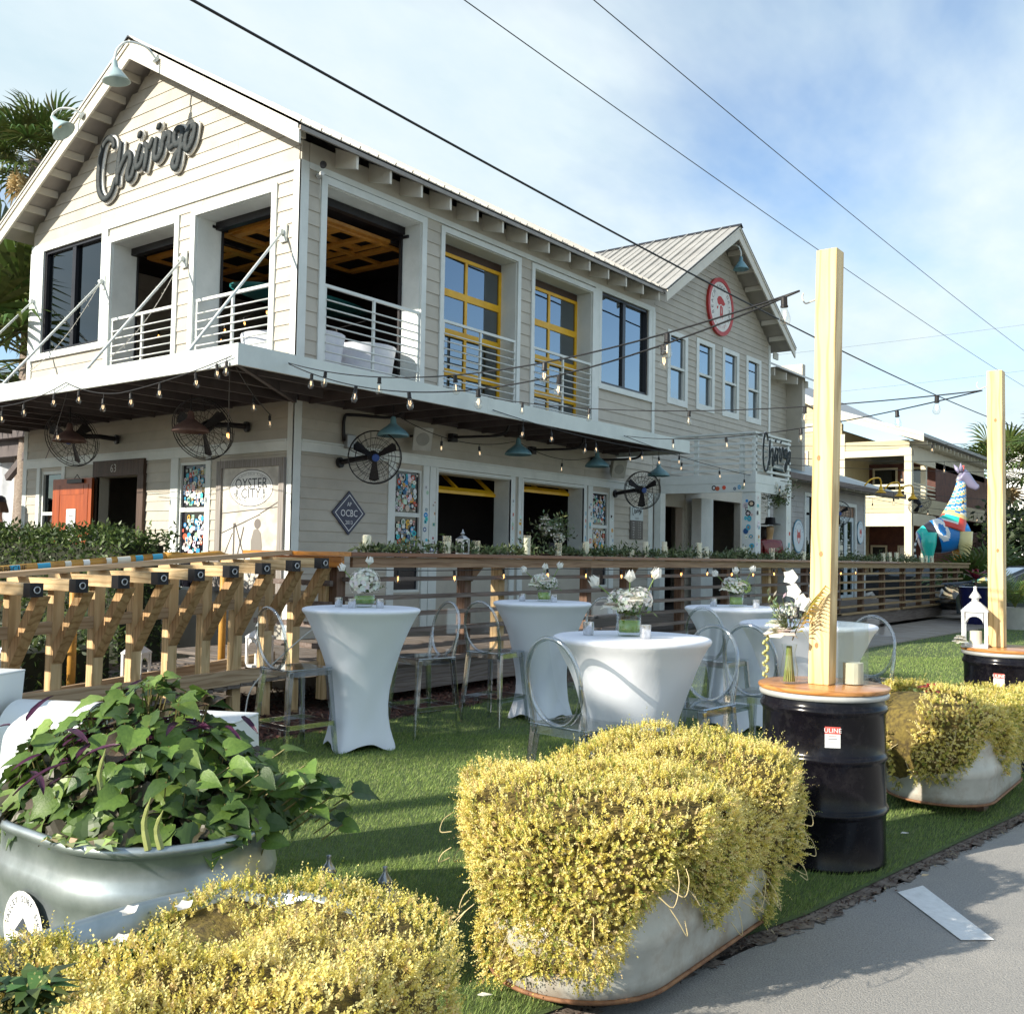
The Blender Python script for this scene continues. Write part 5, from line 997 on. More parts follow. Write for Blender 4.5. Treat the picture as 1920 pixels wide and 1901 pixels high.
# ------------------------------------------------------------------ golden sedum
SEDM = M('sedum_leaf', (1, 1, 1), .55, (.93, .93, .93), attr=True, sub=.3, scale=3)
def vnoise(p, f, seed):
    """cheap smooth noise from summed sines"""
    r_ = np.random.default_rng(seed); o = np.zeros(len(p))
    for k in range(5):
        d_ = r_.normal(0, 1, 3); d_ /= np.linalg.norm(d_); o += np.sin(p @ d_ * f * (1 + .6 * k) + r_.uniform(0, 6.28)) / (1 + .5 * k)
    return o / 2.6
def sedum(lb, x, y, L_, r_in, r_out, ztop, zbot, n, seed, tall=.05, green=.12, gap=None, K=12, lean=(0, 0), leaf=.0125):
    t_ = thing('golden_sedum', lb, 'plant', (x, y, 0), group='golden sedum plantings'); g = np.random.default_rng(seed)
    def surf(u, v):
        """u round the tank 0..1, v 0 centre of top .. 1 bottom of the drape"""
        ar_, sg_ = np.pi * r_out, 2 * L_; q = u * (2 * ar_ + 2 * sg_)
        ang = np.select([q < ar_, q < ar_ + sg_, q < 2 * ar_ + sg_], [q / r_out, np.pi + 0 * q, (q - sg_) / r_out], 0 * q)
        Ls = np.select([q < ar_, q < ar_ + sg_, q < 2 * ar_ + sg_], [L_ + 0 * q, L_ - (q - ar_), -L_ + 0 * q], -L_ + (q - 2 * ar_ - sg_)); cx_, sy_ = np.cos(ang), np.sin(ang); ang = u * 2 * np.pi
        top = v < .42; f_ = np.clip(v / .42, 0, 1); s_ = np.clip((v - .42) / .58, 0, 1)
        zb_ = zbot + .13 * np.sin(ang * 3 + seed) + .06 * np.sin(ang * 7 + 2 * seed)
        rad = np.where(top, r_out * f_ ** .8 * .96, r_out * (0.96 + .10 * np.sin(np.pi * np.clip(s_ * 1.1, 0, 1))) - (r_out - r_in) * .75 * s_ ** 2.2)
        z = np.where(top, ztop - tall * f_ ** 2.5, ztop - tall - s_ * (ztop - tall - zb_))
        p = np.stack([rad * cx_ + lean[0] * (1 - s_), rad * sy_ + Ls * np.where(top, f_ ** .7, 1) + lean[1] * (1 - s_), z], 1)
        nx = np.stack([cx_ * np.where(top, .25 * f_ + .15, 1), sy_ * np.where(top, .25 * f_ + .15, 1), np.where(top, 1, .38 - .75 * s_)], 1)
        return p, nx / np.linalg.norm(nx, axis=1, keepdims=True), s_
    # dark core
    nu, nv = 40, 16; U, V_ = np.meshgrid(np.arange(nu) / nu, np.linspace(0.001, 1, nv)); p, nn, _ = surf(U.ravel(), V_.ravel()); p = p - nn * .05; p += nn * (.07 * vnoise(p, 9, seed) + .07 * vnoise(p, 4.5, seed + 3))[:, None]
    mb = MB(); mb.v = [tuple(q) for q in p]
    for j in range(nv - 1):
        for i in range(nu): mb._f([j * nu + i, j * nu + (i + 1) % nu, (j + 1) * nu + (i + 1) % nu, (j + 1) * nu + i])
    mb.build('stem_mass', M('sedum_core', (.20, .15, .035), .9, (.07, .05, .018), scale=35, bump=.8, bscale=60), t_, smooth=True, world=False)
    m2 = int(n * 2.2); u = g.uniform(0, 1, m2); v = g.uniform(0, 1, m2) ** .85; p, nn, s_ = surf(u, v)
    lump = vnoise(p, 9, seed); fine = vnoise(p, 30, seed + 1)
    keep = (fine > -.75 - .2 * g.uniform(0, 1, m2))
    if gap is not None: keep &= ~gap(p + np.array([x, y, 0]))
    idx = np.where(keep)[0][:n]; p, nn, s_, lump, fine = p[idx], nn[idx], s_[idx], lump[idx], fine[idx]; n = len(p)
    base = p + nn * (.075 * lump + .028 * fine + .07 * vnoise(p, 4.5, seed + 3) - .02)[:, None]
    dr_ = nn * .75 + g.normal(0, .42, (n, 3)); dr_[:, 2] += .55 - .75 * s_; dr_ /= np.linalg.norm(dr_, axis=1, keepdims=True)
    ln = g.uniform(.014, .042, n) * (1 + 1.1 * (g.uniform(0, 1, n) > .92))
    ref = np.where(np.abs(dr_[:, 2:3]) > .9, np.array([[1., 0, 0]]), np.array([[0, 0, 1.]])); A = np.cross(dr_, ref); A /= np.linalg.norm(A, axis=1, keepdims=True); B = np.cross(dr_, A)
    j = np.arange(K); tt = (j + .5) / K; ph = j * 2.4
    pos = base[:, None] + dr_[:, None] * (ln[:, None] * tt[None])[..., None] + nn[:, None] * 0
    pos[..., 2] -= (s_[:, None] * (ln[:, None] * tt[None]) ** 2 * 4)
    od = A[:, None] * np.cos(ph + g.uniform(0, 6.28, (n, 1)))[..., None] + B[:, None] * np.sin(ph + g.uniform(0, 6.28, (n, 1)))[..., None]
    od /= np.linalg.norm(od, axis=2, keepdims=True) + 1e-9
    ll = leaf * g.uniform(.75, 1.25, (n, 1)) * (1 - .35 * tt[None]); lf = (od * .75 + dr_[:, None] * .75) * ll[..., None]
    sd_ = np.cross(lf, dr_[:, None]); sd_ /= np.linalg.norm(sd_, axis=2, keepdims=True) + 1e-9; sd_ *= (ll * .33)[..., None]
    Q = np.stack([pos, pos + lf * .5 + sd_, pos + lf, pos + lf * .5 - sd_], 2).reshape(-1, 3)
    base_c = np.array([(0.95, 0.82, 0.28), (0.95, 0.85, 0.38), (0.80, 0.69, 0.16), (0.50, 0.49, 0.10), (0.28, 0.34, 0.07), (0.82, 0.62, 0.30)])
    gm_ = np.clip(.5 + .5 * vnoise(p, 6, seed + 5) - .35 + green, 0, 1)
    ci = np.where(g.uniform(0, 1, n) < gm_, g.choice([2, 3, 4], n, p=[.35, .4, .25]), g.choice([0, 1, 2, 5], n, p=[.42, .3, .18, .10]))
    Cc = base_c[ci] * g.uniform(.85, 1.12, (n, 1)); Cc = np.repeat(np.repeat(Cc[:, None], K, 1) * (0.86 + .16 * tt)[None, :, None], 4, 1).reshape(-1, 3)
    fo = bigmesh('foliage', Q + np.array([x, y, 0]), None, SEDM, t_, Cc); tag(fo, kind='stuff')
    mb = MB()   # bare trailing stems
    for i in range(34):
        u_ = np.array([g.uniform(0, 1)]); q, nq, _ = surf(u_, np.array([g.uniform(.5, .95)])); q = Vector(q[0]) + Vector(nq[0]) * .02; tg = Vector((-nq[0][1], nq[0][0], 0)) * g.uniform(-1, 1); l_ = g.uniform(.06, .16)
        mb.tube(catmull([q, q + Vector(nq[0]) * .03 + tg * l_ * .3 + Vector((0, 0, -l_ * .3)), q + Vector(nq[0]) * .04 + tg * l_ * .8 + Vector((0, 0, -l_ * .7)), q + tg * l_ * 1.2 + Vector((0, 0, -l_ * .5))], 4), .0017, 4)
    tag(mb.build('trailing_stems', M('stem_straw', (.62, .50, .26), .6), t_, world=False), kind='stuff')
    return t_
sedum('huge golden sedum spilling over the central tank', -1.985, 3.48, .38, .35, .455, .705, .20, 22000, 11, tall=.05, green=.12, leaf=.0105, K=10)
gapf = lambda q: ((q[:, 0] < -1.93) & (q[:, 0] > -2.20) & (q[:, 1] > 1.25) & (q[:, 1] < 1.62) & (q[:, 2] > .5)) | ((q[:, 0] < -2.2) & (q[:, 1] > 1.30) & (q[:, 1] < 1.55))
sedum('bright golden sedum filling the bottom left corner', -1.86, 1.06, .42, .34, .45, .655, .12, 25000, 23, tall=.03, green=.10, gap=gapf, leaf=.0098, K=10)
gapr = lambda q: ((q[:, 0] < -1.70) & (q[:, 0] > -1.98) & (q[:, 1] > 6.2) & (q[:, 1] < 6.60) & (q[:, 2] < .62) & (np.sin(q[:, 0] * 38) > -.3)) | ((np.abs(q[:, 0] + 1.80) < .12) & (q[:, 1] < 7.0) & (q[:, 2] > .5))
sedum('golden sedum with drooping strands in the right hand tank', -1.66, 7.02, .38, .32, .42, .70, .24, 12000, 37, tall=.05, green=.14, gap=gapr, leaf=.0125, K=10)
# dark bromeliads and small white flowers tucked among the sedum
def rosette(mb, c, n, l_, w_, cols, up=.6, rs=random):
    for i in range(n):
        a = 2 * math.pi * i / n * 1.9 + rs.uniform(-.3, .3); el_ = up * rs.uniform(.4, 1.3); d_ = Vector((math.cos(a), math.sin(a), el_)).normalized(); s_ = Vector((-math.sin(a), math.cos(a), 0)) * w_; L2 = l_ * rs.uniform(.7, 1.15); c = Vector(c)
        mb.cur = tuple(q * rs.uniform(.7, 1.3) for q in rs.choice(cols)); m_ = c + d_ * L2 * .5 + Vector((0, 0, .01)); e = c + d_ * L2 - Vector((0, 0, L2 * .18))
        mb.poly([c - s_ * .4, c + s_ * .4, m_ + s_, m_ - s_]); mb.poly([m_ - s_, m_ + s_, e])
LEAF = M('leaf_coloured', (1, 1, 1), .45, (.88, .88, .88), attr=True, sub=.22, scale=6)
for (x, y, z), n, l_, cols, lb in (((-1.82, 6.62, .62), 26, .11, [(.20, .025, .03), (.10, .03, .03), (.35, .04, .02)], 'dark red bromeliad in the right hand tank'), ((-1.78, 6.86, .68), 18, .09, [(.40, .04, .03), (.25, .03, .03)], 'small bright red bromeliad behind the dark red one'), ((-1.86, 1.00, .66), 30, .10, [(.05, .09, .03), (.08, .14, .04), (.12, .19, .05)], 'dark green leafy plant among the sedum at the bottom left'), ((-2.03, 1.36, .60), 30, .085, [(.04, .08, .03), (.07, .12, .04)], 'dark green plant with white blossoms in the bottom left tank')):
    mb = MB(); rosette(mb, (x, y, z), n, l_, .014, cols); rosette(mb, (x + .03, y - .02, z - .02), n // 2, l_, .014, cols); t_ = thing('leafy_plant', lb, 'plant', (x, y, z)); mb.build('leaves', LEAF, t_)
    if 'blossoms' in lb:
        for dx, dy, dz in ((-.04, -.02, .075), (.05, .06, .085), (-.01, -.06, .03)):
            m2 = MB(); 
            for i in range(5):
                a = i * 1.257; c = Vector((x + dx, y + dy, z + dz)); d1 = Vector((math.cos(a), math.sin(a) * .8 - .25, .45 + .25 * math.sin(a))).normalized() * .024; d2 = Vector((math.cos(a + .7), math.sin(a + .7) * .8 - .25, .5)).normalized() * .020; d3 = Vector((math.cos(a - .7), math.sin(a - .7) * .8 - .25, .5)).normalized() * .020
                m2.poly([c, c + d3, c + d1 * 1.1, c + d2])
            m2.build('blossom', M('petal_white', (.86, .84, .80), .5, sub=.25), t_)
# ------------------------------------------------------------------ sweet potato vine
def leaf_mesh(kind):
    if kind == 'ivy': half = [(0, .0), (.18, -.10), (.40, -.02), (.50, .20), (.40, .38), (.44, .52), (.24, .60), (.10, .82), (0, 1.0)]
    elif kind == 'heart': half = [(0, .0), (.16, -.13), (.38, -.08), (.47, .15), (.40, .42), (.24, .68), (.09, .88), (0, 1.0)]
    else: half = [(0, 0), (.06, .1), (.085, .35), (.075, .6), (.04, .85), (0, 1.0)]
    mb = MB(); mid = [(0, y) for _, y in half]
    def zf(x, y): return -.32 * (y - .35) ** 2 + .26 * abs(x) - .10 * x * x + .02 * math.sin(9 * y) * abs(x) * 2
    for sg in (1, -1):
        k = len(mb.v); n = len(half)
        for x, y in half: mb.v.append((sg * x, y, zf(x, y)))
        for x, y in half: mb.v.append((0, max(0, min(1, y)), zf(0, max(0, min(1, y)))))
        for x, y in half: mb.v.append((sg * x * .5, y * .96 + .02, zf(x * .5, y) - .015))
        for i in range(n - 1):
            for a, b in ((0, 2), (2, 1)):
                f = [k + a * n + i, k + a * n + i + 1, k + b * n + i + 1, k + b * n + i]; mb._f(f if sg > 0 else f[::-1])
    me = bpy.data.meshes.new('leaf_' + kind); me.from_pydata(mb.v, [], mb.f); me.polygons.foreach_set('use_smooth', [True] * len(me.polygons)); return me
def leafmat(nm, c, c2): return M(nm, c, .42, c2, scale=9, lo=.3, hi=.7, orand=.28, sub=.22, bump=.15, bscale=14)
LM = [leafmat('vine_green', (.13, .215, .04), (.085, .155, .03)), leafmat('vine_dark', (.07, .125, .035), (.045, .09, .028)), leafmat('vine_lime', (.22, .31, .075), (.15, .24, .05)), leafmat('vine_bronze', (.13, .085, .06), (.07, .06, .04))]
PURP = leafmat('spiderwort_purple', (.085, .018, .055), (.05, .012, .04))
lm = {}
for kd in ('ivy', 'heart'):
    for i, mt_ in enumerate(LM): me = leaf_mesh(kd); me.materials.append(mt_); lm[(kd, i)] = me
lmp = leaf_mesh('lance'); lmp.materials.append(PURP)
VINE = thing('sweet_potato_vine', 'lush green sweet potato vine overflowing the left galvanised tank', 'plant', (-3.02, 2.03, .58)); rs = random.Random(12)
def put_leaf(me, p, nrm, tipdir, s_, parent, nm='leaf'):
    z = Vector(nrm).normalized(); y = Vector(tipdir) - z * Vector(tipdir).dot(z); y = y.normalized() if y.length > 1e-4 else Vector((1, 0, 0)); x = y.cross(z)
    o = link(nm, me, None, parent); p = Vector(p) - Vector(origin(parent)); o.matrix_local = Matrix(((x.x * s_, y.x * s_, z.x * s_, p.x), (x.y * s_, y.y * s_, z.y * s_, p.y), (x.z * s_, y.z * s_, z.z * s_, p.z), (0, 0, 0, 1))); return o
stems = MB(); nl = 0
while nl < 300:
    a = rs.uniform(0, 6.283); f_ = math.sqrt(rs.uniform(0, 1)); px, py = f_ * .62 * math.cos(a), f_ * .42 * math.sin(a)
    hz_ = .30 * (1 - f_ ** 2.2) * (1 + .25 * math.sin(px * 9 + 1) * math.cos(py * 7)) - (.10 * max(0, f_ - .8) * 5)
    p = Vector((-3.24 + px, 2.13 + py, .665 + hz_ + rs.uniform(-.05, .03)))
    out_ = Vector((px, py, 0)); out_ = out_.normalized() if out_.length > .01 else Vector((1, 0, 0))
    nrm = out_ * (.25 + .75 * f_) * rs.uniform(.3, 1.2) + Vector((rs.uniform(-.55, .55), rs.uniform(-.75, .35), 1.0)); tip = out_ * rs.uniform(.2, 1) + Vector((rs.uniform(-.8, .8), rs.uniform(-.8, .8), -.35))
    e = rs.random(); i = 0 if e < .46 else 1 if e < .78 else 2 if e < .92 else 3
    put_leaf(lm[(rs.choice(('ivy', 'ivy', 'heart')), i)], p, nrm, tip, rs.uniform(.055, .115), VINE); nl += 1
    stems.tube([p, p + Vector((-out_.x * .03, -out_.y * .03, -.09))], .0025, 4)
for i in range(34):    # trailing shoot to the right, over the edge
    t_ = rs.uniform(0, 1); p = Vector((-2.76 + .14 * t_ + rs.uniform(-.09, .09), 2.22 + .26 * t_ + rs.uniform(-.11, .11), .76 - .14 * t_ * t_ + rs.uniform(-.09, .06)))
    put_leaf(lm[(rs.choice(('ivy', 'heart')), rs.choice((0, 0, 1)))], p, (rs.uniform(-.3, .8), rs.uniform(-1, .2), 1), (rs.uniform(0, 1), rs.uniform(-.4, .8), -.5), rs.uniform(.06, .11), VINE); stems.tube([p, p + Vector((-.05, -.05, -.05))], .0025, 4)
for i in range(46):    # purple spiderwort at the left
    a = rs.uniform(0, 6.283); p = Vector((-3.22 + rs.uniform(-.22, .22), 1.86 + rs.uniform(-.18, .28), .84 + rs.uniform(-.08, .10))); d_ = Vector((math.cos(a), math.sin(a), rs.uniform(-.5, .5)))
    if i > 30: p = Vector((-3.1 + rs.uniform(-.3, .2), 2.15 + rs.uniform(-.15, .25), .90 + rs.uniform(-.05, .03)))
    o = put_leaf(lmp, p, Vector((rs.uniform(-.5, .5), rs.uniform(-.6, .2), 1)), d_, rs.uniform(.10, .19), VINE, 'purple_leaf')
tag(stems.build('stems', M('vine_stem', (.20, .17, .06), .6), VINE), kind='stuff')
V2 = []; C2 = []; srcs = [np.array([v.co for v in lm[(k_, 0)].vertices]) for k_ in ('ivy', 'heart')]; fidx = [np.array([list(p_.vertices) for p_ in lm[(k_, 0)].polygons]) for k_ in ('ivy', 'heart')]
for i in range(850):     # the leaves further in, too many to pick apart
    a = rs.uniform(0, 6.283); f_ = math.sqrt(rs.random()); px, py = f_ * .62 * math.cos(a), f_ * .42 * math.sin(a); s_ = rs.uniform(.05, .095); k_ = i % 2
    p = np.array([-3.24 + px, 2.12 + py, .60 + .27 * (1 - f_ ** 2.2) * rs.uniform(.35, 1.0)]); z = Vector((px * 1.2 + rs.uniform(-.6, .6), py * 1.2 + rs.uniform(-.8, .3), .8)).normalized(); x = z.cross(Vector((rs.uniform(-1, 1), rs.uniform(-1, 1), .2))).normalized(); y = z.cross(x)
    W_ = srcs[k_] @ np.array([x, y, z]) * s_ + p; V2.append(W_[fidx[k_]].reshape(-1, 3)); C2.append(np.tile(np.array(rs.choice([(.10, .17, .035), (.06, .11, .03), (.16, .24, .05), (.08, .07, .04)])) * rs.uniform(.8, 1.2), (len(V2[-1]), 1)))
tag(bigmesh('inner_leaves', np.concatenate(V2), None, LEAF, VINE, np.concatenate(C2), smooth=False), kind='stuff')
for i, (px, py) in enumerate(((-2.80, 1.70), (-2.98, 1.66), (-2.90, 1.66))):
    mb = MB(); rosette(mb, (px, py, .60), 9 if i == 0 else 6, .075 if i == 0 else .05, .016, [(.42, .48, .20), (.50, .55, .28)], .5, rs); mb.build('succulent_rosette', LEAF, VINE)
for p, l_ in (((-2.70, 1.80, .60), .16), ((-2.68, 1.83, .60), .12), ((-2.95, 1.80, .70), .17)):
    mb = MB(); mb.cur = (.40, .44, .16); p = Vector(p); mb.tube(catmull([p, p + Vector((-.01, -.01, l_ * .5)), p + Vector((.02, -.01, l_))], 4), [.012] * 3 + [.010] * 2 + [.007] * 2 + [.003, .001], 6); mb.build('snake_plant_blade', LEAF, VINE)
# white metal marquee shells behind the vine
SHELL = M('white_shell', (.78, .81, .82), .35, (.74, .77, .785), scale=2)
def shell_box(lb, x, y, rz_, w0, w1, d0, d1, h_):
    t_ = thing('white_shell_box', lb, 'pedestal', (x, y, 0), rz_, 'white sheet metal shells'); mb = MB()
    for w_, d_, z in ((w0, d0, 0), (w1, d1, h_)): mb.v += [(-w_ / 2, -d_ / 2, z), (w_ / 2, -d_ / 2, z), (w_ / 2, d_ / 2, z), (-w_ / 2, d_ / 2, z)]
    for f in ((3, 2, 1, 0), (0, 1, 5, 4), (1, 2, 6, 5), (2, 3, 7, 6), (3, 0, 4, 7)): mb._f(list(f))
    mb.build('shell_body', SHELL, t_, world=False); mb = MB(); mb.box(-w1 / 2 - .003, w1 / 2 + .003, -d1 / 2 - .003, d1 / 2 + .003, h_ + .0005, h_ + .012); bevel(mb.build('shell_top', SHELL, t_, world=False), .004)
shell_box('tapered white metal box standing right behind the vine', -4.02, 2.98, R(28), .40, .34, .40, .36, .70); shell_box('tapered white metal box at the left picture edge below the railing', -6.2, 2.85, R(28), .42, .50, .40, .44, .74)
ar = thing('white_arch_shell', 'rounded white metal hood lying between the railing and the vine', 'hood', (-5.75, 3.2, 0), R(0)); mb = MB(); n = 18
for r_ in (.26, .25):
    for yy in (-.23, .23): pass
arcp = [(.21 * math.cos(math.pi * i / n), .32 + .21 * math.sin(math.pi * i / n)) for i in range(n + 1)]; arcq = [(.198 * math.cos(math.pi * i / n), .32 + .198 * math.sin(math.pi * i / n)) for i in range(n + 1)]
prof_ = [(.21, .0)] + arcp + [(-.21, .0), (-.198, 0)] + arcq[::-1] + [(.198, 0)]
dirA = Vector((math.cos(R(28)), math.sin(R(28)), 0)); dirB = Vector((-dirA.y, dirA.x, 0)); o_ = Vector((-5.75, 3.2, 0))
k = len(mb.v); m_ = len(prof_)
for off in (-.26, .26): mb.v += [tuple(o_ + dirB * u_ + dirA * off + Vector((0, 0, z + .06))) for u_, z in prof_]
for i in range(m_): mb._f([k + i, k + (i + 1) % m_, k + m_ + (i + 1) % m_, k + m_ + i])
mb.build('hood', SHELL, ar, smooth=True, auto=40); MB().lathe([(0, 0), (.19, 0)], 20, tuple(o_ + dirA * .2 + Vector((0, 0, .38))), ax=dirA).build('back_plate', M('galv_inner', (.3, .32, .33), .4, metal=.7), ar)
# ------------------------------------------------------------------ foliage: hedge, palms
def leaf_cloud(pts, nrm, size, cols, g, aspect=.38, fold=0.0):
    """one pointed leaf (quad) at each point"""
    n = len(pts); t = g.normal(0, 1, (n, 3)) + nrm * .6; t /= np.linalg.norm(t, axis=1, keepdims=True)
    s_ = np.cross(t, g.normal(0, 1, (n, 3))); s_ /= np.linalg.norm(s_, axis=1, keepdims=True); L_ = size * g.uniform(.7, 1.3, (n, 1)); W = L_ * aspect
    Q = np.stack([pts, pts + t * L_ * .45 + s_ * W * .5, pts + t * L_, pts + t * L_ * .45 - s_ * W * .5], 1).reshape(-1, 3)
    C = np.repeat(np.array(cols)[g.integers(0, len(cols), n)] * g.uniform(.75, 1.25, (n, 1)), 4, 0); return Q, C
def hedge(lb, x0, x1, y0, y1, z0, z1, n, seed):
    g = np.random.default_rng(seed); t_ = thing('hedge', lb, 'hedge', ((x0 + x1) / 2, (y0 + y1) / 2, z0))
    p = np.stack([g.uniform(x0, x1, n), g.uniform(y0, y1, n), z0 + (z1 - z0) * g.uniform(0, 1, n) ** .7], 1)
    c = np.array([(x0 + x1) / 2, (y0 + y1) / 2, (z0 + z1) / 2]); e = (p - c) / np.array([(x1 - x0) / 2, (y1 - y0) / 2, (z1 - z0) / 2]); m_ = np.abs(e).max(1); k = m_ > g.uniform(.35, .95, n); p = p[k]; e = e[k]
    p += g.normal(0, .03, p.shape); p[:, 2] += .07 * np.sin(p[:, 0] * 4.1) * (e[:, 2] > .3); nn = e + np.array([0, 0, .6]); nn /= np.linalg.norm(nn, axis=1, keepdims=True)
    Q, C = leaf_cloud(p, nn, .075, [(.05, .09, .025), (.08, .13, .03), (.12, .17, .045), (.035, .06, .02)], g); tag(bigmesh('foliage', Q, None, LEAF, t_, C), kind='stuff')
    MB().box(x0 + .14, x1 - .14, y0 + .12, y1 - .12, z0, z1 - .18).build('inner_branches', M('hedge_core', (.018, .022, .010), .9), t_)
    for i in range(5): x = x0 + (x1 - x0) * (i + .5) / 5; MB().tube([(x, (y0 + y1) / 2, -.03), (x + .05, (y0 + y1) / 2, z0 + .2)], .03, 6).build('trunk', POSTW, t_)
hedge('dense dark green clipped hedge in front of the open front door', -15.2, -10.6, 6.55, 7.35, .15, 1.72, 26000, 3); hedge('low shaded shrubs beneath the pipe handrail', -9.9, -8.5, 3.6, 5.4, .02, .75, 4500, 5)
def fan_frond(nseg=26, spread=150, plen=1.0, seed=1):
    rs = random.Random(seed); mb = MB(); L_ = 1.0
    mb.cur = (.16, .15, .05); mb.tube([(0, 0, 0), (0, plen * .5, .02), (0, plen, -.02)], [.022, .016, .012], 5)
    for i in range(nseg):
        a = R(-spread + 2 * spread * i / (nseg - 1)); d_ = Vector((math.sin(a), math.cos(a), 0)); s_ = Vector((d_.y, -d_.x, 0)); l_ = L_ * (.72 + .28 * math.cos(a * .6)) * rs.uniform(.9, 1.05); w_ = .05
        c = Vector((0, plen, -.02)); p1 = c + d_ * l_ * .5 + Vector((0, 0, .05 * (1 if i % 2 else -.2))); p2 = c + d_ * l_ * .8 + Vector((0, 0, -.05)); p3 = c + d_ * l_ + Vector((rs.uniform(-.05, .05), 0, -.28 * l_ * rs.uniform(.5, 1.3)))
        mb.cur = tuple(q * rs.uniform(.8, 1.2) for q in (.095, .135, .035)); mb.poly([c - s_ * .01, c + s_ * .01, p1 + s_ * w_, p1 - s_ * w_]); mb.poly([p1 - s_ * w_, p1 + s_ * w_, p2 + s_ * w_ * .55, p2 - s_ * w_ * .55]); mb.poly([p2 - s_ * w_ * .55, p2 + s_ * w_ * .55, p3])
    return mb
def mesh_of(mb, name, mat):
    o = mb.build(name, mat); me = o.data; bpy.data.objects.remove(o); return me
FROND = [mesh_of(fan_frond(seed=i, plen=1.0 + .15 * i), 'frond_mesh', LEAF) for i in range(3)]
DRYM = M('dry_frond', (.55, .48, .30), .8, (.40, .32, .18), scale=5, attr=True); 
def dry_frond():
    mb = fan_frond(18, 100, .9, 9); mb.c = [(.62, .50, .28) if random.random() < .7 else (.5, .36, .18) for _ in mb.c]; return mesh_of(mb, 'dry_frond_mesh', M('dry_leaf', (1, 1, 1), .8, (.85, .8, .75), attr=True, sub=.15))
DRY = dry_frond(); TRUNK = M('palm_trunk', (.30, .25, .21), .9, (.18, .14, .115), scale=14, stretch=(1, 1, 3), bump=.6, bscale=20)
def place_frond(parent, me, nm, c, az_, el_, s_, roll=0.0):
    o = link(nm, me, None, parent); o.location = Vector(c) - Vector(origin(parent)); o.rotation_euler = (el_, roll, az_); o.scale = (s_, s_, s_); return o
def palm(lb, x, y, h_, s_, n=26, skirt=10, seed=1, r_=.16, grp=None, lean=(0, 0)):
    rs = random.Random(seed); t_ = thing('fan_palm', lb, 'palm tree', (x, y, 0), group=grp); top = Vector((x + lean[0], y + lean[1], h_))
    pts = [Vector((x, y, -.05)).lerp(top, i / 14) for i in range(15)]; MB().tube(pts, [r_ * (1.25 - .35 * i / 14) * (1.06 if i % 2 else .97) for i in range(15)], 12).build('trunk', TRUNK, t_, smooth=True)
    for i in range(n):
        a = i * 2.399 + rs.uniform(-.2, .2); e = R(75 - 95 * (i / n) ** .9 + rs.uniform(-10, 10)); place_frond(t_, FROND[i % 3], 'frond', top + Vector((0, 0, .12 * s_ * (1 - i / n))), a, e, s_ * rs.uniform(.85, 1.1), rs.uniform(-.3, .3))
    for i in range(skirt): place_frond(t_, DRY, 'dry_frond', top + Vector((0, 0, -.1)), i * 2.1, R(-62 - rs.uniform(0, 22)), s_ * rs.uniform(.7, .95), rs.uniform(-.4, .4))
    return t_
palm('tall shaggy fan palm behind the left roof slope', -18.75, 9.6, 8.85, .62, 34, 18, 2); palm('low fan palm crowding the left wall of the gable', -18.1, 9.3, 4.9, 1.2, 26, 0, 3); palm('second low fan palm at the left picture edge', -19.4, 9.9, 6.4, 1.1, 22, 0, 9)
palm('far fan palm before the white building', -12.9, 66, 7.0, 1.5, 22, 8, 4, .25); palm('fan palm at the right edge in front of the white building', -9.6, 64, 7.6, 1.4, 22, 6, 14, .25)
palm('bushy green fan palm behind the parked car, right of the giraffe', -7.05, 33.4, .35, .95, 30, 0, 5, .12); palm('smaller bushy fan palm at the right of the far post', -5.6, 33.8, .30, .85, 24, 0, 6, .12)
for i, (tx, ty, h_, s_) in enumerate(((-5.0, 7.2, 6.0, .72), (-4.3, 9.3, 6.6, .75), (-2.75, 8.0, 6.2, .66), (-2.65, 6.1, 5.8, .42), (-5.3, 10.6, 7.0, .7))): palm('fan palm standing left of the viewer, shading the tables', tx - .8 * h_, ty - 2 * h_, h_, s_, 26, 6, 30 + i, .12, 'palms beside the viewer')
def pinnate(n=22, seed=1):
    mb = MB(); rs = random.Random(seed); pts = [Vector((0, t * 1.0, .42 * t - .55 * t * t)) for t in np.linspace(0, 1, n)]; mb.cur = (.22, .24, .06); mb.tube(pts, [.010 * (1 - .8 * i / n) for i in range(n)], 4)
    for i in range(2, n):
        for sg in (-1, 1):
            l_ = .34 * math.sin(math.pi * min(1, (i + 2) / (n + 2))) + .05; p = pts[i]; d_ = Vector((sg * .8, .55, .12)).normalized(); e = p + d_ * l_ - Vector((0, 0, .08 * l_ / .3)); s_ = Vector((0, .014, 0)); mb.cur = tuple(q * rs.uniform(.8, 1.2) for q in (.16, .22, .05)); mb.poly([p - s_ * .4, p + d_ * l_ * .4 - s_, e, p + d_ * l_ * .4 + s_])
    return mb
PIN = mesh_of(pinnate(), 'pinnate_mesh', LEAF)
t_ = thing('potted_palm', 'feathery potted palm in a pale concrete planter at the right edge', 'plant', (-4.75, 25.6, 0)); MB().lathe([(0, 0), (.30, 0), (.36, .45), (.38, .5), (.34, .5), (.32, .44), (0, .44)], 20, (-4.75, 25.6, 0)).build('pot', M('concrete_pot', (.50, .48, .44), .8), t_, smooth=True, auto=40)
for i in range(16): place_frond(t_, PIN, 'frond', (-4.75, 25.6, .5), i * 2.4, R(25 + 12 * (i % 4)), 1.15)
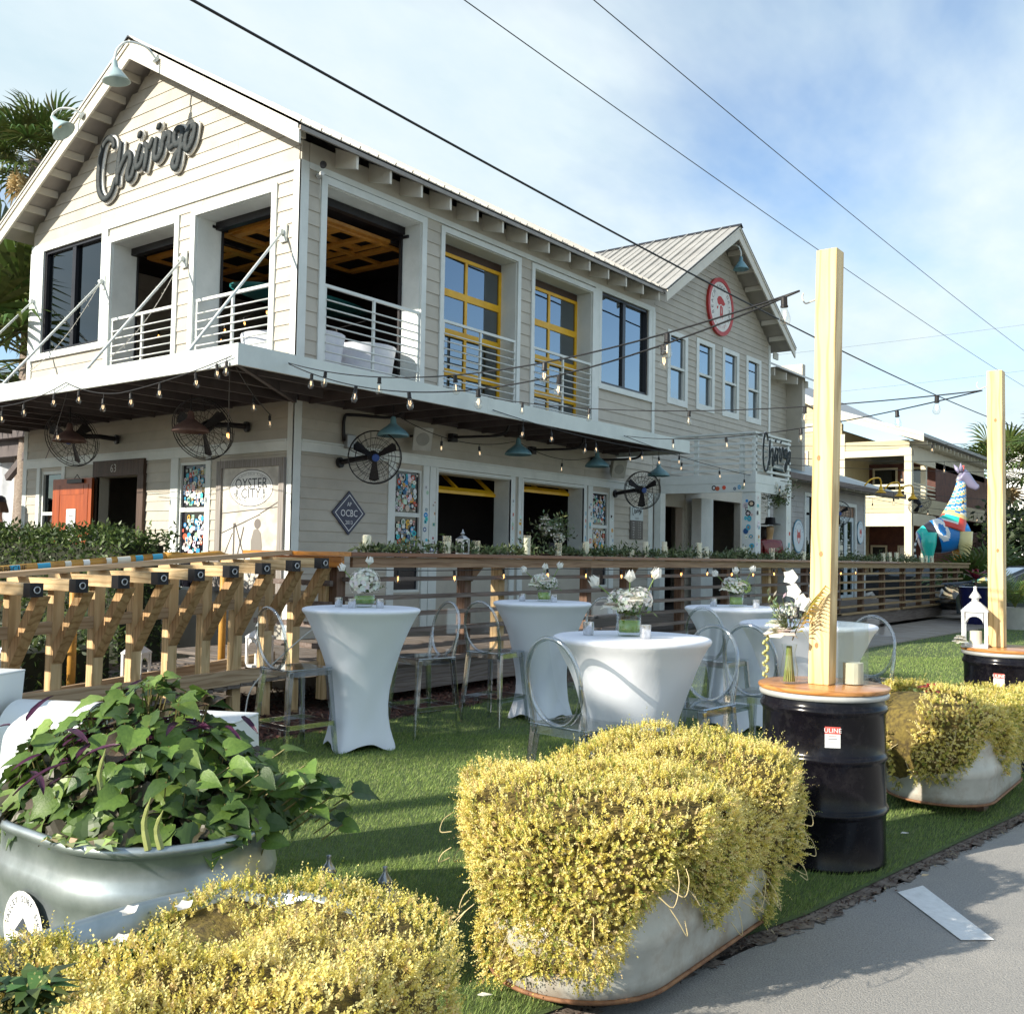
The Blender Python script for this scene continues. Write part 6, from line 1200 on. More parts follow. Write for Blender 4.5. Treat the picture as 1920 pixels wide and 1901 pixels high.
t_ = thing('cordyline_pot', 'tall dark blue glazed pot holding a red leaved cordyline', 'plant', (-5.76, 26.4, 0)); MB().lathe([(0, 0), (.24, 0), (.34, .45), (.40, .85), (.43, .92), (.38, .93), (.35, .85), (0, .85)], 24, (-5.76, 26.4, 0)).build('pot', M('blue_glaze', (.01, .015, .10), .15, coat=.5), t_, smooth=True, auto=45)
mb = MB(); rosette(mb, (-5.76, 26.4, 1.1), 30, .45, .045, [(.40, .03, .06), (.28, .02, .05), (.16, .02, .04)], 1.1); mb.build('leaves', LEAF, t_); MB().tube([(-5.76, 26.4, .85), (-5.76, 26.4, 1.15)], .03, 6).build('stem', POSTW, t_)
# background trees at the far right
def blob_tree(lb, x, y, h_, r_, n, seed):
    g = np.random.default_rng(seed); t_ = thing('broadleaf_tree', lb, 'tree', (x, y, 0)); MB().tube([(x, y, 0), (x + .1, y, h_ * .4), (x + .2, y + .1, h_ * .75)], [.22, .16, .07], 8).build('trunk', TRUNK, t_, smooth=True)
    cs = np.array([(x, y, h_ * .62)]) + g.normal(0, 1, (14, 3)) * np.array([r_ * .5, r_ * .5, h_ * .17]); p = cs[g.integers(0, 14, n)] + g.normal(0, 1, (n, 3)) * r_ * .26
    Q, C = leaf_cloud(p, np.tile([0, 0, 1.], (n, 1)), .30, [(.035, .06, .022), (.055, .085, .03), (.025, .04, .018)], g, .5); tag(bigmesh('crown', Q, None, LEAF, t_, C), kind='stuff')
blob_tree('dark broadleaf tree right of the far post', -6.5, 55, 5.2, 2.6, 9000, 1); blob_tree('dark tree at the right picture edge behind the car', -3.6, 52, 4.4, 2.4, 8000, 2); blob_tree('dark tree behind the palms beyond the far post', -9.0, 60, 4.6, 2.4, 7000, 3)
# ------------------------------------------------------------------ painted giraffe statue
GX, GY = -8.75, 36.0; fd = Vector((math.cos(R(37)), math.sin(R(37)), 0))   # faces right in the view
GIR = thing('giraffe_statue', 'painted fibreglass giraffe statue in bright colour patches behind the bar', 'statue', (GX, GY, 0)); GP = M('giraffe_paint', (1, 1, 1), .3, (.95, .95, .95), attr=True, coat=.3)
lat = Vector((-fd.y, fd.x, 0))
def loft(rings, n, colf):
    """rings: centre (u,z), half sizes (a along spine normal, b sideways), spine direction (du,dz)"""
    mb = MB(); 
    for (u, z), (a, b), (du, dz) in rings:
        l_ = math.hypot(du, dz); nu, nz_ = -dz / l_, du / l_
        for q in range(n): t = 2 * math.pi * q / n; uu = u + nu * a * math.cos(t); zz = z + nz_ * a * math.cos(t); p = Vector((GX, GY, 0)) + fd * uu + lat * (b * math.sin(t)); mb.v.append((p.x, p.y, zz))
    m_ = len(rings)
    for i in range(m_ - 1):
        for q in range(n):
            (u0, z0), (u1, z1) = rings[i][0], rings[i + 1][0]; t = 2 * math.pi * (q + .5) / n; mb.cur = colf((i + .5) / (m_ - 1), t, (u0 + u1) / 2, (z0 + z1) / 2 + rings[i][1][0] * math.cos(t)); mb._f([i * n + q, i * n + (q + 1) % n, (i + 1) * n + (q + 1) % n, (i + 1) * n + q])
    mb._f([q for q in range(n - 1, -1, -1)]); mb._f([(m_ - 1) * n + q for q in range(n)]); return mb
TQ, BK, WT, BL, RD, CRM, ORG, LAV = (.03, .62, .50), (.02, .02, .03), (.85, .85, .82), (.01, .22, .62), (.70, .06, .035), (.80, .62, .25), (.75, .30, .04), (.30, .28, .42)
def cbody(f, t, u, z):
    if f < .16: return TQ
    if f < .30: return BK
    if f < .62 and abs(math.hypot((f - .42) * 9, (math.cos(t) - .35) * 1.6) - .85) < .28 and math.sin(t) < .3: return WT
    return BL
nr = 60; rings = []
for i in range(nr):
    f = i / (nr - 1); u = -.92 + 1.62 * f; z = 2.20 + .52 * f - .1 * f * f; a = .10 + .50 * math.sin(math.pi * min(1, .12 + .80 * f)) ** .7; rings.append(((u, z), (a, a * .62), (1, .35)))
loft(rings, 56, cbody).build('body', GP, GIR, smooth=True)
def cneck(f, t, u, z):
    if f < .10: return RD
    if f < .24: return RD if t > 2 and t < 4.6 else WT if f < .13 else TQ if math.sin(t * 2 + f * 20) > -.2 else RD
    if f < .30: return CRM
    k = (f * 26 + math.cos(t) * 2.2) % 4
    return BL if k < 1.3 else CRM if k < 2.4 else (.03, .42, .62) if k < 3.0 else (.82, .78, .62)
rings = []
for i in range(30): f = i / 29; u = .15 + .34 * f + .06 * math.sin(f * 3); z = 2.62 + 1.72 * f; a = .40 * (1 - f) ** 1.5 + .155; rings.append(((u - .05 * (1 - f), z), (a, a * .72), (.32, 1)))
loft(rings, 26, cneck).build('neck', GP, GIR, smooth=True)
rings = []
for i in range(14): f = i / 13; rings.append(((.44 + .62 * f, 4.46 - .42 * f + .03 * math.sin(f * 6)), (.20 * (1 - f) + .085 + (.02 if f > .85 else 0) - (.06 if i in (0, 13) else 0), .13 * (1 - f) + .06), (1, -.62)))
loft(rings, 16, lambda f, t, u, z: LAV if f < .93 else (.2, .18, .28)).build('head', GP, GIR, smooth=True)
for sg in (-1, 1):
    b = Vector((GX, GY, 4.55)) + fd * .44 + lat * (.10 * sg); mb = MB(); mb.cur = LAV; mb.tube([b, b + Vector((0, 0, .14)) - fd * .04 + lat * .07 * sg, b + Vector((0, 0, .30)) - fd * .10 + lat * .16 * sg], [.04, .065, .005], 8); mb.build('ear', GP, GIR, smooth=True)
    b = Vector((GX, GY, 4.58)) + fd * .54 + lat * (.05 * sg); mb = MB(); mb.cur = (.75, .12, .10); mb.tube([b, b + Vector((0, 0, .16))], [.02, .018], 6); mb.sphere(tuple(b + Vector((0, 0, .18))), .035, 8, 5); mb.build('horn', GP, GIR, smooth=True)
for u, sg, c, zt in ((-.62, 1, TQ, 2.5), (-.70, -1, TQ, 2.5), (.42, 1, ORG, 2.55), (.50, -1, (.80, .68, .30), 2.55)):
    b = Vector((GX, GY, 0)) + fd * u + lat * (.20 * sg); mb = MB(); mb.cur = c; mb.tube([b + Vector((0, 0, .12)), b + Vector((0, 0, .8)), b + Vector((0, 0, 1.05)) + fd * .02, b + Vector((0, 0, 1.7)) + fd * .02, b + Vector((0, 0, 2.1)), b + Vector((0, 0, zt))], [.085, .075, .10, .13, .24, .26], 12); mb.cur = BK; mb.tube([b, b + Vector((0, 0, .13))], [.12, .09], 10); mb.build('leg', GP, GIR, smooth=True)
mb = MB(); b = Vector((GX, GY, 2.35)) - fd * 1.0
for i in range(9): mb.cur = BK if i % 2 else WT; mb.tube([b + Vector((0, 0, -.1 * i)) - fd * (.1 * math.sin(i * .35)), b + Vector((0, 0, -.1 * i - .1)) - fd * (.1 * math.sin(i * .35 + .35))], .035, 8)
mb.build('tail', GP, GIR)
# ------------------------------------------------------------------ parked cars
def car(lb, x, y, ang, paint, grp='parked cars'):
    t_ = thing('parked_car', lb, 'car', (x, y, 0), ang, grp)
    low = [(-2.35, .30), (-2.40, .62), (-2.30, .88), (-1.55, .98), (1.35, .98), (2.15, .90), (2.36, .62), (2.33, .30)]; top = [(-1.65, .97), (-.85, 1.38), (-.2, 1.43), (.55, 1.40), (1.55, .975)]
    mb = MB(); n = len(low); W_ = [.86, .90, .88, .84, .84, .86, .88, .84]
    for sg in (-1, 1): mb.v += [(px, sg * w_, z) for (px, z), w_ in zip(low, W_)]
    for i in range(n): mb._f([i, (i + 1) % n, n + (i + 1) % n, n + i])
    mb._f(list(range(n))); mb._f(list(range(2 * n - 1, n - 1, -1))); bevel(mb.build('body', paint, t_, smooth=True, world=False), .06, 3)
    mb = MB(); n = len(top); Wt = [.78, .62, .60, .62, .78]
    for sg in (-1, 1): mb.v += [(px, sg * w_, z) for (px, z), w_ in zip(top, Wt)]
    for i in range(n): mb._f([i, (i + 1) % n, n + (i + 1) % n, n + i])
    mb._f(list(range(n))); mb._f(list(range(2 * n - 1, n - 1, -1))); bevel(mb.build('cabin', paint, t_, smooth=True, world=False), .04, 3)
    GL = M('car_glass', (.03, .04, .05), .05, coat=1)
    for sg in (-1, 1):
        def side(px, z): w_ = .78 - (z - .97) / .43 * .16; return (px, sg * (w_ + .012), z)
        MB().poly([side(*q) for q in ((-1.35, 1.03), (-.80, 1.33), (-.22, 1.37), (-.22, 1.03))]).build('side_window', GL, t_, world=False); MB().poly([side(*q) for q in ((-.12, 1.03), (-.12, 1.37), (.50, 1.34), (1.20, 1.03))]).build('side_window', GL, t_, world=False)
        MB().tube([side(*q) for q in ((-1.42, 1.01), (-.82, 1.35), (-.2, 1.395), (.52, 1.365), (1.3, 1.01))], .012, 6).build('chrome_strip', RINGM, t_, world=False)
        for px in (-1.45, 1.45):
            MB().lathe([(.0, -.1), (.21, -.1), (.33, -.09), (.335, .09), (.21, .1), (.20, .08), (0, .08)], 24, (px, sg * .80, .335), ax=(0, sg, 0)).build('tyre', BLACKM, t_, world=False); MB().lathe([(0, .085), (.08, .10), (.20, .095), (.21, .102)], 5, (px, sg * .80, .335), ax=(0, sg, 0)).build('rim', RINGM, t_, world=False)
    MB().poly([(1.52, -.70, 1.0), (1.52, .70, 1.0), (.60, .58, 1.40), (.60, -.58, 1.40)]).build('windscreen', GL, t_, world=False); MB().poly([(-1.62, .7, 1.0), (-1.62, -.7, 1.0), (-.88, -.58, 1.385), (-.88, .58, 1.385)]).build('rear_window', GL, t_, world=False)
    for sg in (-1, 1): MB().box(2.28, 2.37, sg * .66 - .16, sg * .66 + .16, .60, .74).build('headlight', PLASTW, t_, world=False); MB().box(-2.42, -2.33, sg * .66 - .16, sg * .66 + .16, .66, .80).build('tail_light', M('tail_red', (.4, .02, .02), .3), t_, world=False)
car('dark blue grey sedan parked beyond the end of the deck', -4.75, 28.9, R(180 + 32), M('car_blue', (.03, .045, .06), .22, coat=1)); car('dark sedan standing behind the slat fence, roof just above the bar', -9.4, 34.6, R(200), M('car_dark', (.05, .055, .06), .22, coat=1))
# ------------------------------------------------------------------ figures
def skin_body(name, joints, edges, mat, parent, sub=2, root=0):
    me = bpy.data.meshes.new(name); me.from_pydata([j[0] for j in joints], edges, []); o = link(name, me, mat, parent); o.modifiers.new('skin', 'SKIN'); s_ = o.modifiers.new('sub', 'SUBSURF'); s_.levels = sub; s_.render_levels = sub
    for i, j in enumerate(joints): r_ = j[1]; me.skin_vertices[0].data[i].radius = (r_, r_) if not isinstance(r_, tuple) else r_
    me.skin_vertices[0].data[root].use_root = True; me.update(); return o
SKIN = M('skin', (.50, .28, .20), .5, (.45, .25, .18), scale=6)
PE = thing('person', 'person in a dark cap and black shirt behind the hedge at the left edge', 'person', (-16.55, 8.55, 0))
def person_joints(h0):
    return [((0, 0, .95 + h0), (.15, .11)), ((0, 0, 1.18 + h0), (.15, .11)), ((0, 0, 1.38 + h0), (.18, .12)), ((0, .01, 1.50 + h0), .065), ((0, -.01, 1.58 + h0), .055), ((0, -.02, 1.70 + h0), (.085, .10)), ((0, -.01, 1.80 + h0), (.07, .085)),
            ((.19, 0, 1.42 + h0), .065), ((.25, .02, 1.15 + h0), .05), ((.24, -.12, .93 + h0), .04), ((.23, -.20, .88 + h0), .035), ((-.19, 0, 1.42 + h0), .065), ((-.25, .02, 1.15 + h0), .05), ((-.22, -.14, .95 + h0), .04), ((-.20, -.22, .92 + h0), .035),
            ((.10, 0, .85 + h0), .09), ((.11, -.01, .48 + h0), .065), ((.11, .02, .08 + h0), .045), ((.11, -.14, .03 + h0), .04), ((-.10, 0, .85 + h0), .09), ((-.11, -.01, .48 + h0), .065), ((-.11, .02, .08 + h0), .045), ((-.11, -.14, .03 + h0), .04)]
PE_E = [(0, 1), (1, 2), (2, 3), (3, 4), (4, 5), (5, 6), (2, 7), (7, 8), (8, 9), (9, 10), (2, 11), (11, 12), (12, 13), (13, 14), (0, 15), (15, 16), (16, 17), (17, 18), (0, 19), (19, 20), (20, 21), (21, 22)]
skin_body('body', person_joints(DZ), PE_E, SKIN, PE)
shirt = [((0, 0, .98), (.16, .12)), ((0, 0, 1.18), (.165, .125)), ((0, 0, 1.38), (.195, .135)), ((0, 0, 1.47), (.12, .10)), ((.2, 0, 1.42), .085), ((.25, .01, 1.22), .07), ((-.2, 0, 1.42), .085), ((-.25, .01, 1.22), .07)]
skin_body('black_shirt', [((p[0], p[1], p[2] + DZ), r_) for p, r_ in shirt], [(0, 1), (1, 2), (2, 3), (2, 4), (4, 5), (2, 6), (6, 7)], M('black_cloth', (.012, .011, .014), .8), PE)
mb = MB(); mb.lathe([(.112, .0), (.118, .05), (.10, .11), (.05, .14), (0, .145)], 18, (0, -.01, 1.77 + DZ)); mb.prism([(-.08, -.10, 1.775 + DZ), (.08, -.10, 1.775 + DZ), (.06, -.21, 1.765 + DZ), (-.06, -.21, 1.765 + DZ)], (0, 0, .012)); mb.build('cap', M('navy_cap', (.018, .018, .03), .7), PE, smooth=True, world=False, auto=40)
mb = MB(); 
for i in range(26): a = R(-30 + i * 9.5); mb.tube([(.105 * math.sin(a), .09 * math.cos(a) + .0, 1.80 + DZ), (.125 * math.sin(a), .11 * math.cos(a) + .01, 1.70 + DZ), (.13 * math.sin(a + .1), .11 * math.cos(a) + .02, 1.64 + DZ)], .02, 5)
mb.build('hair', M('hair_brown', (.09, .05, .03), .6), PE, world=False)
mb = MB(); mb.sphere((0, -.125, 1.695 + DZ), .016, 8, 5, (1, 1.1, 1.6)); mb.build('nose', SKIN, PE, world=False)
skin_body('trousers', [((0, 0, .98 + DZ), (.16, .12)), ((.10, 0, .84 + DZ), .10), ((.11, 0, .48 + DZ), .085), ((.11, .01, .12 + DZ), .075), ((-.10, 0, .84 + DZ), .10), ((-.11, 0, .48 + DZ), .085), ((-.11, .01, .12 + DZ), .075)], [(0, 1), (1, 2), (2, 3), (0, 4), (4, 5), (5, 6)], M('grey_trousers', (.05, .05, .06), .8), PE)
PE.location = (-16.42, 8.0, 0); PE.rotation_euler = (0, 0, R(-25))
ST = thing('figure_statue', 'glossy red shirted figure statue with dark hat by the porch', 'statue', (-7.95, 19.02, DZ), R(60)); RG = M('statue_red', (.20, .02, .022), .25, (.13, .012, .015), scale=6, coat=.5)
sj = [((p[0][0], p[0][1], p[0][2] - .02), p[1]) for p in person_joints(0)]; skin_body('body', sj, PE_E, M('statue_tan', (.48, .30, .14), .35, coat=.4), ST)
skin_body('red_coat', [((0, 0, .92), (.20, .15)), ((0, 0, 1.16), (.20, .15)), ((0, 0, 1.38), (.23, .16)), ((0, 0, 1.49), (.12, .11)), ((.21, 0, 1.42), .10), ((.27, .01, 1.15), .085), ((.2, -.12, 1.0), .07), ((-.21, 0, 1.42), .10), ((-.27, .01, 1.15), .085), ((-.2, -.12, 1.0), .07)], [(0, 1), (1, 2), (2, 3), (2, 4), (4, 5), (5, 6), (2, 7), (7, 8), (8, 9)], RG, ST)
MB().lathe([(0, .14), (.09, .13), (.105, .02), (.20, .0), (.21, -.012), (.10, .0)], 20, (0, -.02, 1.80)).build('hat', BLACKM, ST, smooth=True, world=False); mb = MB(); mb.box(-.2, .2, -.14, .14, -.0, .06); mb.build('plinth', BLACKM, ST, world=False)
mb = MB(); mb.tube([(0, .10, 1.75), (0, .12, 1.55), (.02, .12, 1.40)], [.11, .12, .06], 10); mb.build('hair', M('hair_dark', (.03, .018, .014), .5), ST, smooth=True, world=False)
# left hand porch: drape, brace and roof beyond the gable
LP = thing('side_porch', 'shaded side porch with diagonal timber brace left of the gable', 'porch', (-18, 9.5, 0))
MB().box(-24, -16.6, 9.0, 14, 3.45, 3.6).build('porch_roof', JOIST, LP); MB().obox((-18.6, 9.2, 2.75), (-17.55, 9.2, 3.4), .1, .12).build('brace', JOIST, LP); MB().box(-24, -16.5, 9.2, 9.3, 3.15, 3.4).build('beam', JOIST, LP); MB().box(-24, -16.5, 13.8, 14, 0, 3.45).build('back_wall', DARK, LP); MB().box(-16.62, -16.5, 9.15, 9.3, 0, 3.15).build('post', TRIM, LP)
mb = MB(); nn_ = 60; k = 0
for j, z in enumerate((3.05, 2.6, 1.8, .9, .42)):
    for i in range(nn_): x = -21.5 + 4.6 * i / (nn_ - 1); mb.v.append((x, 9.55 + .06 * math.sin(i * .9 + j * .2) + .03 * math.sin(i * 2.1), z + (.05 * math.sin(i * .5) if j == 0 else 0)))
for j in range(4):
    for i in range(nn_ - 1): mb._f([j * nn_ + i, j * nn_ + i + 1, (j + 1) * nn_ + i + 1, (j + 1) * nn_ + i])
tag(mb.build('white_drape', M('drape_cloth', (.78, .82, .88), .8, sub=.4), None, smooth=True), 'sheer white drape hanging in the side porch at the left', 'curtain')
# ------------------------------------------------------------------ lamps, fans, speakers
def pendant(lb, x, y, z, mat, grp, s_=1.0):
    t_ = thing('pendant_lamp', lb, 'lamp', (x, y, z), group=grp)
    MB().tube([(x, y, z + .14), (x, y, 3.499)], .008, 6).build('stem', BLACKM, t_); o = MB().lathe([(.022 * s_, .15), (.035 * s_, .13), (.042 * s_, .06), (.09 * s_, .02), (.16 * s_, -.03), (.195 * s_, -.07), (.205 * s_, -.10), (.198 * s_, -.105), (.185 * s_, -.075), (.10 * s_, -.0), (.03 * s_, .05)], 28, (x, y, z)).build('shade', mat, t_, smooth=True)
    MB().lathe([(0, -.07), (.03, -.05), (.028, .0), (.018, .05)], 10, (x, y, z)).build('bulb', acrylic('bulb_glass', (.95, .95, .92), .03, .08), t_, smooth=True)
for i, y in enumerate((9.31, 11.99, 14.19, 16.3)): pendant('teal enamel pendant lamp %s' % ['above the black fan nearest the corner', 'above the ground floor bar openings, second from the corner', 'left of the entrance porch, third from the corner', 'beside the porch above the farther fan'][i], -8.95, y, 3.09, TEAL, 'teal pendant lamps under the canopy')
pendant('rusty dark pendant lamp in front of the right gable fan', -10.45, 7.35, 3.02, RUST, 'rusty pendant lamps under the gable canopy', 1.1); pendant('rusty dark pendant lamp in front of the left gable fan', -13.2, 7.35, 3.05, RUST, 'rusty pendant lamps under the gable canopy', 1.1)
def wall_fan(lb, c, wallpt, aim, r_=.34, grp='black wall fans'):
    t_ = thing('wall_fan', lb, 'fan', wallpt, group=grp); c = Vector(c); ax = Vector(aim).normalized(); A = ax.cross(Vector((0, 0, 1))).normalized(); B = A.cross(ax)
    pt = lambda rr, a, d: c + A * (rr * math.cos(a)) + B * (rr * math.sin(a)) + ax * d
    cage = MB()
    for rr, d in ((r_, .0), (r_, .05), (r_ * .99, -.05), (r_ * .75, .085), (r_ * .5, .10), (r_ * .28, .105), (r_ * .7, -.09)): cage.tube([pt(rr, 2 * math.pi * i / 28, d) for i in range(29)], .0065 if rr == r_ else .0032, 5, cap=False)
    for i in range(22): a = 2 * math.pi * i / 22; cage.tube([pt(.05, a, .105), pt(r_ * .5, a + .12, .10), pt(r_ * .8, a + .2, .08), pt(r_, a + .25, .05)], .0028, 4); cage.tube([pt(r_, a + .25, -.05), pt(r_ * .7, a + .2, -.09), pt(.09, a, -.11)], .0028, 4)
    cage.build('cage', BLACKM, t_)
    for i in range(3):
        a = 2 * math.pi * i / 3 + .5; mb = MB(); mb.poly([pt(.05, a - .5, .02), pt(.05, a + .5, -.01), pt(r_ * .88, a + .22, -.03), pt(r_ * .92, a - .02, .0), pt(r_ * .85, a - .20, .04)]); o = mb.build('blade', BLACKM, t_); so2 = o.modifiers.new('solid', 'SOLIDIFY'); so2.thickness = .004
    MB().lathe([(0, -.20), (.06, -.20), (.075, -.17), (.075, -.05), (.05, .0), (0, .0)], 16, tuple(c), ax=ax).build('motor', BLACKM, t_, smooth=True, auto=40); MB().lathe([(0, .112), (.045, .110), (.05, .10)], 16, tuple(c), ax=ax).build('badge', M('fan_badge', (.03, .08, .30), .4), t_)
    w_ = Vector(wallpt); MB().tube([w_, (w_ + c) / 2 - ax * .12, c - ax * .15], .035, 8).build('arm', BLACKM, t_); MB().lathe([(0, 0), (.07, 0), (.07, .04), (0, .04)], 12, tuple(w_), ax=(c - w_)).build('wall_mount', BLACKM, t_)
wall_fan('black caged wall fan with blue hub beside the sticker window', (-9.18, 9.22, 2.72), (XF + .02, 9.10, 2.66), (1, -.75, -.22)); wall_fan('black caged wall fan beside the entrance porch', (-9.15, 16.05, 2.72), (XF + .02, 16.0, 2.66), (1, -.8, -.15))
wall_fan('black caged fan in the gable canopy shade above the sticker window', (-10.75, 7.75, 3.02), (-10.6, YG - .03, 3.1), (.45, -1, -.5), .40); wall_fan('black caged fan in the gable canopy shade above the front door', (-13.75, 7.7, 3.05), (-13.6, YG - .03, 3.1), (.45, -1, -.5), .40)
wall_fan('black caged fan on the low wing wall behind the post', (-9.2, 26.6, 2.75), (XF + .02, 26.6, 2.75), (.9, -1, -.1), .33); wall_fan('tilted fan hanging over the porch of the low wing', (-9.0, 33.6, 3.35), (-9.2, 33.2, 3.5), (.6, -.5, -.8), .36)
for i, (y, lb) in enumerate(((10.45, 'pale grey loudspeaker under the canopy beside the first teal lamp'), (15.75, 'pale grey loudspeaker under the canopy near the porch'))):
    t_ = thing('loudspeaker', lb, 'speaker', (-9.55, y, 3.1), group='canopy loudspeakers'); m_ = MB(); c = Vector((-9.50, y, 3.12)); fwd = Vector((.75, -.5, -.35)).normalized(); sdv_ = fwd.cross(Vector((0, 0, 1))).normalized(); upv = sdv_.cross(fwd)
    for d_, s2 in ((-.12, .09), (.10, .14)):
        for p, q in ((-1, -1), (1, -1), (1, 1), (-1, 1)): m_.v.append(tuple(c + fwd * d_ + sdv_ * (p * s2) + upv * (q * s2 * 1.25)))
    for f in ((3, 2, 1, 0), (4, 5, 6, 7), (0, 1, 5, 4), (1, 2, 6, 5), (2, 3, 7, 6), (3, 0, 4, 7)): m_._f(list(f))
    bevel(m_.build('cabinet', M('speaker_grey', (.52, .53, .50), .5), t_), .015); MB().lathe([(0, 0), (.09, 0), (.1, -.006)], 18, tuple(c + fwd * .103), ax=fwd).build('grille', M('grille_grey', (.35, .36, .34), .7), t_)
    MB().tube([c - fwd * .1, Vector((XF + .02, y, 3.15))], .02, 6).build('bracket', BLACKM, t_)
# conduit and meter by the corner
cm = thing('junction_conduit', 'grey conduit with junction box on the wall by the corner', 'conduit', (XF + .03, 9.15, 2.9)); MB().tube(catmull([(XF + .05, 9.15, 2.95), (XF + .05, 9.15, 3.25), (XF + .10, 9.25, 3.30), (XF + .4, 9.7, 3.30), (XF + .55, 9.8, 3.42)], 4), .022, 8).build('pipe', BLACKM, cm, smooth=True); bevel(MB().box(XF + .022, XF + .10, 9.17, 9.33, 2.86, 3.04).build('box', M('box_grey', (.30, .31, .32), .4, metal=.4), cm), .01)
for y in (11.4, 13.4, 15.3): t2 = thing('ceiling_conduit', 'black conduit bending down from the canopy %s' % {11.4: 'left of the second teal lamp', 13.4: 'left of the third teal lamp', 15.3: 'left of the porch'}[y], 'conduit', (-9.0, y, 3.3)); MB().tube(catmull([(-9.6, y - .1, 3.22), (-9.3, y, 3.22), (-8.95, y + .15, 3.24), (-8.85, y + .2, 3.34), (-8.85, y + .2, 3.48)], 4), .02, 7).build('pipe', BLACKM, t2, smooth=True); MB().box(-9.69, -9.60, y - .16, y - .04, 3.15, 3.27).build('box', BLACKM, t2)
# gable floodlights and the wing's gooseneck
def gooseneck(lb, base, pts, tip, ax, mat, s_=1.0, grp='gable gooseneck lamps'):
    t_ = thing('gooseneck_lamp', lb, 'lamp', base, group=grp); MB().tube(catmull([base] + pts + [tip], 5), .017, 8).build('arm', TRIM, t_, smooth=True); MB().lathe([(0, -.02), (.06, -.02), (.06, .02), (0, .02)], 12, base, ax=(Vector(pts[0]) - Vector(base))).build('wall_plate', TRIM, t_)
    MB().lathe([(.028 * s_, .0), (.040 * s_, .03), (.045 * s_, .10), (.075 * s_, .13), (.155 * s_, .24), (.185 * s_, .29), (.178 * s_, .29), (.06 * s_, .14), (.02 * s_, .10)], 24, tip, ax=ax).build('shade', mat, t_, smooth=True); q = Vector(tip) + Vector(ax).normalized() * .17; MB().sphere(tuple(q), .038, 10, 6).build('bulb', M('lamp_amber', (.75, .42, .05), .3), t_, smooth=True)
TEALL = M('teal_enamel_light', (.40, .52, .52), .4, (.33, .45, .46), scale=5, dirt=(.22, .2, .18), dirtamt=.3, dscale=8)
y0 = YG - oy - .02
gooseneck('pale teal gooseneck lamp hanging above the script sign', (-12.32, y0, 8.30), [(-12.34, y0 - .15, 8.42), (-12.42, y0 - .38, 8.42), (-12.47, y0 - .50, 8.28)], (-12.48, y0 - .53, 8.12), (.03, .12, -1), TEALL); gooseneck('white gooseneck lamp on the left rake of the gable', (-14.20, y0, 7.98), [(-14.25, y0 - .10, 8.05), (-14.40, y0 - .22, 8.06), (-14.46, y0 - .30, 7.98)], (-14.44, y0 - .34, 7.90), (.55, .45, -.85), TEALL)
gooseneck('small teal gooseneck lamp over the round seafood sign', (XF + .02, 20.4, 8.30), [(XF + .2, 20.42, 8.42), (XF + .40, 20.44, 8.40), (XF + .48, 20.45, 8.26)], (XF + .49, 20.45, 8.14), (0, 0, -1), TEAL, .95)
t_ = thing('security_camera', 'small white security camera at the corner of the upper wall', 'camera', (XF + .04, 8.62, 6.36)); MB().tube([(XF + .03, 8.60, 6.30), (XF + .16, 8.56, 6.30)], .03, 8).build('mount', PLASTW, t_); MB().lathe([(0, -.08), (.04, -.08), (.045, .05), (.04, .06), (0, .055)], 14, (XF + .18, 8.55, 6.40), ax=(.7, -.6, -.25)).build('housing', BLACKM, t_, smooth=True, auto=40); MB().tube([(XF + .06, 8.62, 6.26), (XF + .05, 8.62, 6.0)], .006, 5).build('cord', CORDW, t_)
# ------------------------------------------------------------------ signs
SCR = {'C': [[(-13.887, 7.544), (-13.923, 7.651), (-14.048, 7.71), (-14.175, 7.644), (-14.257, 7.43), (-14.29, 7.17), (-14.245, 6.928), (-14.104, 6.791), (-13.934, 6.839), (-13.818, 7.036)]],
 'h': [[(-13.701, 7.558), (-13.733, 7.344), (-13.759, 7.138), (-13.764, 6.952)], [(-13.756, 7.088), (-13.647, 7.244), (-13.52, 7.358), (-13.443, 7.32), (-13.436, 7.197), (-13.497, 7.065), (-13.468, 6.954), (-13.376, 6.991), (-13.329, 7.109)]],
 'i': [[(-13.189, 7.406), (-13.244, 7.282), (-13.288, 7.164), (-13.251, 7.092), (-13.159, 7.135), (-13.106, 7.243)], [(-13.227, 7.583), (-13.198, 7.56)]],
 'r': [[(-13.075, 7.4), (-13.009, 7.324), (-13.029, 7.154), (-13.066, 7.019)], [(-13.023, 7.327), (-12.956, 7.328), (-12.883, 7.424)]],
 'i2': [[(-12.784, 7.406), (-12.813, 7.263), (-12.827, 7.156), (-12.759, 7.106), (-12.671, 7.168), (-12.617, 7.296)], [(-12.745, 7.59), (-12.726, 7.569)]],
 'n': [[(-12.599, 7.445), (-12.62, 7.359), (-12.656, 7.258)], [(-12.638, 7.309), (-12.544, 7.416), (-12.453, 7.389), (-12.467, 7.284), (-12.455, 7.199), (-12.342, 7.224)]],
 'g': [[(-12.172, 7.409), (-12.278, 7.432), (-12.349, 7.349), (-12.33, 7.236), (-12.246, 7.209), (-12.166, 7.297), (-12.162, 7.404)], [(-12.166, 7.389), (-12.186, 7.21), (-12.224, 7.004), (-12.268, 6.891), (-12.336, 6.888), (-12.365, 6.951), (-12.307, 7.046), (-12.187, 7.134), (-12.085, 7.184)]],
 'o': [[(-11.868, 7.385), (-11.989, 7.369), (-12.063, 7.273), (-12.083, 7.148), (-12.03, 7.079), (-11.936, 7.152), (-11.886, 7.261), (-11.863, 7.38)]]}
SLATEB = M('sign_slate', (.022, .034, .038), .65, (.010, .015, .018), scale=14, stretch=(.3, 1, 3), bump=.5, bscale=20, bstretch=(1, 1, 8)); SIGNW = M('sign_white', (.78, .77, .73), .5)
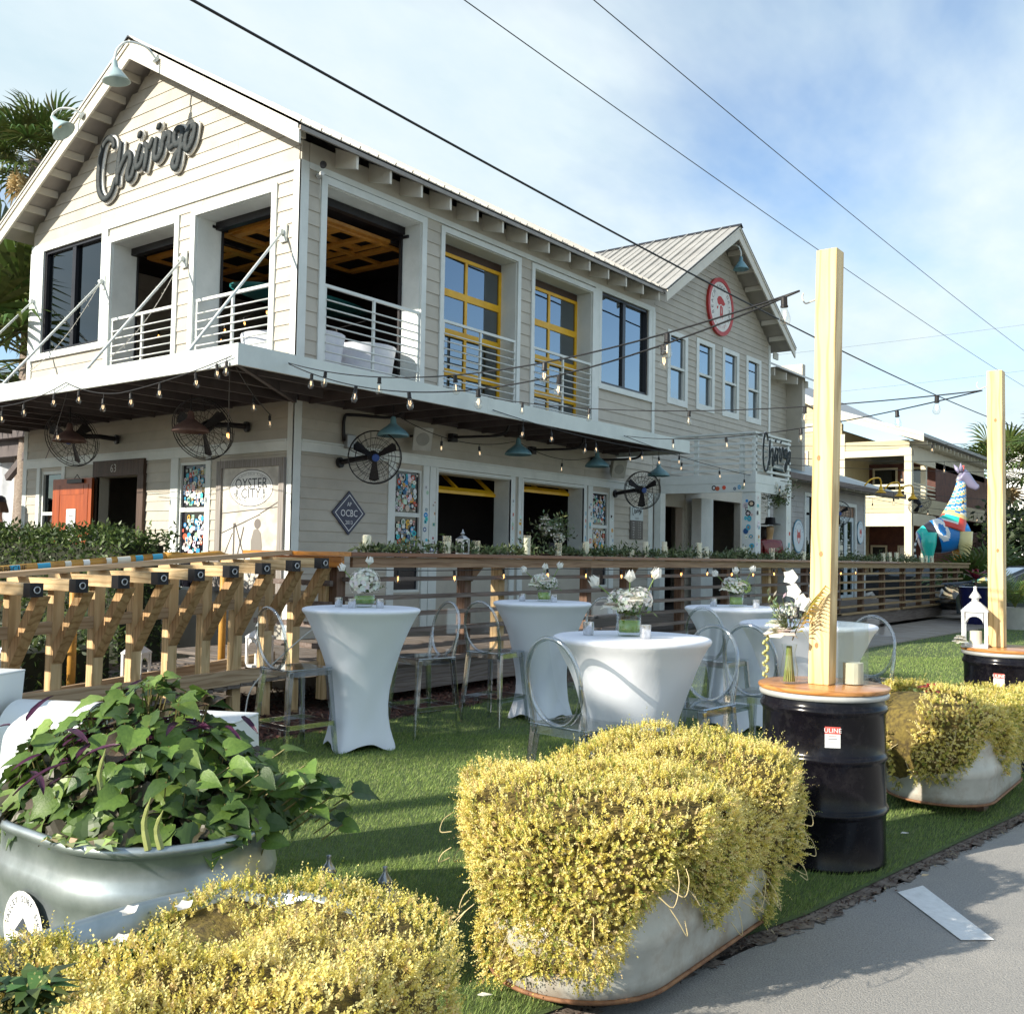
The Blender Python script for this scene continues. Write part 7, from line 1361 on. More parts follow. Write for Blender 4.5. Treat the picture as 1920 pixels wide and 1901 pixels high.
def script_sign(lb, fm, mp_, nrm, r1, r2, d0, grp=None):
    t_ = thing('script_sign', lb, 'sign', fm(*mp_(-13.0, 7.2), d0), group=grp)
    for k_, strokes in SCR.items():
        mb = MB(); mw = MB()
        for s_ in strokes:
            pts = catmull([fm(*mp_(x, z), d0 + .05) for x, z in s_], 5); m_ = len(pts); dot = m_ < 8
            rr = [r1 * (1.25 if dot else 1) * (.9 + .18 * math.sin(math.pi * i / max(1, m_ - 1))) for i in range(m_)]
            e0 = (pts[0] - pts[1]).normalized() * r1 * .55; e1 = (pts[-1] - pts[-2]).normalized() * r1 * .55; P2 = [pts[0] + e0] + pts + [pts[-1] + e1]; R2 = [r1 * .6] + rr + [r1 * .6]
            mb.tube(P2, R2, 10, flat=.45 if r1 > .03 else .5, fn=nrm); sh = Vector(nrm) * -(.045 if r1 > .03 else .02); mw.tube([q + sh for q in [P2[0] + e0 * .7] + pts + [P2[-1] + e1 * .7]], [q + r2 for q in R2], 10, flat=.35, fn=nrm)
        o = mb.build('letter', SLATEB, t_, smooth=True); mw.build('letter_backing', SIGNW, o, smooth=True)
script_sign('large dark script lettering with white outline on the gable', FG, lambda x, z: (x, z), (0, -1, 0), .050, .030, .045, 'script signs'); script_sign('small dark script lettering on the porch parapet', lambda s, z, d=0.0: (-7.70 + d, s, z), lambda x, z: (18.58 + (x + 13.08) * .55, 3.53 + (z - 7.25) * .78), (1, 0, 0), .024, .008, .03, 'script signs')
# framed oyster poster
PO = thing('framed_poster', 'large grey framed oyster brewery poster beside the corner', 'poster', FG(-10.5, 1.1, .03)); GRF = wood('grey_frame', (.28, .26, .25), (.2, .185, .175), 'Z', .7)
frame(FG, -11.19, -9.835, .95, 2.67, .10, .02, .06, 'frame', GRF, PO); mb = MB(); slab(mb, FG, -11.09, -9.935, 1.05, 2.57, .022, .03); mb.build('print', M('sepia_print', (.66, .63, .57), .6, (.40, .37, .33), scale=3.2, detail=6, lo=.38, hi=.62), PO)
cx0, cz0 = -10.50, 2.30; rt, up_ = (1, 0, 0), (0, 0, 1)
def ell(mb, rx_, rz_, d, c, n=40): mb.cur = c; mb.poly([FG(cx0 + rx_ * math.cos(2 * math.pi * i / n), cz0 + rz_ * math.sin(2 * math.pi * i / n), d) for i in range(n)])
mb = MB(); ell(mb, .435, .240, .0315, (.03, .03, .035)); ell(mb, .425, .230, .032, (.78, .78, .76)); ell(mb, .395, .205, .0323, (.10, .10, .11)); ell(mb, .390, .200, .0326, (.78, .78, .76)); mb.build('oval_badge', PAINT, PO)
mb = MB(); mb.cur = (.025, .03, .04); add_text(mb, 'OYSTER', .185, FG(cx0, cz0 + .055, .034), rt, up_, .98); add_text(mb, 'CITY', .185, FG(cx0 + .0, cz0 - .075, .034), rt, up_, 1.0); arc_text(mb, 'BREWING COMPANY', .058, FG(cx0, cz0, .034), rt, up_, .36, .175, 205, 335, True); arc_text(mb, 'APALACHICOLA FLORIDA', .040, FG(cx0, cz0, .034), rt, up_, .36, .18, 145, 35); mb.build('lettering', PAINT, PO)
mb = MB(); mb.cur = (.10, .09, .085)       # the man with the oyster tongs and the hoist
def ln(a, b, w_): 
    a, b = Vector(FG(*a, .0335)), Vector(FG(*b, .0335)); d_ = (b - a).normalized(); s_ = d_.cross(Vector((0, 1, 0))) * w_ * .5; mb.poly([a - s_, b - s_, b + s_, a + s_])
for a, b, w_ in (((-11.08, 1.98), (-9.94, 2.05), .012), ((-11.08, 1.72), (-10.3, 1.96), .014), ((-10.3, 1.97), (-9.94, 2.12), .014), ((-10.82, 1.30), (-10.82, 1.85), .03), ((-10.8, 1.85), (-10.55, 1.30), .022), ((-10.62, 1.80), (-10.78, 1.30), .022), ((-11.0, 1.45), (-10.85, 1.72), .015), ((-11.08, 1.36), (-10.85, 1.33), .03)): ln(a, b, w_)
mb.cur = (.22, .20, .18); mb.poly([FG(x, z, .0338) for x, z in ((-10.46, 1.30), (-10.28, 1.30), (-10.25, 1.55), (-10.28, 1.72), (-10.34, 1.78), (-10.42, 1.76), (-10.47, 1.62))]); mb.cur = (.16, .14, .13); mb.disc(FG(-10.35, 1.84, .0340), .065, (0, -1, 0), 12); mb.build('picture', PAINT, PO)
# diamond sign
DS = thing('diamond_sign', 'navy diamond shaped sign reading OCBC beside the corner', 'sign', FL(9.29, 2.01, .02)); mb = MB(); mb.prism([FL(9.29 + a, 2.012 + b, .02) for a, b in ((-.30, 0), (0, -.29), (.30, 0), (0, .29))], (.018, 0, 0)); mb.build('plate', M('navy_enamel', (.012, .014, .05), .35, (.02, .025, .07), scale=8, stretch=(1, 1, 4)), DS)
mb = MB(); mb.cur = (.78, .78, .8); o4 = [(-.255, 0), (0, -.245), (.255, 0), (0, .245)]; i4 = [(-.24, 0), (0, -.231), (.24, 0), (0, .231)]
for i in range(4): a, b, c, d_ = o4[i], o4[(i + 1) % 4], i4[(i + 1) % 4], i4[i]; mb.poly([FL(9.29 + q[0], 2.012 + q[1], .0392) for q in (a, b, c, d_)])
add_text(mb, 'OCBC', .13, FL(9.29, 2.005, .0395), (0, 1, 0), up_, .85); add_text(mb, 'AP', .075, FL(9.29, 2.125, .0395), (0, 1, 0), up_, .9); add_text(mb, '2013', .075, FL(9.29, 1.885, .0395), (0, 1, 0), up_, .9); mb.build('lettering', PAINT, DS)
# round seafood sign
RS = thing('round_sign', 'round white sign with red rim and red fish emblem on the wing gable', 'sign', FL(20.36, 7.06, .03)); cy_, cz_ = 20.36, 7.06
MB().lathe([(0, 0), (.64, 0), (.64, .06), (.55, .06), (.55, .045), (0, .045)], 48, FL(cy_, cz_, .015), ax=(1, 0, 0)).build('rim', M('sign_red', (.50, .035, .03), .45), RS); MB().lathe([(.0, .05), (.548, .05)], 48, FL(cy_, cz_, .012), ax=(1, 0, 0)).build('face', SIGNW, RS)
mb = MB(); fc = FL(cy_, cz_, .0635); mb.cur = (.05, .045, .05); arc_text(mb, 'BEACH', .14, fc, (0, 1, 0), up_, .43, .43, 205, 140); arc_text(mb, 'FOOD', .14, fc, (0, 1, 0), up_, .43, .43, 112, 68); arc_text(mb, 'DRINKS', .13, fc, (0, 1, 0), up_, .43, .43, 40, -35); mb.cur = (.50, .035, .03); arc_text(mb, 'SEASIDE', .085, fc, (0, 1, 0), up_, .45, .45, 235, 305, True)
E_ = lambda u_, v_: FL(cy_ + u_, cz_ + v_, .0638)
mb.poly([E_(*q) for q in ((-.20, .14), (-.12, .22), (.0, .235), (.12, .18), (.22, .10), (.12, .04), (.0, .06), (-.10, .02), (-.17, .06))]); mb.poly([E_(*q) for q in ((-.05, .02), (.05, .04), (.02, -.12), (.08, -.28), (.0, -.20), (-.05, -.30), (-.04, -.1))]); mb.poly([E_(*q) for q in ((.06, .0), (.10, .02), (.10, -.25), (.04, -.18))]); mb.poly([E_(*q) for q in ((-.20, -.02), (-.13, .0), (-.15, -.07), (-.2, -.07))]); mb.build('lettering', PAINT, RS)
# opening hours board
HB = thing('hours_board', 'narrow pale sign with black opening hours panel left of the porch', 'sign', FL(16.82, 2.2, .02)); MB().box(XF + .022, XF + .034, 16.58, 17.06, 2.20, 2.46).build('upper_panel', M('board_paleblue', (.55, .63, .64), .5), HB); MB().box(XF + .022, XF + .034, 16.58, 17.06, 1.84, 2.197).build('lower_panel', BLKFRAME, HB)
mb = MB(); mb.cur = (.02, .02, .025)
for k_, strokes in SCR.items():
    for s_ in strokes: mb.tube(catmull([FL(16.82 + (x + 13.08) * .145, 2.38 + (z - 7.25) * .17, .036) for x, z in s_], 3), .007, 5, flat=.2, fn=(1, 0, 0))
add_text(mb, 'HOURS', .045, FL(16.82, 2.235, .0355), (0, 1, 0), up_); mb.cur = (.7, .7, .7)
for i in range(7): add_text(mb, ['MON', 'TUE', 'WED', 'THU', 'FRI', 'SAT', 'SUN'][i], .036, FL(16.70, 2.155 - i * .046, .0355), (0, 1, 0), up_); add_text(mb, '11 - 10', .036, FL(16.92, 2.155 - i * .046, .0355), (0, 1, 0), up_)
mb.build('lettering', PAINT, HB)
# ------------------------------------------------------------------ string lights
BG = acrylic('string_bulb_glass', (.97, .96, .93), .02, .07); FIL = M('filament', (1.0, .70, .40), .4, emit=1.6); FILO = M('filament_orange', (1.0, .42, .10), .4, emit=5.0)
SOCK = M('socket_black', (.012, .011, .012), .5)
_b = MB(); _b.lathe([(0.0, .0), (.012, .0), (.017, -.008), (.017, -.045), (.020, -.050), (.020, -.058), (.0, -.058)], 10); SOCKME = mesh_of(_b, 'socket_mesh', SOCK)
_b = MB(); _b.lathe([(.013, -.056), (.015, -.068), (.024, -.092), (.030, -.118), (.027, -.138), (.015, -.150), (0, -.153)], 12); o = _b.build('x', BG, smooth=True); GLME = o.data; bpy.data.objects.remove(o)
_b = MB(); _b.tube([(-.008, 0, -.075), (-.009, 0, -.105), (0, 0, -.118), (.009, 0, -.105), (.008, 0, -.075)], .0022, 5); FILME = mesh_of(_b, 'filament_mesh', FIL); _b = MB(); _b.tube([(-.008, 0, -.075), (-.009, 0, -.105), (0, 0, -.118), (.009, 0, -.105), (.008, 0, -.075)], .0045, 5); FILMO = mesh_of(_b, 'filament_glow', FILO)
def bulb(parent, p, drop=0.0, s_=1.0, lit=False, cordm=None):
    k = link('bulb_socket', SOCKME, None, parent); q = Vector(p) - Vector((0, 0, drop)); k.location = q - Vector(origin(parent)); k.scale = (s_,) * 3; k.rotation_euler = (random.uniform(-.12, .12), random.uniform(-.12, .12), random.uniform(0, 3))
    for nm, me in (('glass', GLME), ('filament', FILMO if lit else FILME)): g_ = link(nm, me, None, k)
    if drop > .01: MB().tube([Vector(p), q], .004, 5).build('drop_cord', CORD, parent)
def lights(lb, a, b, sag, ts, r_=.0055, drop=0.0, lit=False, s_=1.0, mat=CORD, wig=0.0):
    a = Vector(a); b = Vector(b); t_ = thing('string_lights', lb, 'string lights', tuple(a), group='string light cables')
    f = lambda t: a.lerp(b, t) - Vector((0, 0, 4 * sag * t * (1 - t) + wig * math.sin(t * 23)))
    MB().tube([f(i / 40) for i in range(41)], r_, 6).build('cable', mat, t_, smooth=True)
    for i, t in enumerate(ts): bulb(t_, f(t), drop if i % 2 == 0 else drop * .55, s_, lit)
    return t_
H1 = (-1.90, 4.91, 2.865); H2 = (-1.73, 8.15, 2.80)
lights('upper light string from the front post to the canopy corner', H1, (-8.18, 6.92, 3.46), .28, (.015, .145, .325, .50, .69, .86)); lights('lower light string from the front post to the canopy corner', H1, (-8.18, 6.925, 3.45), .40, (.15, .30, .45, .61, .76, .91))
lights('upper light string from the far post to the canopy fascia', H2, (-8.18, 10.39, 3.556), .16, (.055, .245, .46, .70, .90)); lights('lower light string from the far post to the canopy near the porch', H2, (-8.18, 13.84, 3.42), .17, (.13, .33, .55, .76))
lights('light string looped under the canopy fascia towards the porch', (-8.17, 10.37, 3.40), (-8.17, 16.0, 3.33), .10, (.12, .24, .40, .45, .63, .70, .80, .93), drop=.10); lights('light string from the porch along the canopy edge', (-8.15, 13.7, 3.41), (-7.66, 19.3, 3.05), .10, (.3, .52, .68, .8, .93), drop=.10)
lights('dark light string under the canopy between the first two lamps', (-9.0, 9.5, 3.25), (-8.95, 11.9, 3.18), .16, (.33, .66), drop=.06); lights('dark light string under the canopy between the second and third lamps', (-8.95, 12.0, 3.18), (-8.95, 14.1, 3.15), .14, (.55,), drop=.06)
lights('light string along the gable canopy right of the middle', (-8.26, 6.26, 3.43), (-10.2, 6.26, 3.22), .03, (.04, .12, .30, .62, .9), drop=.03); lights('light string along the gable canopy left of the middle', (-10.2, 6.26, 3.22), (-11.36, 6.26, 3.44), .05, (.3, .75), drop=.06); lights('light string drooping at the far left of the canopy', (-11.36, 6.26, 3.44), (-13.4, 6.2, 3.30), .10, (.12, .45, .7, .85), drop=.06)
lights('light string crossing under the gable canopy to the wall lamp', (-8.3, 6.3, 3.40), (-9.75, 8.0, 3.15), .05, (.5, .95), drop=.04); lights('light string under the gable canopy to the rusty lamp', (-8.4, 6.35, 3.38), (-10.05, 7.6, 2.98), .05, (.92, .98), drop=.04, lit=True); lights('light string slanting back under the canopy at the left', (-11.36, 6.3, 3.42), (-13.9, 7.4, 2.75), .05, (.45,), drop=.06)
lights('topmost light string crossing behind the front post', (-7.70, 17.8, 3.62), (2.5, 27, 4.85), .25, (.25, .5, .8)); lights('second light string crossing behind the front post', (-7.70, 18.2, 3.45), (1.2, 29, 4.3), .22, (.28, .55, .75), drop=.08); lights('third light string crossing behind the front post', (-7.70, 18.6, 3.35), (.8, 31, 4.2), .25, (.2, .42, .6, .85), drop=.10)
lights('lowest light string over the deck beyond the porch', (-7.70, 19.4, 3.1), (-1.5, 33, 3.35), .25, (.2, .35, .5, .62, .75), drop=.14); lights('light string in front of the low wing', (-9.0, 24, 3.35), (-5.5, 37, 3.2), .3, (.2, .4, .6, .8), drop=.12)
lights('row of small glowing bulbs strung under the bar counter', (-6.93, 6.9, 1.335), (-6.93, 21.5, 1.335), .0, [(i + .5) / 17 for i in range(17)], lit=True, s_=.85, wig=.012)
for i, (a, b, s_, r_) in enumerate((((-8.75, -4.0, 7.5), (-7.85, 52, 7.2), .75, .016), ((-8.86, -5, 9.4), (-8.2, 60, 9.3), .45, .008), ((-7.92, -5, 9.9), (-7.1, 60, 9.9), .5, .008), ((-34, 61, 14.6), (-2, 85, 20.4), .3, .012), ((-34, 61.5, 11.8), (-2, 86, 17.2), .3, .012))):
    a, b = Vector(a), Vector(b); o = MB().tube([a.lerp(b, t) - Vector((0, 0, 4 * s_ * t * (1 - t))) for t in np.linspace(0, 1, 61)], r_, 6).build('overhead_cable', CORD if i < 3 else M('cable_far', (.28, .33, .35), .6), None, smooth=True)
    tag(o, ['thick black overhead cable sweeping down across the facade', 'thin overhead cable ending above the front post', 'thin overhead cable highest in the sky', 'faint distant overhead wire, upper one', 'faint distant overhead wire, lower one'][i], 'cable', 'overhead cables')
# ------------------------------------------------------------------ flowers
PETW = M('petal_white', (.86, .84, .80), .5, sub=.25); PETA = M('petal_tinted', (1, 1, 1), .5, (.95, .95, .93), attr=True, sub=.25)
def rose(mb, c, r_, rs, col_=(.84, .80, .70)):
    c = Vector(c)
    for ring, (n, e, rr) in enumerate(((3, 75, .35), (5, 58, .6), (6, 35, .85), (7, 8, 1.0))):
        for i in range(n):
            a = 2 * math.pi * i / n + ring * .7 + rs.uniform(-.1, .1); e_ = R(e + rs.uniform(-8, 8)); d_ = Vector((math.cos(a) * math.cos(e_), math.sin(a) * math.cos(e_), math.sin(e_))); s_ = Vector((-math.sin(a), math.cos(a), 0)); w_ = r_ * .55 * (.6 + .4 * rr)
            mb.cur = tuple(q * rs.uniform(.93, 1.05) for q in col_); b = c + d_ * r_ * .15; m_ = c + d_ * r_ * rr * .62 + Vector((0, 0, r_ * .1)); t_ = c + d_ * r_ * rr + Vector((0, 0, -r_ * .05 * ring)); mb.poly([b - s_ * w_ * .4, b + s_ * w_ * .4, m_ + s_ * w_, m_ - s_ * w_]); mb.poly([m_ - s_ * w_, m_ + s_ * w_, t_ + s_ * w_ * .6, t_ - s_ * w_ * .6])
def hydrangea(mb, c, r_, n, rs, cols):
    c = Vector(c)
    for i in range(n):
        z = rs.uniform(-.55, 1); a = rs.uniform(0, 6.283); q = math.sqrt(1 - z * z); d_ = Vector((q * math.cos(a), q * math.sin(a), z)); p = c + d_ * r_ * rs.uniform(.85, 1.05); A = d_.cross(Vector((0, 0, 1))); A = A.normalized() if A.length > .01 else Vector((1, 0, 0)); B = d_.cross(A); mb.cur = tuple(k * rs.uniform(.9, 1.06) for k in rs.choice(cols)); s_ = r_ * .17; t = rs.uniform(0, 1.5)
        for k in range(4):
            u = A * math.cos(t + k * 1.571) + B * math.sin(t + k * 1.571); v = A * math.cos(t + k * 1.571 + .78) + B * math.sin(t + k * 1.571 + .78); w2 = A * math.cos(t + k * 1.571 - .78) + B * math.sin(t + k * 1.571 - .78); mb.poly([p, p + w2 * s_ * .75 + d_ * s_ * .1, p + u * s_ * 1.15 + d_ * s_ * .15, p + v * s_ * .75 + d_ * s_ * .1])
def tulip(parent, base, head, rs, s_=.03):
    base, head = Vector(base), Vector(head); mb = MB(); mb.cur = (.22, .34, .08); mid = (base + head) / 2 + Vector((rs.uniform(-.02, .02), rs.uniform(-.02, .02), .01)); mb.tube(catmull([base, mid, head], 4), .0035, 5); ax = (head - mid).normalized(); A = ax.cross(Vector((.3, .2, 1))).normalized(); B = ax.cross(A)
    for i in range(6):
        a = i * 1.047 + (i % 2) * .3; o_ = A * math.cos(a) + B * math.sin(a); sd_ = ax.cross(o_); mb.cur = (.86, .85, .80); p0 = head; p1 = head + ax * s_ * .7 + o_ * s_ * .75; p2 = head + ax * s_ * 1.9 + o_ * s_ * (.45 if i % 2 else .65); mb.poly([p0 - sd_ * s_ * .15, p0 + sd_ * s_ * .15, p1 + sd_ * s_ * .55, p1 - sd_ * s_ * .55]); mb.poly([p1 - sd_ * s_ * .55, p1 + sd_ * s_ * .55, p2])
    mb.build('tulip', PETA, parent)
def sprig_leaves(mb, c, d_, l_, n, rs, cols, w_=.012):
    c, d_ = Vector(c), Vector(d_).normalized(); A = d_.cross(Vector((0, 0, 1))); A = A.normalized() if A.length > .01 else Vector((1, 0, 0)); B = d_.cross(A); mb.cur = (.16, .18, .06); mb.tube([c, c + d_ * l_], .0018, 4)
    for i in range(n):
        p = c + d_ * l_ * (i + 1) / n; a = i * 2.4; o_ = (A * math.cos(a) + B * math.sin(a) + d_ * .6).normalized(); s_ = o_.cross(d_).normalized(); L_ = w_ * rs.uniform(2.2, 3.4); mb.cur = tuple(k * rs.uniform(.75, 1.25) for k in rs.choice(cols)); mb.poly([p, p + o_ * L_ * .5 + s_ * w_ * .6, p + o_ * L_, p + o_ * L_ * .5 - s_ * w_ * .6])
WHT = [(.86, .85, .80), (.80, .80, .70), (.84, .83, .76)]; GRN = [(.36, .48, .12), (.45, .55, .18), (.62, .68, .36)]; LFG = [(.09, .15, .04), (.13, .20, .06), (.20, .27, .09)]
GLASS = acrylic('thin_glass', (.94, .965, .96), .02, .06); WATER = M('stem_green', (.22, .36, .05), .25, (.14, .24, .03), scale=12, stretch=(1, 1, .2), coat=.4)
def arrangement(lb, x, y, z, kind, seed):
    rs = random.Random(seed); t_ = thing('flower_arrangement', lb, 'flowers', (x, y, z), group='white table flowers'); c = Vector((x, y, z))
    if kind == 'bowl': MB().lathe([(0, .002), (.055, .002), (.085, .035), (.09, .06), (.082, .095), (.075, .1)], 20, tuple(c)).build('vase', GLASS, t_, smooth=True); MB().lathe([(0, .03), (.078, .03), (.084, .06), (.074, .09), (0, .09)], 20, tuple(c)).build('leaf_lining', WATER, t_, smooth=True)
    else: r_ = .062; MB().lathe([(0, .002), (r_, .002), (r_ + .002, .02), (r_ + .002, .115), (r_, .116)], 20, tuple(c)).build('vase', GLASS, t_, smooth=True); MB().lathe([(0, .02), (r_ - .004, .02), (r_ - .004, .085), (0, .085)], 20, tuple(c)).build('leaf_lining', WATER, t_, smooth=True)
    mb = MB()
    if kind == 'bowl':
        hydrangea(mb, c + Vector((.0, 0, .19)), .115, 260, rs, WHT)
        for i in range(7): a = rs.uniform(0, 6.28); rose(mb, c + Vector((.085 * math.cos(a), .085 * math.sin(a), .15 + rs.uniform(-.03, .08))), .045, rs)
    else:
        for i in range(4): a = i * 1.57 + .4; hydrangea(mb, c + Vector((.06 * math.cos(a), .06 * math.sin(a), .17 + rs.uniform(-.01, .03))), .068, 95, rs, WHT if (i or kind != 'green') else GRN)
        rose(mb, c + Vector((-.06, -.08, .15)), .065, rs); rose(mb, c + Vector((.07, -.06, .19)), .06, rs)
        if kind == 'green': hydrangea(mb, c + Vector((-.03, -.05, .17)), .05, 90, rs, GRN)
    mb.build('blooms', PETA, t_); mb = MB()
    for i in range(12): a = rs.uniform(0, 6.28); sprig_leaves(mb, c + Vector((0, 0, .11)), (math.cos(a), math.sin(a), rs.uniform(.1, 1.2)), rs.uniform(.10, .17), 7, rs, LFG, .013)
    tag(mb.build('greenery', LEAF, t_), kind='stuff')
    for dx, dz in (((-.16, .28), (.03, .33)) if kind == 'bowl' else ((-.17, .27), (.0, .29), (.13, .31))): tulip(t_, c + Vector((dx * .3, dx * .2, .12)), c + Vector((dx * .8, dx * .6, dz)), rs, .036)
TT = 1.0725
arrangement('round white hydrangea bouquet in a glass bowl on the first table', -5.67, 5.62, TT, 'bowl', 1); arrangement('white bouquet with three tulips in a glass vase on the nearest table', -2.80, 4.79, TT, 'cyl', 2); arrangement('small white and green bouquet on the table by the fence', -5.44, 7.73, TT, 'cyl', 3); arrangement('bouquet with green hydrangea and stray tulips on the farthest table', -3.85, 8.47, TT, 'green', 4)
MERC = M('mercury_glass', (.72, .73, .74), .18, (.50, .51, .53), scale=60, metal=.8)
for i, (x, y, lb) in enumerate(((-5.83, 5.50, 'left silver votive on the first table'), (-5.62, 5.44, 'front silver votive on the first table'), (-5.50, 5.62, 'right silver votive on the first table'), (-2.98, 4.66, 'left silver votive on the nearest table'), (-2.65, 4.70, 'right silver votive on the nearest table'), (-5.58, 7.58, 'left silver votive on the table by the fence'), (-5.28, 7.66, 'right silver votive on the table by the fence'), (-4.0, 8.32, 'left silver votive on the farthest table'), (-3.64, 8.42, 'right silver votive on the farthest table'))):
    t_ = thing('votive_holder', lb, 'candle holder', (x, y, TT), group='silver votives'); MB().lathe([(0, .0), (.027, .0), (.029, .005), (.031, .07), (.029, .071), (.027, .02), (0, .02)], 18, (x, y, TT)).build('cup', MERC, t_, smooth=True, auto=50); MB().lathe([(0, .05), (.024, .05), (.024, .02)], 12, (x, y, TT)).build('wax', M('candle_wax', (.80, .74, .58), .5), t_)
# vase on the front drum
z0 = DH + .0365; V = thing('drum_vase', 'tall glass vase with white roses and palm leaf on the front drum', 'flowers', (-1.975, 4.985, z0)); c = Vector((-1.975, 4.985, z0)); rs = random.Random(8)
MB().lathe([(0, .002), (.034, .002), (.042, .02), (.045, .07), (.034, .13), (.030, .16), (.040, .20)], 20, tuple(c)).build('vase', GLASS, V, smooth=True); mb = MB()
for i in range(16): a = i * .4; mb.cur = tuple(q * rs.uniform(.7, 1.2) for q in (.24, .30, .06)); mb.tube([c + Vector((.026 * math.cos(a), .026 * math.sin(a), .012)), c + Vector((.01 * math.cos(a + 1), .01 * math.sin(a + 1), .19))], .0045, 5)
mb.build('stems', PETA, V); mb = MB(); rose(mb, c + Vector((-.03, -.04, .245)), .085, rs); rose(mb, c + Vector((-.075, .02, .29)), .06, rs, (.80, .82, .70)); hydrangea(mb, c + Vector((-.01, 0, .36)), .05, 70, rs, WHT)
for q in ((.06, .02, .42), (.02, .02, .47), (.085, .03, .40), (.0, .03, .54)):
    for i in range(5): a = i * 1.257; p = c + Vector(q); d_ = Vector((math.cos(a), -.5, math.sin(a))).normalized(); s_ = Vector((-math.sin(a), 0, math.cos(a))); mb.cur = (.85, .85, .80); mb.poly([p, p + d_ * .028 + s_ * .02, p + d_ * .048, p + d_ * .028 - s_ * .02])
mb.build('blooms', PETA, V); mb = MB(); mb.cur = None
for i in range(14): a = rs.uniform(0, 6.28); sprig_leaves(mb, c + Vector((0, 0, .26)), (math.cos(a) * .7, math.sin(a) * .7, rs.uniform(.3, 1.4)), rs.uniform(.12, .24), 8, rs, [(.25, .30, .20), (.16, .22, .10), (.33, .36, .26)], .014)
tag(mb.build('greenery', LEAF, V), kind='stuff'); mb = MB(); base = c + Vector((.02, -.01, .22)); ax = [base + Vector((.10 * t + .03 * t * t, .02 * t, .30 * t - .06 * t * t)) for t in np.linspace(0, 1, 14)]; mb.cur = (.20, .14, .03); mb.tube(ax, .003, 4)
for i in range(2, 14):
    for sg in (-1, 1): p = ax[i]; d_ = Vector((.75 if sg > 0 else .55, -.25, .55 if sg > 0 else -.05)); L_ = .17 - .005 * i; mb.cur = tuple(q * rs.uniform(.8, 1.2) for q in (.32, .23, .04)); e = p + d_ * L_ - Vector((0, 0, .04)); m_ = p + d_ * L_ * .5 + Vector((0, 0, .012)); s_ = Vector((-.3, 0, .8)).normalized() * .0035; mb.poly([p - s_, m_ - s_ * 1.3, e, m_ + s_ * 1.3])
mb.build('palm_leaf', LEAF, V); mb = MB()
for i in range(26): p = c + Vector((-.115 + .012 * math.sin(i), -.02 + .008 * math.cos(i * 2), .24 - i * .0085)); mb.cur = (.55, .55, .22); mb.sphere(tuple(p), .009, 6, 4)
mb.build('amaranthus', PETA, V)
t_ = thing('glass_lantern', 'tall clear glass candle lantern behind the front post', 'lantern', (-1.72, 5.20, z0)); m_ = MB(); m_.lathe([(0, .002), (.075, .002), (.075, .32), (.072, .32), (.072, .006)], 4, (-1.72, 5.20, z0), a0=R(20), a1=R(380)); m_.build('glass_walls', GLASS, t_); MB().lathe([(0, .004), (.05, .004), (.05, .11), (0, .112)], 16, (-1.72, 5.20, z0)).build('candle', MT['candle_wax'], t_)
# white lantern on the far drum
def lantern(lb, x, y, z, s_, mat, rot=0.0, candle=True, grp='candle lanterns'):
    t_ = thing('candle_lantern', lb, 'lantern', (x, y, z), rot, grp); k = s_; B_ = lambda nm, *b: MB().box(*[q * k for q in b]).build(nm, mat, t_, world=False)
    B_('base', -.085, .085, -.085, .085, 0, .022)
    for ix in (-1, 1):
        for iy in (-1, 1): B_('corner_post', ix * .075 - .010, ix * .075 + .010, iy * .075 - .010, iy * .075 + .010, .0222, .25)
    for a, b in (((-.075, -.075), (.075, -.075)), ((.075, -.075), (.075, .075)), ((.075, .075), (-.075, .075)), ((-.075, .075), (-.075, -.075))):
        mb = MB(); A = Vector((a[0] * k, a[1] * k, 0)); Bq = Vector((b[0] * k, b[1] * k, 0)); pts = []
        for i in range(13): th = math.pi * i / 12; pts.append(A.lerp(Bq, .5 - .38 * math.cos(th)) + Vector((0, 0, (.165 + .055 * math.sin(th)) * k)))
        for p, q in zip(pts[:-1], pts[1:]): mb.poly([p, q, Vector((q.x, q.y, .2495 * k)), Vector((p.x, p.y, .2495 * k))])
        o = mb.build('arched_panel', mat, t_, world=False); sf = o.modifiers.new('s', 'SOLIDIFY'); sf.thickness = .006
    B_('cornice', -.088, .088, -.088, .088, .2502, .262)
    mb = MB(); mb.v = [(i * .088 * k, j * .088 * k, .2622 * k) for i, j in ((-1, -1), (1, -1), (1, 1), (-1, 1))] + [(i * .03 * k, j * .03 * k, .32 * k) for i, j in ((-1, -1), (1, -1), (1, 1), (-1, 1))]
    for f in ((3, 2, 1, 0), (4, 5, 6, 7), (0, 1, 5, 4), (1, 2, 6, 5), (2, 3, 7, 6), (3, 0, 4, 7)): mb._f(list(f))
    mb.build('roof', mat, t_, world=False); MB().lathe([(.024 * k, .3202 * k), (.024 * k, .345 * k), (.042 * k, .352 * k), (.030 * k, .372 * k), (.012 * k, .40 * k), (.010 * k, .42 * k), (.012 * k, .43 * k), (0, .434 * k)], 16).build('finial', mat, t_, smooth=True, world=False)
    if candle: MB().lathe([(0, .0225 * k), (.042 * k, .0225 * k), (.042 * k, .115 * k), (0, .116 * k)], 18).build('candle', MT['candle_wax'], t_, smooth=True, world=False, auto=40)
    return t_
LANW = M('lantern_white', (.76, .77, .78), .5, (.66, .67, .69), scale=30); LANS = M('lantern_silver', (.45, .47, .50), .3, (.3, .32, .35), scale=20, metal=.8)
lantern('white arched candle lantern on the far drum beside the post', -1.795, 8.20, z0, 1.05, LANW, R(8)); 
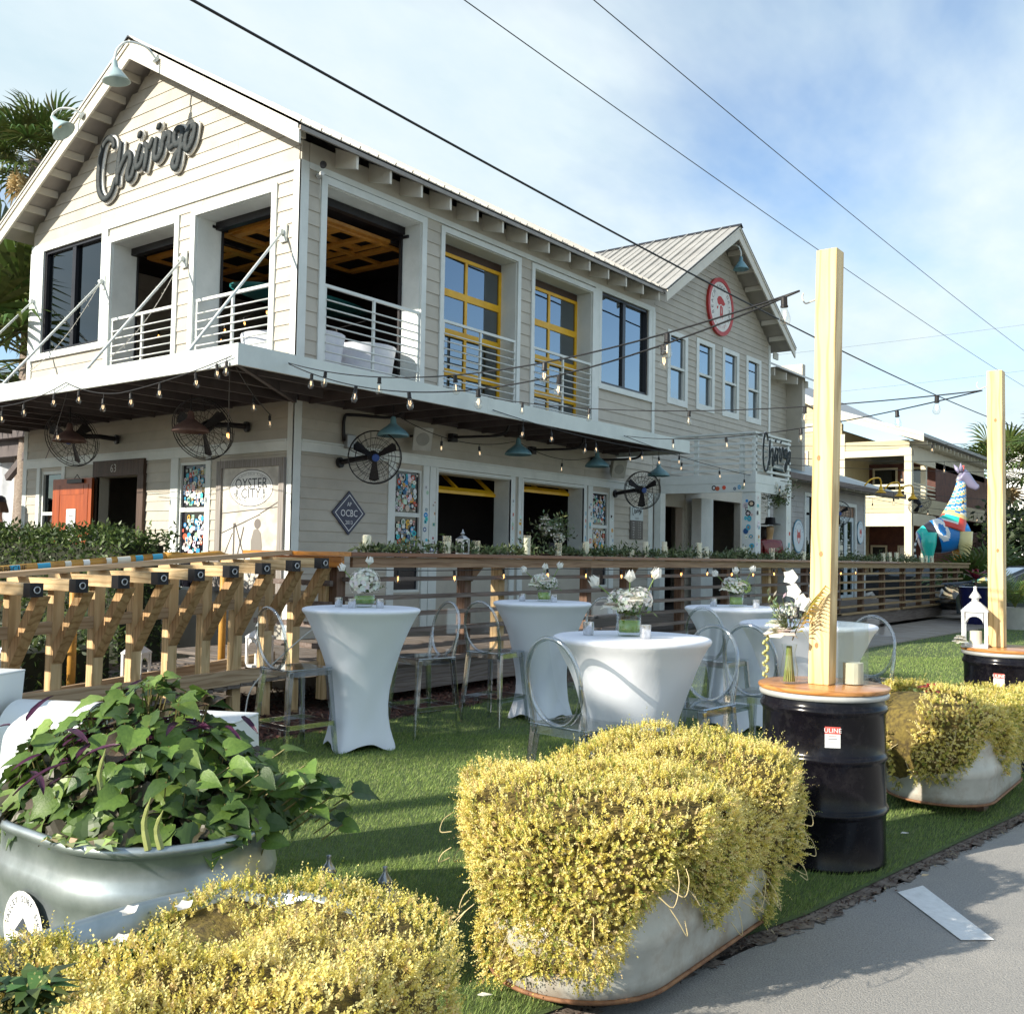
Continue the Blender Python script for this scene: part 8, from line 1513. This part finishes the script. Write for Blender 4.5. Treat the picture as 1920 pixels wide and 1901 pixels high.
for i in range(3): c_ = Vector((-1.895 + i * .02, 8.10 - i * .015, z0 + .035 + .03 * (i % 2))); mb = MB(); rose(mb, c_, .045, random.Random(i)); tag(mb.build('white_flower', PETA), ['leftmost white bloom at the foot of the white lantern', 'upper white bloom at the foot of the white lantern', 'right white bloom at the foot of the white lantern'][i], 'flower', 'blooms by the lantern')
lantern('silver lantern standing on the turf behind the front sedum, left', -2.89, 2.71, 0, .80, LANS, R(20)); lantern('silver lantern standing on the turf behind the front sedum, right', -2.67, 2.79, 0, .76, LANS, R(-10)); lantern('white lantern on the ramp planks behind the railing', -8.0, 5.15, .30, 1.1, LANW, R(30)); lantern('pale lantern on the deck at the top of the ramp', -7.75, 6.3, .39, 1.1, LANW); lantern('dark lantern under the shrubs behind the railing', -8.25, 4.1, .2, 1.2, LANS)
# ------------------------------------------------------------------ bar decorations: garland, candles, bouquets
g = np.random.default_rng(4); n = 9000; yy = g.uniform(6.95, 26.5, n); dens = .55 + .45 * np.sin(yy * 2.1) * np.sin(yy * .9 + 1); k = g.uniform(0, 1, n) < np.where(yy > 20, .55, dens + .25); yy = yy[k]; n = len(yy)
p = np.stack([-7.08 + g.normal(0, .075, n), yy, 1.505 + np.abs(g.normal(0, .05, n)) * (1 + .5 * np.sin(yy * 3.3))], 1); p[:, 0] = np.clip(p[:, 0], -7.40, -6.93)
Q, C = leaf_cloud(p, np.tile([.2, -.1, .7], (n, 1)), .075, [(.07, .11, .04), (.10, .15, .055), (.16, .20, .09), (.05, .08, .03), (.24, .27, .15)], g, .34)
GA = thing('leaf_garland', 'green eucalyptus garland laid along the bar counter', 'garland', (-7.08, 14, 1.5)); tag(bigmesh('leaves', Q, None, LEAF, GA, C), kind='stuff'); MB().tube([(-7.08, y, 1.52) for y in np.linspace(7, 26, 40)], .006, 5).build('stem', POSTW, GA)
WAX = MT['candle_wax']
cand = [(7.05, .17, .16), (8.22, .13, .19), (8.72, .09, .15), (9.55, .20, .23), (10.2, .05, .16), (10.95, .19, .17), (12.05, .10, .10), (12.55, .22, .14), (13.05, .23, .16), (14.05, .22, .24), (14.4, .12, .18), (15.9, .14, .2), (16.9, .12, .2), (18.3, .12, .16), (19.3, .18, .2), (19.6, .14, .2), (23.2, .17, .2), (23.6, .13, .19), (24.0, .2, .22), (24.25, .2, .22), (26.2, .12, .17), (26.7, .12, .17), (27.2, .12, .17)]
for i, (y, hc, hg) in enumerate(cand):
    x = -7.06 + random.uniform(-.05, .09); t_ = thing('pillar_candle', 'cream pillar candle in a glass cylinder on the bar, number-%d place from the left end' % (i + 1), 'candle', (x, y, 1.5005), group='pillar candles on the bar')
    t_['label'] = 'cream pillar candle on the bar, ' + ['leftmost, near the orange counter end', 'left of the small silver lantern', 'right of the small silver lantern', 'tall, before the nearest yellow door opening', 'short one in a taller clear glass', 'before the second bar opening', 'short, right of the large bouquet', 'left one of the pair near the hours board', 'right one of the pair near the hours board', 'tallest, before the red porch door', 'low one just right of the tallest', 'before the dark porch opening, left', 'before the dark porch opening, right', 'left of the red figure', 'right of the red figure, nearer', 'right of the red figure, farther', 'just right of the front post', 'second right of the front post', 'third right of the front post', 'fourth right of the front post', 'left one of the last three', 'middle one of the last three', 'right one of the last three'][i]
    MB().lathe([(0, .004), (.037, .004), (.037, hc - .004), (.033, hc), (0, hc - .003)], 18, (x, y, 1.501)).build('candle', WAX, t_, smooth=True, auto=40); MB().lathe([(0, .001), (.05, .001), (.05, hg), (.047, hg), (.047, .003)], 18, (x, y, 1.501)).build('glass', GLASS, t_, smooth=True, auto=40)
lantern('small silver lantern among the bar candles', -7.05, 8.46, 1.5005, .62, LANS, 0, False)
def bouquet(lb, c, r_, seed, tall, droop=False):
    rs = random.Random(seed); c = Vector(c); t_ = thing('large_bouquet', lb, 'flowers', tuple(c), group='large bouquets'); mb = MB()
    for i in range(9): a = rs.uniform(0, 6.28); q = c + Vector((r_ * .55 * math.cos(a), r_ * .55 * math.sin(a), tall * .45 + rs.uniform(-.12, .2))); (rose(mb, q, .07, rs) if i % 2 else hydrangea(mb, q, .075, 50, rs, WHT))
    mb.build('blooms', PETA, t_); mb = MB()
    for i in range(46): a = rs.uniform(0, 6.28); e = rs.uniform(-.8, 1.6) if droop else rs.uniform(.0, 1.8); sprig_leaves(mb, c + Vector((0, 0, tall * .3)), (math.cos(a), math.sin(a), e), rs.uniform(.5, 1.0) * tall, 11, rs, [(.06, .09, .035), (.10, .14, .06), (.15, .18, .09)], .022)
    tag(mb.build('greenery', LEAF, t_), kind='stuff')
    return t_
b = bouquet('large loose bouquet of white roses and eucalyptus on the bar', (-7.12, 10.28, 1.62), .18, 3, .36); MB().lathe([(0, 0), (.06, 0), (.07, .1), (.05, .16)], 16, (-7.12, 10.28, 1.5005)).build('vase', BLACKM, b, smooth=True); b2 = bouquet('white flower spray fixed to the porch beam above the red figure', (-7.66, 18.85, 2.55), .28, 5, .50, True); MB().tube([(-7.69, 18.85, 2.9), (-7.66, 18.85, 2.6)], .006, 5).build('hanger', CORD, b2)
# ------------------------------------------------------------------ small things on the ground
t_ = thing('power_strip', 'white power strip with cable on the mulch by the railing', 'power strip', (-6.62, 4.95, .03)); MB().obox((-6.80, 4.82, .04), (-6.62, 5.0, .04), .05, .035).build('strip', PLASTW, t_); MB().tube(catmull([(-6.62, 5.0, .05), (-6.65, 5.25, .10), (-6.85, 5.5, .35), (-6.9, 5.9, .62), (-6.95, 6.5, .95)], 6), .006, 6).build('cable', CORDW, t_, smooth=True)
LIT = M('litter_tan', (.55, .42, .25), .7); LITW = M('litter_white', (.72, .70, .64), .7)
for i, (x, y, w_, mt_, lb) in enumerate(((-2.13, 2.72, .05, LITW, 'curled pale dead leaf on the turf left of the central tank'), (-1.98, 2.63, .03, LIT, 'cigarette stub on the turf below the central tank'), (-1.62, 5.75, .05, LITW, 'white leaf scrap on the turf right of the front drum'), (-3.05, 4.0, .03, LIT, 'tan leaf on the turf behind the vine'), (-1.95, 4.55, .035, LITW, 'pale twig left of the front drum base'), (-1.33, 5.05, .05, LIT, 'yellow leaf on the verge by the painted line'))):
    a = random.uniform(0, 3); d_ = Vector((math.cos(a), math.sin(a), 0)) * w_ * .5; s_ = Vector((-d_.y, d_.x, 0)) * .35; c = Vector((x, y, .026)); mb = MB(); mb.prism([c - d_, c - d_ * .3 + s_ + Vector((0, 0, .004)), c + d_, c - d_ * .2 - s_], (0, 0, .002)); tag(mb.build('fallen_leaf' if 'leaf' in lb else 'scrap', mt_), lb, 'litter')

# warm bulbs hanging inside the upper room
lights('warm bulbs strung inside behind the corner window', (-10.4, 9.0, 5.35), (-12.9, 10.9, 5.2), .35, (.1, .22, .35, .48, .6, .72, .85), lit=True, s_=.9); lights('warm bulbs strung inside behind the gable windows', (-10.6, 9.2, 5.2), (-15.5, 10.0, 5.3), .3, (.08, .2, .33, .45, .58, .7, .82, .92), lit=True, s_=.9); lights('dim bulbs strung low inside the corner room', (-10.6, 10.4, 4.9), (-13.0, 8.8, 4.8), .2, (.15, .35, .55, .75), lit=True, s_=.8)
